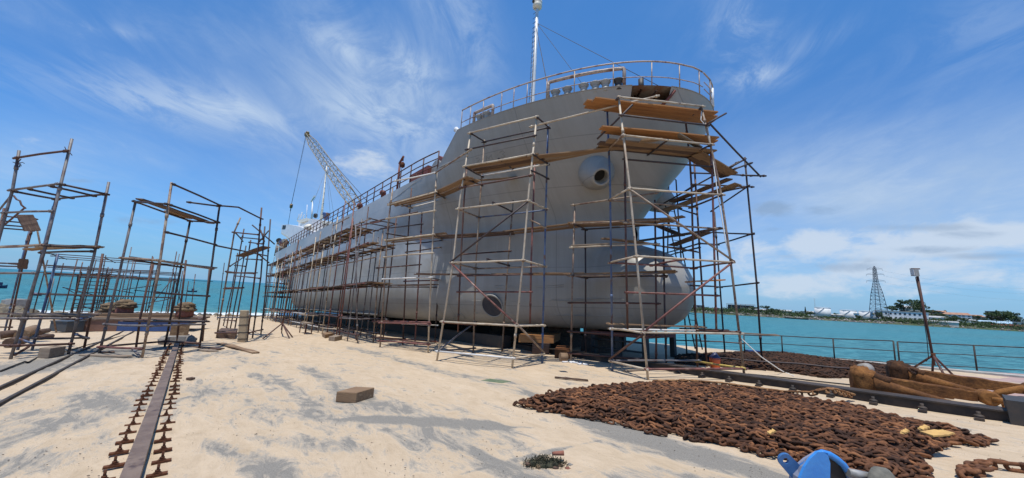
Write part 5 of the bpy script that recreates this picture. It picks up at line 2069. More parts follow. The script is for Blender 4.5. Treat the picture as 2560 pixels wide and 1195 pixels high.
rand_mat('chain_rust', [(.045, .023, .015), (.1, .045, .024), (.175, .075, .035), (.32, .14, .06)])
rand_mat('chain_dark', [(.02, .014, .011), (.045, .025, .017), (.085, .04, .022)])
rand_mat('chain_light', [(.1, .045, .022), (.2, .095, .04), (.34, .19, .09)])
rand_mat('anchor_rust', [(.02, .012, .009), (.065, .03, .014), (.14, .06, .021), (.28, .125, .036)])


def inpoly2(p, poly):
    return inpoly(p[0], p[1], poly)


def heap(poly_px, dirpx, Ln, pitch, row, layers, hmax, seed, jit=.05):
    rn = random.Random(seed)
    poly = [ground(*p)[:2] for p in poly_px]
    d = unit(ground(*dirpx[1]) - ground(*dirpx[0]))
    nrm = unit(np.cross(TX, d))
    ctr = sum(ground(*p) for p in poly_px) / len(poly_px)
    out_ = []
    for ly in range(layers):
        shrink = 1 - .03 * ly
        ph0 = rn.uniform(0, 6)
        for i in range(-90, 91):
            off = i * row + rn.uniform(-.02, .02) + (row / 2 if ly % 2 else 0)
            amp, ph, wl_ = rn.uniform(.03, .09), rn.uniform(0, 6.3), rn.uniform(1.2, 2.2)
            x = -9 + rn.uniform(0, .2)
            par = 0
            while x < 9:
                y = off + amp * math.sin(x * 6.28 / wl_ + ph)
                p = ctr + d * x + nrm * y
                px_ = ctr + (p - ctr) / shrink
                if inpoly2(px_[:2], poly):
                    sl = amp * 6.28 / wl_ * math.cos(x * 6.28 / wl_ + ph)
                    dd = d + nrm * (sl + rn.gauss(0, .5))
                    roll = (rn.uniform(-.6, .6) if par % 2 else rn.choice([-1, 1]) * rn.uniform(.6, 1.5))
                    if ly == 0 and not par % 2:
                        roll *= .75
                    # the heap thins towards its edges
                    dist_ = min(np.linalg.norm(np.array(poly[a]) + (np.array(poly[(a + 1) % len(poly)]) - np.array(poly[a])) *
                                               max(0, min(1, ((p[:2] - poly[a]) @ (poly[(a + 1) % len(poly)] - poly[a])) / (np.linalg.norm(poly[(a + 1) % len(poly)] - poly[a]) ** 2))) - p[:2])
                                for a in range(len(poly)))
                    if ly > 0 and dist_ < .12 * ly + rn.uniform(0, .1):
                        x += pitch
                        par += 1
                        continue
                    bulge = hmax * min(1, dist_ / .9)
                    pz = p + TX * (.028 + ly * .048 + bulge * (.3 + .7 * ly / max(1, layers - 1)) * rn.uniform(.6, 1.) + rn.uniform(0, .02))
                    out_.append((pz + np.array([rn.uniform(-jit, jit) * .4, rn.uniform(-jit, jit) * .4, 0]), frame(dd, roll, rn.gauss(0, .32))))
                x += pitch
                par += 1
    return out_


poly_near = [(1283, 1014), (1340, 998), (1400, 986), (1480, 975), (1560, 969), (1640, 965), (1760, 970), (1850, 981), (1960, 993), (2050, 1013), (2160, 1032), (2290, 1067),
             (2400, 1086), (2510, 1108), (2440, 1113), (2370, 1118), (2325, 1142), (2300, 1160), (2335, 1195), (2345, 1240), (2200, 1260), (2080, 1190), (1990, 1152), (1900, 1138), (1850, 1122),
             (1760, 1112), (1690, 1092), (1640, 1090), (1580, 1075), (1540, 1062), (1440, 1046), (1340, 1025)]
fr = heap(poly_near, ((1330, 1010), (2250, 1130)), .16, .1, .082, 3, .05, 21)
chain_thing('anchor_chain', 'big heap of rusty brown anchor chain spread over the sand in front of the bow', 'chain', fr, 'chain_rust', 100, .16, .107, .0205)
NCH = len(fr)
poly_far = [(1690, 893), (1790, 888), (1860, 884), (1960, 886), (2040, 897), (2110, 908), (2190, 916), (2262, 926), (2262, 938), (2200, 944), (2130, 946), (2060, 946),
            (2000, 937), (1930, 930), (1850, 925), (1780, 915), (1690, 912)]
fr = heap(poly_far, ((1700, 900), (2240, 932)), .2, .13, .1, 2, .08, 22)
chain_thing('anchor_chain', 'darker brown heap of anchor chain along the water side railing', 'chain', fr, 'chain_dark', 60, .2, .13, .024)
# darker band of chain nearest the keel track
fr = []


def chainline(pts, pitch, Ln, seed, lift=.05, roll0=0.):
    rn = random.Random(seed)
    out_ = []
    pts = [np.asarray(p, float) for p in pts]
    lens = [0]
    for a, b_ in zip(pts, pts[1:]):
        lens.append(lens[-1] + np.linalg.norm(b_ - a))
    s, k = 0, 0
    while s < lens[-1]:
        i = max(j for j in range(len(pts) - 1) if lens[j] <= s)
        f = (s - lens[i]) / (lens[i + 1] - lens[i])
        p = pts[i] + (pts[i + 1] - pts[i]) * f
        d = pts[i + 1] - pts[i] + np.array([rn.uniform(-.1, .1), rn.uniform(-.1, .1), 0]) * np.linalg.norm(pts[i + 1] - pts[i])
        out_.append((p + UP * (lift + (.04 if k % 2 else 0)), frame(d, (rn.uniform(-.2, .2) + roll0) if k % 2 else 1.15 + rn.uniform(-.3, .3))))
        s += pitch
        k += 1
    return out_


fr = chainline([ground(1640, 956, .16), ground(1720, 955, .18), ground(1800, 961, .18), ground(1880, 972, .18), ground(1960, 983, .16), ground(2020, 985, .2), ground(2060, 978, .3), ground(2085, 976, .3), ground(2130, 990, .1)], .135, .25, 4, .0)
chain_thing('chain_run', 'single run of orange brown studded chain leading from the near heap to the anchor', 'chain', fr, 'chain_light', 60, .205, .13, .022, True)
fr = chainline([ground(2405, 1196), ground(2440, 1178), ground(2490, 1172), ground(2560, 1182), ground(2640, 1190)], .13, .25, 6)
fr += chainline([ground(2415, 1200), ground(2470, 1190)], .13, .25, 8)
chain_thing('chain_run', 'short rusty length of chain lying alone at the bottom right corner', 'chain', fr, 'chain_rust', 60, .2, .13, .025)
fr = chainline([ground(2260, 1003), ground(2310, 1010), ground(2360, 1014), ground(2400, 1020), ground(2440, 1026), ground(2480, 1034)], .2, .25, 9)
chain_thing('chain_run', 'orange rusty chain lying along the dark beam under the nearer anchor shank', 'chain', fr, 'chain_light', 40, .25, .15, .028)
fr = chainline([ground(2275, 930, .5), ground(2295, 938, .3), ground(2320, 948, .1), ground(2345, 956, 0)], .17, .25, 10)
chain_thing('chain_run', 'short dark studded chain draped down behind the farther anchor', 'chain', fr, 'chain_dark', 20, .25, .15, .028, True)
# sand coloured scraps of timber showing through the heap
for k, (x, y, w_, lab) in enumerate([(2345, 1085, .17, 'flat yellowish wood scrap showing in the right end of the near chain heap'), (2310, 1072, .07, 'small yellowish wood chip in the right part of the near chain heap'),
                                     (1930, 1082, .05, 'narrow yellowish wood chip in the middle of the near chain heap'), (2262, 1082, .05, 'tiny pale wood chip in the right part of the near chain heap')]):
    p = ground(x, y, .3)
    plank3(p - np.array([w_, .02, 0]), p + np.array([w_, 0.02, .03]), 'scrap' if 'scrap' in MATS else (mat('scrap', (.62, .38, .12), .8, (.5, .3, .1), 6.) and 'scrap'), w_ * .9, .02, lab, 'wood scraps in the chain', lift=0, name='wood_scrap')

# ------------------------------------------------------------------ anchors


def anchor(label, crown, end, s=1.):
    """stockless anchor lying flat: heavy crown and flukes at one end, long flat shank, shackle at the other"""
    A_, B_ = np.asarray(crown, float), np.asarray(end, float)
    d = unit(B_ - A_)
    sd = unit(np.cross(UP, d))
    o = thing('anchor', A_, label, 'anchor', 'rusty anchors')
    ln = np.linalg.norm(B_ - A_)
    rn0 = random.Random(len(label) + 1)
    q_ = MB()
    vs, fs = [], []
    secs = [(.15 + (ln - .25) * f_, .2 - .09 * f_ + rn0.uniform(-.008, .008), .18 - .07 * f_ + rn0.uniform(-.007, .007), .34 - .12 * f_ + rn0.uniform(-.008, .008)) for f_ in [k_ / 16 for k_ in range(17)]]
    for (x, wd_, hh_, zc) in secs:
        for (a, b_) in ((-1, -1), (-.8, -1), (.8, -1), (1, -.8), (1, .8), (.8, 1), (-.8, 1), (-1, .8)):
            vs.append(A_ + d * x * s + sd * wd_ * a * .55 * s + UP * (zc + hh_ * b_) * s)
    for i in range(len(secs) - 1):
        for k_ in range(8):
            fs.append((8 * i + k_, 8 * i + 8 + k_, 8 * i + 8 + (k_ + 1) % 8, 8 * i + (k_ + 1) % 8))
    fs += [tuple(range(8)), tuple(8 * (len(secs) - 1) + k_ for k_ in range(8))[::-1]]
    q_.add(vs, fs)
    q_.build('shank', 'anchor_rust', o)
    # crown: a lumpy knuckle with a hollow
    q_ = MB()
    rn = random.Random(len(label))
    vs, fs = [], []
    nn, mm = 30, 20
    for i in range(mm + 1):
        ph = math.pi * i / mm
        for k_ in range(nn):
            th_ = 2 * math.pi * k_ / nn
            v = np.array([math.sin(ph) * math.cos(th_), math.sin(ph) * math.sin(th_), math.cos(ph)])
            v = np.sign(v) * np.abs(v) ** .55
            v = v * np.array([.29, .38, .36]) * (1 + .16 * mnoise.noise(Vector(tuple(v * 3.1 + s))) + .07 * mnoise.noise(Vector(tuple(v * 9.))) + rn.uniform(-.008, .008))
            if v[0] > .05:
                v[2] *= .8
            vs.append(A_ + (d * v[0] + sd * v[1] + UP * (v[2] + .34)) * s)
    for i in range(mm):
        for k_ in range(nn):
            fs.append((i * nn + k_, (i + 1) * nn + k_, (i + 1) * nn + (k_ + 1) % nn, i * nn + (k_ + 1) % nn))
    q_.add(vs, fs, True)
    q_.build('crown', 'anchor_rust', o)
    # flukes: flat tapering blades running back beside the shank
    for sg in (1, -1):
        q_ = MB()
        ps = [(.1, .38, .3, .13, .2), (.5, .43, .26, .12, .13), (1.0, .48, .16, .1, .08), (1.5, .52, .07, .05, .045), (1.75, .53, .045, .02, .03)]
        vs, fs = [], []
        for (x, y, z, w_, h_) in ps:
            for (a, b_) in ((-1, -.6), (0, -1), (1, -.6), (1, .6), (0, 1), (-1, .6)):
                vs.append(A_ + (d * x + sd * (sg * y + w_ * a) + UP * (z + h_ * b_)) * s)
        for i in range(len(ps) - 1):
            for k_ in range(6):
                fs.append((6 * i + k_, 6 * i + 6 + k_, 6 * i + 6 + (k_ + 1) % 6, 6 * i + (k_ + 1) % 6))
        fs += [tuple(range(6)), tuple(6 * (len(ps) - 1) + k_ for k_ in range(6))[::-1]]
        q_.add(vs, fs, True)
        q_.build('fluke', 'anchor_rust', o)
        MB().tube([A_ + (d * .12 + sd * sg * .3 + UP * .52) * s, A_ + (d * .38 + sd * sg * .36 + UP * .38) * s], [.1 * s, .14 * s], 10).build('palm', 'anchor_rust', o)
    # shackle and its pin
    q_ = MB()
    e = A_ + d * (ln - .1) + UP * .22 * s
    q_.lathe(e - sd * .2 * s, sd, [(0, .13 * s), (.05, .17 * s), (.35 * s, .17 * s), (.4 * s, .13 * s)], 12)
    sh = q_.build('shackle_eye', 'anchor_rust', o)
    q_ = MB()
    q_.tube([e + sd * .05 + d * .05, e + sd * .12 + d * .25 + UP * .12, e - sd * .1 + d * .5 + UP * .28], [.075, .07, .06], 8)
    q_.build('pin', 'anchor_rust', sh)
    q_ = MB()
    q_.tube([e - sd * .16, e - sd * .2 + d * .2 - UP * .02, e - sd * .12 + d * .36 - UP * .06, e + d * .38 - UP * .12, e + sd * .08 + d * .22 - UP * .16], .055, 8)
    q_.build('shackle_bow', 'anchor_rust', sh)
    return o


anchor('nearer of two huge rusty anchors lying beside the dark beam', ground(2165, 985), ground(2490, 1020), .92)
anchor('farther of two huge rusty anchors, its brown knuckle behind the nearer shank', ground(2255, 964), ground(2600, 999), .95)

# ------------------------------------------------------------------ railing along the quay
fe_l = [('long panel of thin dark railing along the water, left of the tripod lamp', [(1862, 838, 893), (1957, 840, 893), (2087, 847, 904), (2240, 853, 918)]),
        ('panel of thin dark railing along the water behind the tripod lamp', [(2250, 855, 918), (2443, 864, 929), (2640, 873, 941), (2830, 884, 954)])]
for lab, ps in fe_l:
    pts = []
    for (x, yt, yb) in ps:
        b_ = ground(x, yb)
        d = ray(x, yt)
        h_ = unit((b_ - CAM) * np.array([1, 1, 0]))
        t_ = CAM + d * (((b_ - CAM) @ h_) / (d @ h_))
        t_ = np.array([b_[0], b_[1], t_[2]])
        pts.append((b_, t_))
    o = thing('railing', pts[0][0], lab, 'railing', 'railing panels on the quay')
    for b_, t_ in pts:
        MB().tube([b_, t_], .026, 7).build('post', 'rail_dark', o)
    for f in (1., .62, .16):
        MB().tube([b_ + (t_ - b_) * f for b_, t_ in pts], .022 if f == 1 else .016, 6).build('rail', 'rail_dark', o)
q = MB()
P_ = [ground(*p) for p in [(1690, 880), (1800, 884), (1860, 890)]]
tag(MB().tube([p + UP * .55 for p in P_], .03, 6).build('handrail', 'pipe_rust'), 'thin rusty handrail along the water behind the bulb', 'railing')

# ------------------------------------------------------------------ tripod lamp and tripod stand


def tripod(label, name, feet, apex, top, lamp):
    ap = None
    fts = [ground(*f) for f in feet]
    c_ = sum(fts) / len(fts)
    h_ = unit((c_ - CAM) * np.array([1, 1, 0]))

    def on(p):
        d = ray(*p)
        return CAM + d * (((c_ - CAM) @ h_) / (d @ h_))
    ap, tp = on(apex), on(top)
    o = thing(name, c_, label, 'stand', None)
    MB().tube([ap - UP * .35, tp], .036, 8).build('pole', 'pipe_rust', o)
    for f in fts:
        MB().tube([ap, f], .033, 7).build('leg', 'pipe_rust', o)
    MB().lathe(ap - UP * .07, UP, [(0, .06), (.14, .06)], 8).build('collar', 'rust', o)
    if lamp:
        d = unit(tp - ap)
        rg = cr
        c2 = tp - d * .13 - rg * .075
        q_ = MB()
        q_.box(c2, rg * .075, d * .135, cf * .08)
        lm = q_.build('floodlight', 'grey_metal', o)
        q_ = MB()
        q_.box(c2 - rg * .08, rg * .01, d * .11, cf * .065)
        q_.build('lamp_glass', 'white_paint', lm)
        q_ = MB()
        q_.box(tp - rg * .02, rg * .12, d * .02, cf * .05)
        q_.build('bracket', 'rust', lm)
        q_ = MB()
        q_.tube([c2 - d * .17, tp - d * 1.1 - rg * .06, ap - rg * .1 + d * .6, ap - rg * .18 - d * .1, fts[0] * .4 + ap * .6 + rg * .1], .012, 5)
        q_.build('cable', 'rope_dark', o)
    return o


tripod('rusty tripod pole carrying a grey floodlight above the quay railing', 'floodlight_stand', [(2273, 926), (2331, 933), (2364, 944), (2383, 938)], (2333, 888), (2290, 672), True)
tripod('thin rusty tripod stand with a long bare pole on the sand before the stern', 'tripod_stand', [(657, 847), (704, 832), (724, 847), (732, 844)], (706, 808), (747, 600), False)

# ------------------------------------------------------------------ blue steel block at the bottom edge
c_ = ground(2060, 1262)
fwd0 = unit(np.array([cf[0], cf[1], 0]))
rt0 = np.cross(fwd0, UP)
c_ = c_ + fwd0 * .12
sp_ = proj(c_)[2] / F


def bp_at(x, y, b_):
    d = ray(x, y)
    return CAM + d * (((c_ - CAM) @ fwd0 + b_) / (d @ fwd0))


def low(x, b_):
    p = bp_at(x, 1262, b_)
    return np.array([p[0], p[1], ground(2060, 1262)[2] + .004])


bb = thing('sheave_block', c_, 'bright blue scuffed steel block with an eye lug at the bottom edge', 'steel block')
q = MB()
q.prism([low(2000, -.1), bp_at(2000, 1196, -.1), bp_at(2012, 1168, -.1), bp_at(2027, 1146, -.1), bp_at(2045, 1130, -.1), bp_at(2060, 1130, -.1), bp_at(2070, 1139, -.1), bp_at(2076, 1158, -.1), low(2075, -.1)], fwd0 * .03)
q.build('cheek', 'blue_paint', bb)
mat('blue_scuffed', (.2, .22, .3), .5, (.24, .26, .33), 6., thr=(.35, .6), col3=(.04, .16, .42), thr3=(.56, .58), n3=7.)
q = MB()
fr_e = [low(2000, -.1), bp_at(2000, 1196, -.1), bp_at(2012, 1168, -.1), bp_at(2027, 1146, -.1), bp_at(2045, 1130, -.1)]
bk_e = [low(1974, .06), bp_at(1977, 1182, .06), bp_at(1992, 1163, .06), bp_at(2012, 1146, .06), bp_at(2041, 1129, .06)]
q.add(fr_e + bk_e, [(i, i + 1, 6 + i, 5 + i) for i in range(4)])
q.add([p + fwd0 * .02 for p in bk_e] + bk_e, [(i, i + 1, 6 + i, 5 + i) for i in range(4)])
q.build('side_plate', 'blue_scuffed', bb)
q = MB()
arc = [bp_at(x, y, .13) for (x, y) in [(2041, 1133), (2056, 1132), (2074, 1137), (2092, 1148), (2108, 1162), (2120, 1180), (2128, 1200), (2132, 1225)]] + [low(2133, .13)]
q.tube(arc, [.02] + [.034] * 7 + [.034], 12)
top_f = [bp_at(2041, 1130, -.09), bp_at(2050, 1129, -.09), bp_at(2058, 1130, -.09)]
top_b = [bp_at(2041, 1130, .12), bp_at(2056, 1129, .12), bp_at(2072, 1134, .12)]
q.add(top_f + top_b, [(0, 1, 4, 3), (1, 2, 5, 4)])
q.build('guard_rim', 'blue_paint', bb)
q = MB()
q.prism([p + fwd0 * .01 for p in arc] + [low(1985, .14), bp_at(1990, 1180, .14), bp_at(2015, 1150, .14)], fwd0 * .03)
q.build('recess', 'black', bb)
# eye lug with a real hole
q = MB()
nn = 20
vs, fs = [], []
lc = bp_at(1963, 1150, .03)
ax1 = unit(-rt0 * .75 + UP * .75)
ax2 = unit(np.cross(ax1, unit(fwd0 * 1. + rt0 * .25)))
rl_ = 17 * sp_
for th_ in (-.015, .015):
    nv = unit(np.cross(ax1, ax2)) * th_
    for k_ in range(nn):
        a = 2 * math.pi * k_ / nn
        vs.append(lc + nv + (ax1 * math.cos(a) + ax2 * math.sin(a)) * rl_)
    for k_ in range(nn):
        a = 2 * math.pi * k_ / nn
        vs.append(lc + nv + (ax1 * math.cos(a) + ax2 * math.sin(a)) * rl_ * .42)
for k_ in range(nn):
    k2 = (k_ + 1) % nn
    fs += [(k_, k2, nn + k2, nn + k_), (2 * nn + k_, 3 * nn + k_, 3 * nn + k2, 2 * nn + k2), (k_, 2 * nn + k_, 2 * nn + k2, k2), (nn + k_, nn + k2, 3 * nn + k2, 3 * nn + k_)]
q.add(vs, fs)
nv = unit(np.cross(ax1, ax2)) * .0145
q.prism([lc - nv + ax2 * rl_ * .99 + ax1 * rl_ * .05, lc - nv + ax2 * rl_ * .8 - ax1 * rl_ * .55, lc - nv - ax2 * rl_ * .8 - ax1 * rl_ * .55, lc - nv - ax2 * rl_ * .99 + ax1 * rl_ * .05,
         lc - nv - ax2 * rl_ * 1.1 - ax1 * rl_ * 2.6, lc - nv + ax2 * rl_ * 1.1 - ax1 * rl_ * 2.6], nv * 2)
mat('blue_dark', (.035, .12, .3), .45, (.05, .16, .36), 4.)
q.build('eye_lug', 'blue_dark', bb)
q = MB()
q.tube([bp_at(2118, 1180, .1), bp_at(2175, 1192, .1)], .042, 12)
q.build('axle', 'grey_metal', bb)
q = MB()
q.lathe(bp_at(2192, 1216, .08), unit(rt0 * .35 - fwd0 * .9 + UP * .2), [(0, .15), (.03, .19), (.1, .19), (.13, .15), (.13, .0)], 20)
mat('disc_grey', (.11, .105, .085), .8, (.16, .15, .12), 6., bump=.4, bscale=30)
q.build('end_disc', 'disc_grey', bb)

# ------------------------------------------------------------------ loose things on the sand
rt, fwd = rt0, fwd0


def beam(name, corners, h, mt, label, cat, group=None):
    """a block resting on the ground: three ground corners from the photo (left, near, right)"""
    a, b_, c3 = [ground(*p) for p in corners]
    d = a + (c3 - b_)
    q_ = MB()
    q_.prism([a, b_, c3, d], UP * h)
    me_o = q_.build(name, mt)
    bv = me_o.modifiers.new('bevel', 'BEVEL')
    bv.width = .012
    bv.segments = 2
    return tag(me_o, label, cat, group)


beam('timber_block', [(838, 1005), (889, 1008), (934, 993)], .185, 'wood_old', 'thick squared timber block lying alone on the open sand', 'timber')
beam('timber_block', [(821, 851), (836, 853), (855, 848)], .2, 'wood_grey', 'short squared timber block with a reddish face near the hull scaffold', 'timber')
beam('timber_block', [(805, 841), (812, 846), (833, 842)], .2, 'wood_old', 'timber block just behind the reddish one near the hull scaffold', 'timber')
beam('timber_block', [(92, 896), (120, 897), (160, 890)], .3, 'wood_grey', 'heavy square timber lying under the large left scaffold tower', 'timber')
beam('timber_block', [(540, 846), (587, 848), (592, 838)], .35, 'wood_dark', 'long dark timber baulk beside the upright post', 'timber')
# upright timber post bound with bands
b_ = ground(605, 856)
h_ = unit((b_ - CAM) * np.array([1, 1, 0]))
d = ray(612, 776)
tp = CAM + d * (((b_ - CAM) @ h_) / (d @ h_))
rr_ = np.array([h_[1], -h_[0], 0])
po = thing('timber_post', b_, 'stout upright square timber post bound with dark bands', 'post')
q = MB()
q.box((b_ + tp) / 2, rr_ * .17, h_ * .17, (tp - b_) / 2)
q.build('shaft', 'post_wood', po)
for f in (.12, .32, .55, .8):
    p = b_ + (tp - b_) * f
    q = MB()
    q.box(p, rr_ * .178, h_ * .178, UP * .018)
    q.build('band', 'steel_dark', po)
# small bench
A_, B_ = at(752, 815, 27), at(780, 824, 25.5)
bn_ = thing('bench', ground(760, 833), 'small rusty bench with a pale board seat beside the hull scaffold', 'bench')
fts = [ground(*p) for p in [(746, 834), (769, 834), (758, 833), (779, 834)]]
MB().box((sum(fts) / 4) + UP * .62, AX * .8, WX * .2, UP * .035).build('seat', 'wood_grey', bn_)
for (a, b2) in ((-.7, -.17), (-.7, .17), (.7, -.17), (.7, .17)):
    p = sum(fts) / 4 + AX * a + WX * b2
    MB().tube([np.array([p[0], p[1], p[2] - .02]), p + UP * .6], .03, 6).build('leg', 'pipe_rust', bn_)
# planks and sticks on the ground
gp = [((549, 860), (640, 884), .24, 'wood_old', 'long board lying on the sand right of the timber post'), ((505, 876), (535, 880), .3, 'wood_grey', 'short board under the tower over the clamped rail'),
      ((205, 890), (326, 893), .2, 'wood_grey', 'pale board lying flat across the thin rail'), ((248, 884), (285, 882), .2, 'wood_dark', 'dark short board beside the foot of the tower over the clamped rail'),
      ((450, 865), (555, 874), .2, 'wood_dark', 'dark thin board across the end of the clamped rail'), ((470, 949), (481, 950), .1, 'wood_dark', 'small dark stick beside the clamps on open sand'),
      ((1388, 946), (1470, 954), .05, 'wood_dark', 'thin dark stick on the sand above the chain heap'), ((1560, 930), (1640, 927), .12, 'wood_grey', 'narrow board at the foot of the tall bow tower')]
for a, b2, w_, mt, lab in gp:
    plank3(ground(*a), ground(*b2), mt, w_, .04, lab, 'boards lying on the ground', lift=.03, name='ground_board')
beam('green_board', [(1200, 953), (1255, 960), (1278, 955)], .02, 'green_board', 'flat mossy green board half buried in the sand', 'board')
# moss and rubbish clump
c_ = ground(1365, 1164)
mo_ = thing('weed_clump', c_, 'dark clump of dried seaweed mixed with small rubbish on the sand', 'weed clump')
rn = random.Random(2)
q = MB()
for k in range(900):
    x, y = rn.gauss(0, .17), rn.gauss(0, .075)
    if abs(x) > .27 or abs(y) > .13:
        continue
    z = max(0, .1 * (1 - (x / .3) ** 2) * (1 - (y / .15) ** 2)) * rn.uniform(.2, 1.1)
    p = c_ + rt * x + fwd * y + UP * z
    v = np.array([rn.gauss(0, 1), rn.gauss(0, 1), abs(rn.gauss(0, .8))])
    v = unit(v) * rn.uniform(.02, .05)
    s_ = unit(np.cross(v, [rn.random(), rn.random(), rn.random()])) * .005
    q.add([p - s_, p + s_, p + v + s_ * .3, p + v - s_ * .3], [(0, 1, 2, 3)])
for k in range(12):
    q.blob(c_ + rt * rn.uniform(-.2, .2) + fwd * rn.uniform(-.06, .06) + UP * .015, (.07, .05, .045), 8, 5, .3, rn)
q.build('weed', 'moss', mo_)
for k, (a, b2, mt) in enumerate([(-.1, -.09, 'cork'), (.1, -.1, 'wood_dark'), (.24, -.1, 'brick'), (.17, -.04, 'cork'), (-.22, -.04, 'wood_dark'), (.28, .0, 'stone')]):
    MB().blob(c_ + rt * a + fwd * b2 + UP * .02, (.035, .025, .022), 7, 5, .3, rn).build('rubbish', mt, mo_)
q = MB().tube([c_ + rt * .08 + fwd * .09 + UP * .1, c_ + rt * .22 + fwd * .1 + UP * .11], [.022, .03], 8)
q.build('tin', 'brick', mo_)
# orange drum with a navy sack over it
c_ = ground(1788, 922)
bu = thing('bucket', c_, 'bright orange bucket with a dark navy top behind the bow tower', 'bucket')
MB().lathe(c_, UP, [(0, .13), (.01, .15), (.36, .17), (.37, .16), (.37, .02)], 16).build('tub', 'orange_plastic', bu)
q = MB()
q.lathe(c_ + UP * .33, UP, [(0, .172), (.06, .165), (.13, .1), (.2, .05), (.22, .01)], 14)
q.build('cover', 'navy_plastic', bu)
# white rope from the tower to the ground
pr = [T.at('fr', 843), T.at('fr', 843) * .6 + ground(1975, 935) * .4 - UP * .12, T.at('fr', 843) * .25 + ground(1975, 935) * .75 - UP * .1, ground(1960, 930, .02), ground(1985, 940, .02)]
tag(MB().tube(pr, .014, 6).build('rope', 'rope_white'), 'white rope stretched down to the ground from the pale pole of the bow tower', 'rope')
pr = [T.at('fr', 272), T.at('fr', 300) - cr * .12, T.at('fr', 320) + cr * .05, T.at('fr', 380), T.at('fr', 470) - cr * .1, T.at('fr', 600) - cr * .07, T.at('fr', 650)]
tag(MB().tube(pr, .014, 6).build('rope', 'rope_white'), 'white rope hanging down along the right pole of the bow tower', 'rope')
pr = [ground(*p, .015) for p in [(1870, 935), (1900, 938), (1960, 944), (2000, 948), (2060, 955), (2125, 962), (2200, 972)]]
tag(MB().tube(pr, .02, 6).build('cable', 'rope_dark'), 'dark cable lying on the ground between the two chain heaps', 'cable')
pr = [ground(*p, .015) for p in [(0, 928), (40, 912), (62, 904), (70, 906), (95, 893), (140, 886), (220, 862), (310, 838)]]
tag(MB().tube(pr, .02, 6).build('cable', 'rope_dark'), 'thin dark cable snaking under the large left scaffold tower', 'cable')
pr = [ground(*p, .02) for p in [(1715, 898), (1800, 910), (1900, 920), (2000, 926), (2080, 936), (2160, 942)]]
tag(MB().tube([p + UP * .22 for p in pr], .028, 6).build('pipe', 'pipe_dark'), 'long dark pipe lying over the far chain heap', 'pipe')
# white rags by the bow
q = MB()
c_ = ground(1430, 907)
for k in range(9):
    q.blob(c_ + rt * rn.uniform(-.35, .3) + fwd * rn.uniform(-.1, .1) + UP * .025, (rn.uniform(.05, .12), .06, .03), 8, 5, .35, rn)
tag(q.build('rag', 'cloth_white'), 'crumpled white rag on the sand below the hull', 'rag')
q = MB()
c_ = ground(1456, 912)
for k in range(5):
    q.blob(c_ + rt * rn.uniform(-.15, .15) + fwd * rn.uniform(-.05, .05) + UP * .02, (rn.uniform(.05, .1), .05, .03), 8, 5, .35, rn)
tag(q.build('rag', 'cloth_white'), 'smaller greyish rag right of the white one below the hull', 'rag')
q = MB()
c_ = ground(2172, 940)
q.lathe(c_ + UP * .2 - rt * .22, unit(rt + fwd * .4), [(0, .1), (.04, .17), (.34, .19), (.38, .1), (.38, .01)], 14)
tag(q.build('float', 'stone'), 'round whitish float lying between the anchors and the far chain', 'float')
q = MB()
c_ = ground(1882, 890)
q.box(c_ + UP * .12, rt * .28, fwd * .15, UP * .14)
tag(q.build('box', 'blue_hull'), 'dark blue and red box standing at the railing behind the far chain', 'box')

# keel blocks under the ship
kb = [(u_, -14.63, .95, .85) for u_ in (10.6, 12.8, 15, 17.5, 20.5, 24, 28, 33, 38, 43, 48)]
for k, (u, w, a, b2) in enumerate(kb):
    q = MB()
    q.gbox(u - a / 2, u + a / 2, w - b2, w + b2, 0, .55)
    q.gbox(u - a / 2.4, u + a / 2.4, w - b2 * .9, w + b2 * .9, .555, 1.03)
    tag(q.build('keel_block', 'wood_dark'), 'dark timber keel block in the shade under the ship keel', 'keel block', 'keel blocks under the ship')
q = MB()
pA = [ground(*p) for p in [(1295, 881), (1383, 884), (1400, 872), (1310, 870)]]
q.prism([p + UP * .42 for p in pA], UP * .32)
ob = q.build('timber_baulk', 'wood_new')
tag(ob, 'broad orange brown timber baulk propped under the bow behind the middle tower', 'timber')
q = MB()
q.prism([ground(1330, 884), ground(1372, 886), ground(1376, 876), ground(1334, 874)], UP * .41)
tag(q.build('timber_block', 'wood_dark'), 'dark timber block carrying the broad baulk under the bow', 'timber')
q = MB()
q.prism([ground(1386, 897), ground(1424, 898), ground(1430, 884), ground(1392, 883)], UP * .34)
tag(q.build('timber_block', 'rust_orange'), 'squarish reddish brown block beside the baulk under the bow', 'timber')
q = MB()
q.lathe(ground(1400, 892, .44), unit(rt + fwd * .2), [(0, .12), (.22, .12)], 12)
tag(q.build('log', 'wood_old'), 'short round brown log lying on the reddish block under the bow', 'log')
# cradle sledge under the ship: long dark beams
for (w, lab) in ((-11.4, 'long dark sledge beam under the near side of the ship'), (-17.8, 'long dark sledge beam under the far side of the ship')):
    q = MB()
    q.gbox(13.5, 52, w - .25, w + .25, 0, .55)
    tag(q.build('sledge_beam', 'steel_dark'), lab, 'beam')
# trestle in front of the bulb
tr_ = thing('trestle', ground(1600, 905), 'rusty brown steel trestle box standing under the bulbous bow', 'trestle')
u0_, w0_, _ = toG(ground(1560, 900))
MB().gbox(7.6, 10.2, -15.8, -13.4, .82, .97).build('top_plate', 'red_primer', tr_)
for (a, b2) in ((7.7, -15.7), (7.7, -13.5), (10.1, -15.7), (10.1, -13.5), (8.9, -13.5)):
    MB().gbox(a - .1, a + .1, b2 - .1, b2 + .1, 0, .815).build('leg', 'steel_dark', tr_)
for t in (.3, .65):
    MB().tube([G(7.7, -13.38, t), G(10.1, -13.38, t)], .04, 6).build('rail', 'steel_dark', tr_)

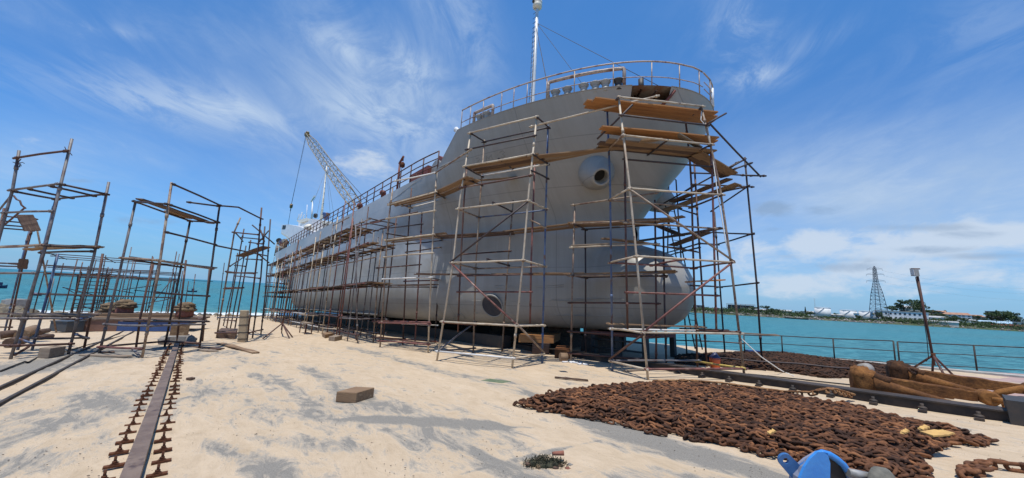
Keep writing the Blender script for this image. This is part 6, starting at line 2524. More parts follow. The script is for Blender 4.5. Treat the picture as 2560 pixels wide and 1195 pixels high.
# ------------------------------------------------------------------ left: pontoon, bundles, clutter on the shore
ua, wa_, _ = toG(ground(198, 826))
ub, wb_, _ = toG(ground(440, 830))
A_, B_ = ground(200, 829), ground(425, 829)
d = unit(B_ - A_)
nb = np.cross(UP, d)
if nb[1] < 0:
    nb = -nb
pn = thing('pontoon', (A_ + B_) / 2, 'low blue and brown steel pontoon with raked ends lying across the slip', 'pontoon')
ln = np.linalg.norm(B_ - A_)
q = MB()
q.prism([A_ - d * .6 + UP * .55, A_ + UP * .02, B_ + UP * .02, B_ + d * .9 + UP * .55], nb * 3.2)
q.build('side', 'blue_hull', pn)
q = MB()
q.box((A_ + B_) / 2 + d * .15 + nb * 1.6 + UP * .6, d * (ln / 2 + .8), nb * 1.65, UP * .045)
q.build('deck', 'wood_dark', pn)
q = MB()
q.prism([A_ - d * .6 + UP * .55 - nb * .006, A_ + UP * .02 - nb * .006, A_ + d * 1.4 + UP * .02 - nb * .006, A_ + d * 1.4 + UP * .55 - nb * .006], -nb * .006)
q.build('brown_patch', 'red_hull', pn)
rn = random.Random(9)
pl_lab = ['pale long board at the front edge of the pontoon deck', 'brown board second from the front of the pontoon deck', 'thick timber across the middle of the pontoon deck',
          'reddish board behind the thick timber on the pontoon', 'dark board at the back of the pontoon deck', 'thin board overhanging the right end of the pontoon']
for k in range(6):
    o_ = .2 + k * .48
    plank3(A_ + d * rn.uniform(-.7, .6) + nb * o_ + UP * (.68 + .03 * k), B_ + d * rn.uniform(-.8, 1.2) + nb * o_ + UP * (.68 + .03 * k), ['wood_grey', 'wood_old', 'wood_old', 'red_primer', 'wood_dark', 'wood_old'][k],
           .3, .07 if k != 2 else .16, pl_lab[k], 'boards on the pontoon', lift=.0 if k != 2 else .06, name='deck_board')
for (x, y, r_, lab) in [(272, 779, .42, 'left brown weathered bundle on the pontoon'), (297, 776, .4, 'middle brown weathered bundle on the pontoon'), (313, 770, .48, 'tallest brown weathered bundle on the pontoon'),
                        (463, 777, .5, 'round brown weathered bundle at the right end of the pontoon')]:
    zz = proj(A_)[2] + 2.6
    p = at(x, y, zz)
    base_ = p - UP * .35
    o = thing('bundle', base_, lab, 'bundle', 'brown bundles on the pontoon')
    q = MB()
    q.lathe(base_, UP, [(0, r_ * .8), (.1, r_ * .86), (.42, r_ * .84), (.45, r_ * .7)], 12)
    q.build('base', 'brick', o)
    q = MB()
    for k in range(3):
        q.blob(base_ + UP * (.45 + .12 * k) + np.array([rn.uniform(-.06, .06), 0, 0]), (r_ * (1.05 - .12 * k), r_ * (1.05 - .12 * k), .17), 12, 7, .2, rn)
    q.build('thatch', 'cork', o)
# crate, skip and oil drum among the left clutter
q = MB()
c_ = ground(165, 830)
q.box(c_ + UP * .3, rt * .42, fwd * .4, UP * .24)
q.box(c_ + UP * .56, rt * .45, fwd * .43, UP * .025)
mat('skip_blue', (.04, .06, .08), .6, (.07, .07, .07), 3.)
tag(q.build('skip', 'skip_blue'), 'small dark blue steel skip left of the pontoon', 'skip')
q = MB()
c_ = ground(84, 765)
q.lathe(c_, UP, [(0, .55), (.05, .6), (.9, .6), (.92, .64), (1.0, .6), (1.9, .6), (1.92, .64), (2.0, .6), (2.3, .58), (2.3, .05)], 14)
tag(q.build('drum', 'navy_plastic'), 'tall dark blue drum standing on the far left shore', 'drum')
q = MB()
c_ = ground(117, 756)
q.blob(c_ + UP * .6, (.7, .6, .55), 12, 8, .06, rn)
tag(q.build('float', 'yellow_plastic'), 'round yellow float on the far left shore', 'float')
q = MB()
c_ = ground(33, 783)
q.box(c_ + UP * .6, rt * .7, fwd * .6, UP * .7)
q.box(c_ + UP * 1.35 + rt * .1, rt * .55, fwd * .5, UP * .06)
tag(q.build('concrete_block', 'concrete'), 'pale concrete block on the shore behind the small cut off scaffold', 'block')
# sawn logs lying at the left edge
for (x1, y1, x2, y2, r_, lab) in [(0, 838, 40, 834, .16, 'round brown log running off the left edge'), (54, 838, 86, 822, .2, 'thick squarish brown log pointing at the large left tower'),
                                  (95, 832, 120, 826, .12, 'dark log end beside the thick log at the left'), (22, 858, 60, 850, .16, 'dark log lying under the large left tower'), (95, 845, 130, 840, .1, 'thin dark branch beside the skip')]:
    a, b2 = ground(x1, y1, r_), ground(x2, y2, r_ * 1.3)
    q = MB().tube([a, a * .5 + b2 * .5 + UP * .02, b2], [r_ * 1.05, r_, r_ * .93], 9)
    tag(q.build('log', 'wood_dark' if r_ != .2 else 'wood_old'), lab, 'log', 'logs at the left')
# rocks and rubble of the shore on the left
q = MB()
for k in range(420):
    u, w = rn.uniform(44, 63), rn.uniform(10.5, 34)
    p = G(u, w, 0)
    x, y, z = proj(p)
    if x > 105 and rn.random() < .93:
        continue
    s_ = rn.uniform(.15, .75) * (1.4 if u > 55 else 1)
    q.blob(p + UP * s_ * .25, (s_, s_ * rn.uniform(.6, 1.2), s_ * rn.uniform(.35, .8)), 7, 5, .25, rn)
mat('shore_rock', (.2, .17, .12), .95, (.1, .09, .075), 1.3, thr=(.4, .6), bump=.5, bscale=6, col3=(.4, .3, .16), thr3=(.55, .62), n3=.4)
tag(q.build('shore_rocks', 'shore_rock'), 'rubble and rocks of the shore at the left edge', 'rocks', kind='stuff')
q = MB()
for k in range(150):
    u, w = rn.uniform(56, 64), rn.uniform(-6, 12)
    s_ = rn.uniform(.08, .3)
    q.blob(G(u, w, 0) + UP * s_ * .2, (s_, s_, s_ * .6), 6, 4, .25, rn)
tag(q.build('shore_rocks', 'shore_rock'), 'scattered stones on the beach between the scaffolds', 'rocks', kind='stuff')
# little steel trestle frame on the beach
c0_ = ground(262, 790)
fr_ = thing('trestle', c0_, 'low steel trestle frame standing by the sea behind the brown bundles', 'trestle')
zc = proj(c0_)[2]
for x in (270, 287, 304, 317, 325):
    MB().tube([at(x, 776, zc), at(x + 4, 742, zc)], .035, 5).build('leg', 'steel_dark', fr_)
MB().tube([at(270, 741, zc), at(330, 741, zc)], .04, 5).build('rail', 'steel_dark', fr_)
for a, b2 in (((278, 742), (312, 770)), ((310, 742), (282, 770))):
    MB().tube([at(*a, zc), at(*b2, zc)], .03, 5).build('brace', 'steel_dark', fr_)
# pebbles and flakes strewn over the sand
q = MB()
for k in range(1500):
    x, y = rn.uniform(0, 2560), rn.uniform(905, 1230)
    if y < 940 and rn.random() < .5:
        continue
    p = ground(x, y)
    if p @ WX < -18:
        continue
    s_ = rn.uniform(.002, .008) * (1.6 if rn.random() < .06 else 1)
    q.blob(p + UP * s_ * .3, (s_ * rn.uniform(.8, 1.8), s_, s_ * .6), 5, 3, .2, rn)
mat('pebble', (.1, .08, .06), .9, (.22, .17, .12), 3., thr=(.45, .55))
tag(q.build('pebbles', 'pebble'), 'small dark pebbles strewn over the sand', 'pebbles', kind='stuff')
# ------------------------------------------------------------------ far shore
DS = (CAMH - WATER_Z) / (15.2 / F)            # distance of the far water line


def px_far(x, d):
    """point on the water plane at photo column x and distance d"""
    v = ray(x, H0 + HSL * x)
    v = v / np.linalg.norm(v[:2]) if False else v
    k = d / (v @ cf)
    p = CAM + v * k
    return np.array([p[0], p[1], WATER_Z])


def shore_d(x):
    return lerp_tab([(1300, 330), (1735, 288), (1950, 276), (2240, 268), (2560, 268), (2900, 250)], x)


def shore_h(x, d):
    b_ = (d - shore_d(x))
    h_ = 0
    if b_ > 0:
        h_ = min(1.6, b_ * .35) + .02 * b_
    hill = lerp_tab([(1300, 0), (2150, 0), (2215, 4), (2265, 9.5), (2300, 9.5), (2340, 6.5), (2400, 3.5), (2480, 3.5), (2520, 4), (2560, 2.5), (2900, 2)], x)
    h_ += hill * sstep((b_ - 8) / 55.)
    return h_


def fpt(x, d, up=0.):
    p = px_far(x, d)
    return p + UP * (shore_h(x, d) + up)


def y2h(x, d, y):
    """height above the water of photo point x, y at distance d"""
    p = CAM + ray(x, y) * d
    return p[2] - WATER_Z


q = MB()
xs = list(np.linspace(1250, 3000, 141))
dsx = [-3, 0, 1.5, 3, 6, 12, 20, 30, 42, 55, 70, 100, 160]
vs, fs = [], []
rn = random.Random(4)
for x in xs:
    for b_ in dsx:
        d = shore_d(x) + b_
        p = px_far(x, d)
        h_ = shore_h(x, d) + (rn.uniform(-.25, .35) if 0 < b_ < 100 else 0) + (-1.2 if b_ < 0 else 0)
        vs.append(p + UP * h_)
nd = len(dsx)
for i in range(len(xs) - 1):
    for j in range(nd - 1):
        fs.append((i * nd + j, (i + 1) * nd + j, (i + 1) * nd + j + 1, i * nd + j + 1))
q.add(vs, fs, True)
mat('far_land', (.045, .07, .025), .95, (.1, .1, .05), .12, thr=(.45, .6))
tag(q.build('terrain', 'far_land'), kind='structure')
# pale and dark stones at the water's edge
q = MB()
for k in range(900):
    x = rn.uniform(1690, 2600)
    b_ = rn.uniform(-1, 5)
    if x > 2230 and rn.random() < .6:
        continue
    s_ = rn.uniform(.2, .85)
    q.blob(fpt(x, shore_d(x) + b_) + UP * s_ * .2, (s_, s_, s_ * .7), 6, 4, .25, rn)
mat('far_rock', (.32, .29, .25), .95, (.09, .085, .08), .35, thr=(.42, .55))
tag(q.build('shore_rocks', 'far_rock'), 'stones along the far water edge', 'rocks', kind='stuff')
# bushes along the bank
mat('leaf_a', (.035, .065, .02), .85, (.075, .11, .035), .45, thr=(.38, .62))
mat('leaf_b', (.025, .045, .018), .85, (.05, .08, .03), .5, thr=(.38, .62))


def leaves(q_, c_, r, n, rn, sz):
    for k in range(n):
        v = unit([rn.gauss(0, 1), rn.gauss(0, 1), rn.gauss(0, .9)])
        p = c_ + v * np.asarray(r) * rn.uniform(.55, 1.05)
        a = unit([rn.gauss(0, 1), rn.gauss(0, 1), rn.gauss(0, 1)]) * sz * rn.uniform(.6, 1.3)
        b_ = unit(np.cross(a, [rn.gauss(0, 1), rn.gauss(0, 1), rn.gauss(0, 1)])) * sz * rn.uniform(.5, 1.)
        q_.add([p - a, p + b_, p + a, p - b_], [(0, 1, 2, 3)])


q = MB()
for k in range(420):
    x = rn.uniform(1700, 2620)
    b_ = rn.uniform(3.5, 16)
    s_ = rn.uniform(1.2, 2.7) * lerp_tab([(1735, .7), (1850, 1.4), (1990, 1.2), (2030, .42), (2210, .42), (2260, 1.1), (2600, 1.3)], x)
    c_ = fpt(x, shore_d(x) + b_, s_ * .5)
    leaves(q, c_, (s_ * 1.4, s_ * 1.2, s_), 60, rn, .36)
tag(q.build('bushes', 'leaf_a'), 'green bushes along the far bank', 'bushes', kind='stuff')

TREE_P = {}


def tree(x, b_, w_px, h_px, kind, label):
    """one tree of the far shore: width and height in photo pixels"""
    d = shore_d(x) + b_
    base_ = fpt(x, d)
    w, h_ = w_px * d / F * .9, h_px * d / F * 1.45
    o = thing('tree' if kind != 'palm' else 'palm_tree', base_, label, 'tree', 'trees on the far shore')
    key = (kind, rn.randrange(2))
    if key not in TREE_P:
        r2 = random.Random(hash(kind) % 1000 + key[1])
        q1, q2 = MB(), MB()
        if kind == 'palm':
            q1.tube([(0, 0, 0), (.03, 0, .4), (0, 0, .82)], [.035, .028, .022], 6)
            for k in range(22):
                a = 6.283 * k / 22 + r2.uniform(-.1, .1)
                el = r2.uniform(-.3, .9)
                dr = np.array([math.cos(a), math.sin(a), 0])
                p0 = np.array([0, 0, .82])
                pp = [p0 + dr * (.5 * f) + np.array([0, 0, el * .28 * f - .3 * f * f]) for f in (0, .35, .7, 1.)]
                sd = np.cross(dr, UP) * .05
                for a2, b2 in zip(pp, pp[1:]):
                    q2.add([a2 - sd, a2 + sd, b2 + sd * .7, b2 - sd * .7], [(0, 1, 2, 3)])
        else:
            q1.tube([(0, 0, -.05), (.01, 0, .25), (.02, .01, .6)], [.05, .04, .02], 6)
            for k in range(4):
                a = 1.57 * k + .4
                q1.tube([(0.01, 0, .25), (.25 * math.cos(a), .25 * math.sin(a), .6)], [.022, .01], 5)
            if kind == 'round':
                for k in range(15):
                    c2 = np.array([r2.gauss(0, .24), r2.gauss(0, .24), r2.uniform(.3, .86)])
                    rr_ = r2.uniform(.13, .24)
                    leaves(q2, c2, (rr_, rr_, rr_ * .75), 60, r2, .042)
            else:   # conifer
                for k in range(16):
                    z = .12 + .85 * k / 16
                    rr_ = .42 * (1 - z) + .04
                    for j in range(5):
                        a = r2.uniform(0, 6.28)
                        leaves(q2, np.array([rr_ * .6 * math.cos(a), rr_ * .6 * math.sin(a), z]), (rr_ * .5, rr_ * .5, .05), 14, r2, .045)
        z0 = thing('x', (0, 0, 0), None, None)
        a1 = q1.build('trunk', 'bark', z0)
        a2 = q2.build('crown', 'leaf_b' if key[1] else 'leaf_a', z0)
        TREE_P[key] = (a1.data, a2.data)
        for z_ in (a1, a2, z0):
            bpy.data.objects.remove(z_)
    for nm, me in zip(('trunk', 'crown'), TREE_P[key]):
        c_ = bpy.data.objects.new(nm, me)
        COL.objects.link(c_)
        c_.parent = o
        c_.scale = (w, w, h_)
        c_.rotation_euler = (0, 0, rn.uniform(0, 6))
    return o


for t_ in [(2193 - 138, 26, 14, 10, 'round', 'small dark round tree behind the gap between the first and second white tank'),
           (2014, 18, 9, 17, 'conifer', 'lone dark conifer standing left of the tallest white tank'),
           (2003, 20, 22, 9, 'round', 'low green tree left of the lone conifer'), (2026, 16, 20, 10, 'round', 'green tree directly against the tallest white tank'),
           (1990, 24, 16, 8, 'round', 'small green tree at the right end of the pale sheds'), (1880, 14, 36, 12, 'round', 'broad green tree in front of the roofless building'),
           (1915, 12, 40, 15, 'round', 'broadest green tree in front of the pale sheds'), (1945, 13, 34, 11, 'round', 'green tree in front of the right half of the pale sheds'),
           (1850, 14, 22, 8, 'round', 'low tree below the left end of the roofless building'), (1820, 16, 24, 6, 'round', 'low tree left of the roofless building'),
           (1790, 18, 24, 6, 'round', 'low tree well left of the roofless building'), (1762, 18, 26, 7, 'round', 'leftmost low tree near the small grey hut'),
           (2088, 26, 14, 9, 'round', 'dark tree peeping over the sheds left of the second tank'), (2135, 30, 14, 8, 'round', 'dark tree between the second and third tank'),
           (2148, 12, 14, 8, 'round', 'low tree before the gap right of the second tank'), (2196, 14, 22, 16, 'round', 'green tree hugging the right side of the third tank'),
           (2232, 60, 26, 14, 'round', 'dark tree on the left slope of the hill'), (2262, 52, 40, 20, 'round', 'large dark tree in front of the hilltop house'),
           (2288, 52, 42, 22, 'round', 'largest dark tree right of the hilltop house'), (2306, 40, 30, 22, 'round', 'dark tree on the right flank of the hill'),
           (2245, 66, 6, 13, 'palm', 'left palm of the pair on the hill'), (2252, 66, 6, 13, 'palm', 'right palm of the pair on the hill'),
           (2366, 62, 8, 14, 'palm', 'lone tall palm above the red roofed houses'), (2330, 50, 34, 10, 'round', 'flat green tree on the lawn slope below the hilltop terrace'),
           (2350, 40, 28, 10, 'round', 'green tree left of the red roofed houses'), (2385, 16, 36, 16, 'round', 'green tree before the red roofed houses'), (2415, 14, 34, 13, 'round', 'green tree right of the one before the red roofed houses'),
           (2345, 14, 30, 10, 'round', 'low waterside tree left of the floodlight pole'), (2440, 20, 26, 12, 'round', 'green tree below the right end of the red roofed houses'),
           (2480, 48, 44, 18, 'round', 'dark tree left of the unfinished grey building'), (2505, 40, 50, 24, 'round', 'biggest dark tree before the unfinished grey building'), (2530, 46, 40, 20, 'round', 'dark tree right of the unfinished grey building'),
           (2470, 14, 30, 10, 'round', 'low waterside tree left of the long blue roof'), (2552, 50, 30, 14, 'round', 'dark tree at the right edge on the hill'), (2448, 40, 30, 13, 'round', 'tree between the red roofed houses and the dark trees'),
           (2212, 12, 18, 9, 'round', 'low tree in front of the left end of the long white building'), (2225, 10, 14, 8, 'round', 'small tree before the long white building'), (2507, 60, 16, 8, 'round', 'small tree on top of the unfinished grey building ridge')]:
    tree(*t_)

mat('wall_white', (.78, .78, .76), .7, (.66, .66, .63), .6, thr=(.45, .65))
mat('wall_cream', (.62, .56, .46), .8, (.5, .45, .38), .6, thr=(.45, .65))
mat('wall_grey', (.2, .19, .18), .85, (.3, .28, .26), .5, thr=(.45, .6))
mat('roof_red', (.34, .17, .11), .85, (.42, .24, .16), .6, thr=(.4, .6))
mat('roof_grey', (.42, .42, .41), .7, (.3, .3, .3), .5, thr=(.4, .6))
mat('roof_blue', (.3, .46, .58), .6, (.38, .52, .62), .4, thr=(.4, .6))
mat('window_dark', (.03, .035, .045), .3)
mat('tank_white', (.72, .72, .7), .6, (.6, .59, .56), .35, thr=(.45, .65))


def frame_far(x, b_):
    d = shore_d(x) + b_
    base_ = fpt(x, d)
    fw = unit((base_ - CAM) * np.array([1, 1, 0]))
    return base_, np.array([fw[1], -fw[0], 0]), fw, d


def house(x0, x1, b_, yb, yt, label, wall='wall_white', roof='roof_red', rtype='flat', nw=4, rows=2, cat='house', name='house', rh=.35, depth=None, yaw=0.):
    xm = (x0 + x1) / 2
    base_, rg, fw, d = frame_far(xm, b_)
    if yaw:
        rg, fw = rg * math.cos(yaw) + fw * math.sin(yaw), fw * math.cos(yaw) - rg * math.sin(yaw)
    s = d / F
    w = (x1 - x0) * s
    h0, h1 = y2h(xm, d, yb), y2h(xm, d, yt)
    gz = WATER_Z + h0
    H_ = h1 - h0
    dp = depth or max(4., w * .35)
    o = thing(name, np.array([base_[0], base_[1], gz]), label, cat)
    b0 = np.array([base_[0], base_[1], gz - 2.5])
    wallh = H_ * (1 - rh) if rtype != 'flat' else H_ * .93
    q_ = MB()
    q_.box(b0 + fw * dp / 2 + UP * (wallh + 2.5) / 2, rg * w / 2, fw * dp / 2, UP * (wallh + 2.5) / 2)
    wo_ = q_.build('wall', wall, o)
    t0 = np.array([base_[0], base_[1], gz + wallh])
    q_ = MB()
    if rtype == 'flat':
        q_.box(t0 + fw * dp / 2 + UP * H_ * .035, rg * (w / 2 + .3), fw * (dp / 2 + .3), UP * H_ * .035)
    elif rtype == 'gable':
        a = [t0 - rg * (w / 2 + .4) - fw * .4, t0 - rg * (w / 2 + .4) + fw * (dp + .4), t0 - rg * (w / 2 + .4) + fw * dp / 2 + UP * H_ * rh]
        q_.prism(a, rg * (w + .8))
    else:
        ov = .4
        c4 = [t0 - rg * (w / 2 + ov) - fw * ov, t0 + rg * (w / 2 + ov) - fw * ov, t0 + rg * (w / 2 + ov) + fw * (dp + ov), t0 - rg * (w / 2 + ov) + fw * (dp + ov)]
        k_ = min(.9, dp / w)
        r1, r2_ = t0 - rg * w / 2 * (1 - k_) + fw * dp / 2 + UP * H_ * rh, t0 + rg * w / 2 * (1 - k_) + fw * dp / 2 + UP * H_ * rh
        q_.add(c4 + [r1, r2_], [(0, 1, 5, 4), (1, 2, 5), (2, 3, 4, 5), (3, 0, 4), (3, 2, 1, 0)])
    q_.build('roof', roof, o)
    for r_ in range(rows):
        for k_ in range(nw):
            ww, wh_ = w / nw * .45, wallh / rows * .42
            c_ = np.array([base_[0], base_[1], gz]) + rg * (-w / 2 + w * (k_ + .5) / nw) + UP * (wallh * (r_ + .52) / rows)
            q_ = MB()
            q_.box(c_ - fw * .03, rg * ww / 2, fw * .05, UP * wh_ / 2)
            q_.build('window', 'window_dark', o)
    return o


house(2206, 2297, 22, 801, 778, 'long two storey white building with two rows of dark windows', 'wall_white', 'roof_grey', 'flat', 11, 2, 'building', 'long_building', yaw=-.1)
house(2262, 2304, 62, 782, 764, 'white hilltop house with a grey roof', 'wall_white', 'roof_grey', 'hip', 6, 2, 'house', 'house', .35)
house(2254, 2272, 58, 786, 771, 'small white annex left of the hilltop house', 'wall_white', 'roof_grey', 'flat', 2, 1)
house(2300, 2326, 58, 785, 775, 'white terrace block on the right of the hilltop', 'wall_white', 'roof_grey', 'flat', 3, 1)
house(2327, 2358, 54, 785, 776, 'low brown roofed house right of the hilltop', 'wall_grey', 'roof_red', 'gable', 4, 1)
house(2366, 2398, 44, 796, 781, 'white house with a red pointed roof, left of the red roofed row', 'wall_white', 'roof_red', 'hip', 4, 2)
house(2397, 2424, 44, 798, 782, 'white house with two red gables in the middle of the red roofed row', 'wall_white', 'roof_red', 'hip', 3, 2)
house(2424, 2456, 44, 800, 787, 'brownish house at the right of the red roofed row', 'wall_cream', 'roof_red', 'hip', 4, 2)
house(2325, 2362, 30, 801, 790, 'low white house on the slope behind the floodlight pole', 'wall_white', 'roof_grey', 'hip', 4, 1)
house(2250, 2364, 12, 805, 799, 'long low shed with a pale roof near the water', 'wall_cream', 'roof_grey', 'gable', 0, 0, 'shed', 'shed', .5)
house(2414, 2434, 12, 812, 804, 'small white hut among the waterside bushes', 'wall_white', 'roof_blue', 'gable', 2, 1, 'hut', 'hut')
house(2408, 2432, 20, 803, 798, 'low shed with a pale roof above the waterside hut', 'wall_cream', 'roof_grey', 'gable', 0, 0, 'shed', 'shed', .5)
house(2460, 2512, 16, 812, 802, 'long shed with a pale blue roof', 'wall_white', 'roof_blue', 'gable', 6, 1, 'shed', 'shed', .55)
house(2480, 2545, 10, 818, 810, 'long shed with a dull red roof at the water', 'wall_cream', 'red_primer', 'gable', 5, 1, 'shed', 'shed', .6)
house(2545, 2590, 16, 822, 806, 'white house at the right edge of the picture', 'wall_white', 'roof_grey', 'flat', 4, 2)
house(2474, 2498, 66, 789, 778, 'unfinished grey concrete building on the ridge', 'wall_grey', 'wall_grey', 'flat', 3, 2, 'building', 'unfinished_building')
house(1854, 1886, 28, 776, 770, 'grey block at the foot of the roofless building', 'wall_grey', 'roof_grey', 'flat', 4, 1, 'building', 'grey_block')
house(1870, 1912, 24, 778, 772, 'low whitish shed below the roofless building', 'wall_cream', 'roof_grey', 'gable', 4, 1, 'shed', 'shed')
house(1908, 1940, 26, 781, 773, 'pale shed in the left half of the shed row', 'wall_cream', 'roof_grey', 'gable', 4, 1, 'shed', 'shed')
house(1938, 1975, 26, 783, 774, 'pale shed in the right half of the shed row', 'wall_cream', 'roof_grey', 'gable', 4, 1, 'shed', 'shed')
house(1742, 1760, 24, 769, 763, 'small grey hut far left on the other shore', 'wall_grey', 'roof_grey', 'flat', 2, 1, 'hut', 'hut')
house(2078, 2106, 24, 792, 785, 'low pale shed between the first and second white tank', 'wall_cream', 'roof_grey', 'gable', 3, 1, 'shed', 'shed')
house(2017, 2040, 30, 787, 778, 'white shed left of the tallest white tank', 'wall_white', 'roof_grey', 'gable', 2, 1, 'shed', 'shed')
house(2136, 2146, 14, 795, 783, 'white cube of a pump house right of the second tank', 'wall_white', 'roof_grey', 'flat', 1, 1, 'hut', 'pump_house')
# roofless frame building
base_, rg, fw, d = frame_far(1852, 34)
s = d / F
o = thing('frame_building', base_, 'open dark frame building with a flat roof on stilts', 'building')
z0, z1, z2 = (WATER_Z + y2h(1852, d, y) for y in (776, 770, 760.5))
q = MB()
q.box(np.array([base_[0], base_[1], (z0 + z2) / 2 - .3]) + rg * 0 + fw * 4, rg * 28 * s, fw * 3.5, UP * ((z2 - z0) / 2 - .4))
mat('frame_dark', (.055, .05, .05), .8, (.16, .14, .12), .5, thr=(.45, .6))
q.build('wall', 'frame_dark', o)
q = MB()
q.box(np.array([base_[0], base_[1], z2]) + fw * 4, rg * 31 * s, fw * 4.4, UP * .15)
q.build('roof', 'roof_grey', o)
for k in range(7):
    p = np.array([base_[0], base_[1], z0 - 2]) - fw * .3 + rg * s * (-30 + 10 * k)
    MB().tube([p, np.array([p[0], p[1], z2])], .14, 5).build('column', 'frame_dark', o)
# storage tanks
for (x0, x1, yb, yt, b_, lab) in [(2041, 2073, 790, 767.5, 22, 'tallest white storage tank, left of the three'), (2105, 2138, 795, 774.5, 20, 'middle white storage tank with a stair on its side'),
                                  (2153, 2187, 798, 777, 20, 'right white storage tank at the foot of the pylon')]:
    xm = (x0 + x1) / 2
    base_, rg, fw, d = frame_far(xm, b_)
    s = d / F
    r_ = (x1 - x0) / 2 * s
    h0, h1 = y2h(xm, d, yb), y2h(xm, d, yt)
    c_ = np.array([base_[0], base_[1], WATER_Z + h0]) + fw * r_
    o = thing('storage_tank', c_, lab, 'tank', 'white storage tanks')
    H_ = h1 - h0
    MB().lathe(c_ - UP * 2, UP, [(0, r_), (H_ * .9 + 2, r_)], 32).build('shell', 'tank_white', o)
    MB().lathe(c_ + UP * H_ * .9, UP, [(0, r_ * 1.02), (.12, r_ * 1.02), (H_ * .04, r_ * .3), (H_ * .045, 0.01)], 32).build('roof', 'tank_white', o)
    q = MB()
    pts = []
    for k in range(9):
        a = -.9 + k * .14
        pts.append(c_ + (rg * math.sin(a) - fw * math.cos(a)) * (r_ + .12) + UP * H_ * (.1 + .1 * k))
    q.tube(pts, .1, 5)
    q.build('stair', 'grey_metal', o)
    q = MB()
    for k in range(24):
        a = 6.283 * k / 24
        p = c_ + (rg * math.sin(a) - fw * math.cos(a)) * r_ + UP * H_ * .9
        q.tube([p, p + UP * .7], .04, 4)
    q.tube([c_ + (rg * math.sin(6.283 * k / 24) - fw * math.cos(6.283 * k / 24)) * r_ + UP * (H_ * .9 + .7) for k in range(25)], .05, 4)
    q.build('railing', 'tank_white', o)
# pylon
base_, rg, fw, d = frame_far(2198, 16)
s = d / F
zb, zt = WATER_Z + y2h(2198, d, 800), WATER_Z + y2h(2193, d, 663)
py_ = thing('pylon', np.array([base_[0], base_[1], zb]), 'tall dark lattice power pylon behind the white tanks', 'pylon')
mat('pylon_steel', (.05, .06, .085), .6)
c0_ = np.array([base_[0], base_[1], 0])
HP = zt - zb


def half(f):
    return lerp_tab([(0, 19.5), (.2, 16), (.48, 11), (.72, 4.6), (.98, 3.0), (1, .6)], f) * s


lv = [0, .1, .2, .29, .37, .44, .5, .56, .61, .66, .71, .76, .81, .86, .91, .955, 1.]
yw = .5
e1 = rg * math.cos(yw) + fw * math.sin(yw)
e2 = fw * math.cos(yw) - rg * math.sin(yw)
sc_ = 1 / (math.cos(yw) + math.sin(yw))


def pc(f, k):
    a, b_ = [(1, 1), (1, -1), (-1, -1), (-1, 1)][k % 4]
    return c0_ + e1 * a * half(f) * sc_ + e2 * b_ * half(f) * sc_ + UP * (zb + HP * f)


q = MB()
for k in range(4):
    q.tube([pc(f, k) for f in lv], [.2 if f < .6 else .15 for f in lv], 5)
q.build('leg', 'pylon_steel', py_)
q = MB()
for f, g in zip(lv, lv[1:]):
    for k in range(4):
        q.tube([pc(f, k), pc(g, k + 1)], .075, 4)
        q.tube([pc(f, k + 1), pc(g, k)], .075, 4)
        q.tube([pc(g, k), pc(g, k + 1)], .085, 4)
q.build('lattice', 'pylon_steel', py_)
for f, l_ in ((.72, 17), (.845, 16), (.945, 14)):
    q = MB()
    z = UP * (zb + HP * f)
    for sg in (1, -1):
        tip = c0_ + rg * l_ * s * sg + z
        for k in (0, 1, 2, 3):
            q.tube([pc(f, k), tip], .07, 4)
        q.tube([pc(min(1, f + .04), 0 if sg > 0 else 2), tip], .06, 4)
        q.tube([tip, tip - UP * 1.3], .09, 4)
    q.build('cross_arm', 'pylon_steel', py_)
# wires sagging away to the right
q = MB()
for f, l_ in ((.72, 17), (.845, 16), (.945, 14)):
    a = c0_ + rg * l_ * s + UP * (zb + HP * f - 1.3)
    b_ = at(3000, 700 + (1 - f) * 120, d * .8)
    pts = [a + (b_ - a) * (k / 14) - UP * 9 * (1 - (2 * k / 14 - 1) ** 2) for k in range(15)]
    q.tube(pts, .03, 3)
q.build('wire', 'grey_metal', py_)
# thin radio mast
base_, rg, fw, d = frame_far(2033, 60)
MB_ = MB()
z0 = WATER_Z + 2
tp = CAM + ray(2036, 746) * d
for a in (-.4, .4):
    MB_.tube([np.array([tp[0], tp[1], z0]) + rg * a, tp + rg * a * .7], .06, 4)
for k in range(20):
    p = np.array([tp[0], tp[1], z0 + (tp[2] - z0) * k / 20])
    MB_.tube([p - rg * .4, p + rg * .4 + UP * .7], .04, 4)
tag(MB_.build('radio_mast', 'grey_metal'), 'thin faint radio mast behind the sheds left of the tanks', 'mast')
# boats
p = px_far(1990, shore_d(1990) - 12)
fw = unit((p - CAM) * np.array([1, 1, 0]))
rg = np.array([fw[1], -fw[0], 0])


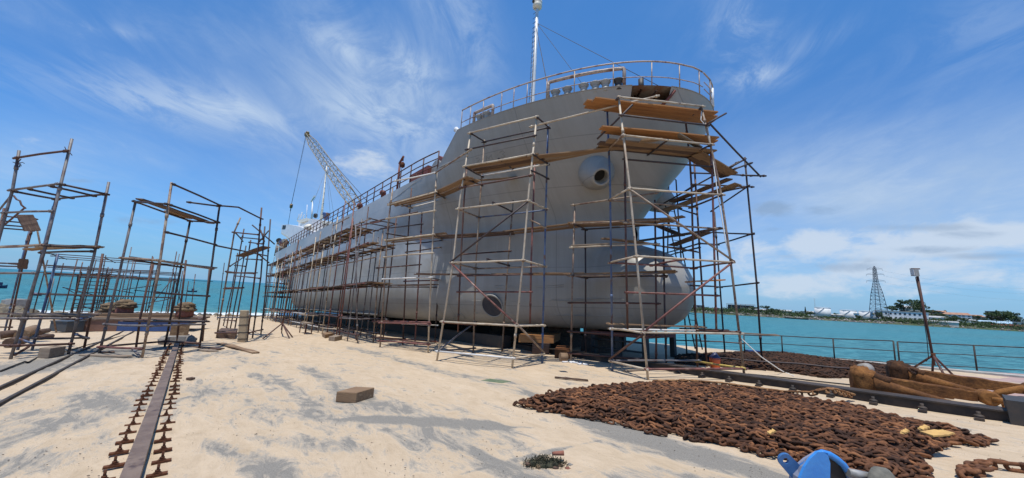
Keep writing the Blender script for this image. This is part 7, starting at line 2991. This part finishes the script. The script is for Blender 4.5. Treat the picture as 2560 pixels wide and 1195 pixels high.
def boat(name, p, rg, fw, L_, W_, H_, mt, label, cabin=None):
    o = thing(name, p, label, 'boat')
    q_ = MB()
    st = [(-1, .35, 1.25), (-.9, .7, 1.05), (-.4, 1, .9), (.3, 1, .9), (.8, .6, 1.1), (1, .06, 1.45)]
    vs, fs = [], []
    for (x, w, z) in st:
        for (a, b_) in ((-1, 1), (-.8, .3), (-.3, -.3), (.3, -.3), (.8, .3), (1, 1)):
            vs.append(p + rg * x * L_ / 2 + fw * a * w * W_ / 2 + UP * H_ * (z * (b_ if b_ > 0 else b_)))
    for i in range(len(st) - 1):
        for k_ in range(5):
            fs.append((6 * i + k_, 6 * i + k_ + 1, 6 * i + 7 + k_, 6 * i + 6 + k_))
    fs += [tuple(range(6)), tuple(6 * (len(st) - 1) + k_ for k_ in range(6))]
    q_.add(vs, fs)
    q_.build('hull', mt, o)
    if cabin:
        q_ = MB()
        for (x, w, h_) in cabin:
            q_.box(p + rg * x * L_ / 2 + UP * (H_ + h_ / 2), rg * w / 2, fw * W_ * .35, UP * h_ / 2)
        q_.build('cabin', mt, o)
    else:
        for x in (-.5, 0, .5):
            q_ = MB()
            q_.box(p + rg * x * L_ / 2 + UP * H_ * .7, rg * .2, fw * W_ * .4, UP * .05)
            q_.build('thwart', 'wood_old', o)
    return o


boat('boat', p, rg, fw, 13.5, 2.2, .9, 'steel_dark', 'long narrow dark boat lying off the stones of the far shore')


def sea_at(x, y):
    return hitz(x, y, WATER_Z)


for (x, y, L_, W_, H_, mt, lab, cb) in [(480, 730, 2.6, 1.2, .45, 'navy_plastic', 'small dark boat on the sea between the left scaffolds', [(.1, .7, .7)]),
                                        (255, 689.5, 26, 6, 2.2, 'steel_dark', 'dark ship on the horizon seen through the stair tower', [(-.5, 6, 3.), (.6, 4, 1.6)]),
                                        (322, 694.2, 14, 4, .9, 'steel_dark', 'low dark hull on the horizon right of the stair tower', None),
                                        (-11, 720, 3.0, 1.3, .6, 'navy_plastic', 'small dark boat at the left edge of the sea', [(0, 1.6, .7)]),
                                        (507, 703, 40, 6, 1.0, 'steel_dark', 'faint dark line of a reef barge on the horizon', None)]:
    p = sea_at(x, y)
    fw = unit((p - CAM) * np.array([1, 1, 0]))
    rg = np.array([fw[1], -fw[0], 0])
    boat('boat' if L_ < 20 else 'far_ship', p, rg, fw, L_, W_, H_, mt, lab, cb)

# tidy helper properties away
for o in list(bpy.data.objects):
    if '_loc' in o:
        del o['_loc']
for o in bpy.data.objects:
    if 'label' in o and len(o['label'].replace(',', '').split()) > 16:
        print('LONG', o['label'])
print('objects', len(bpy.data.objects), 'links', NCH, 'planks', NPL[0])
SC.cycles.max_bounces = 6
SC.cycles.diffuse_bounces = 4
SC.cycles.use_denoising = True
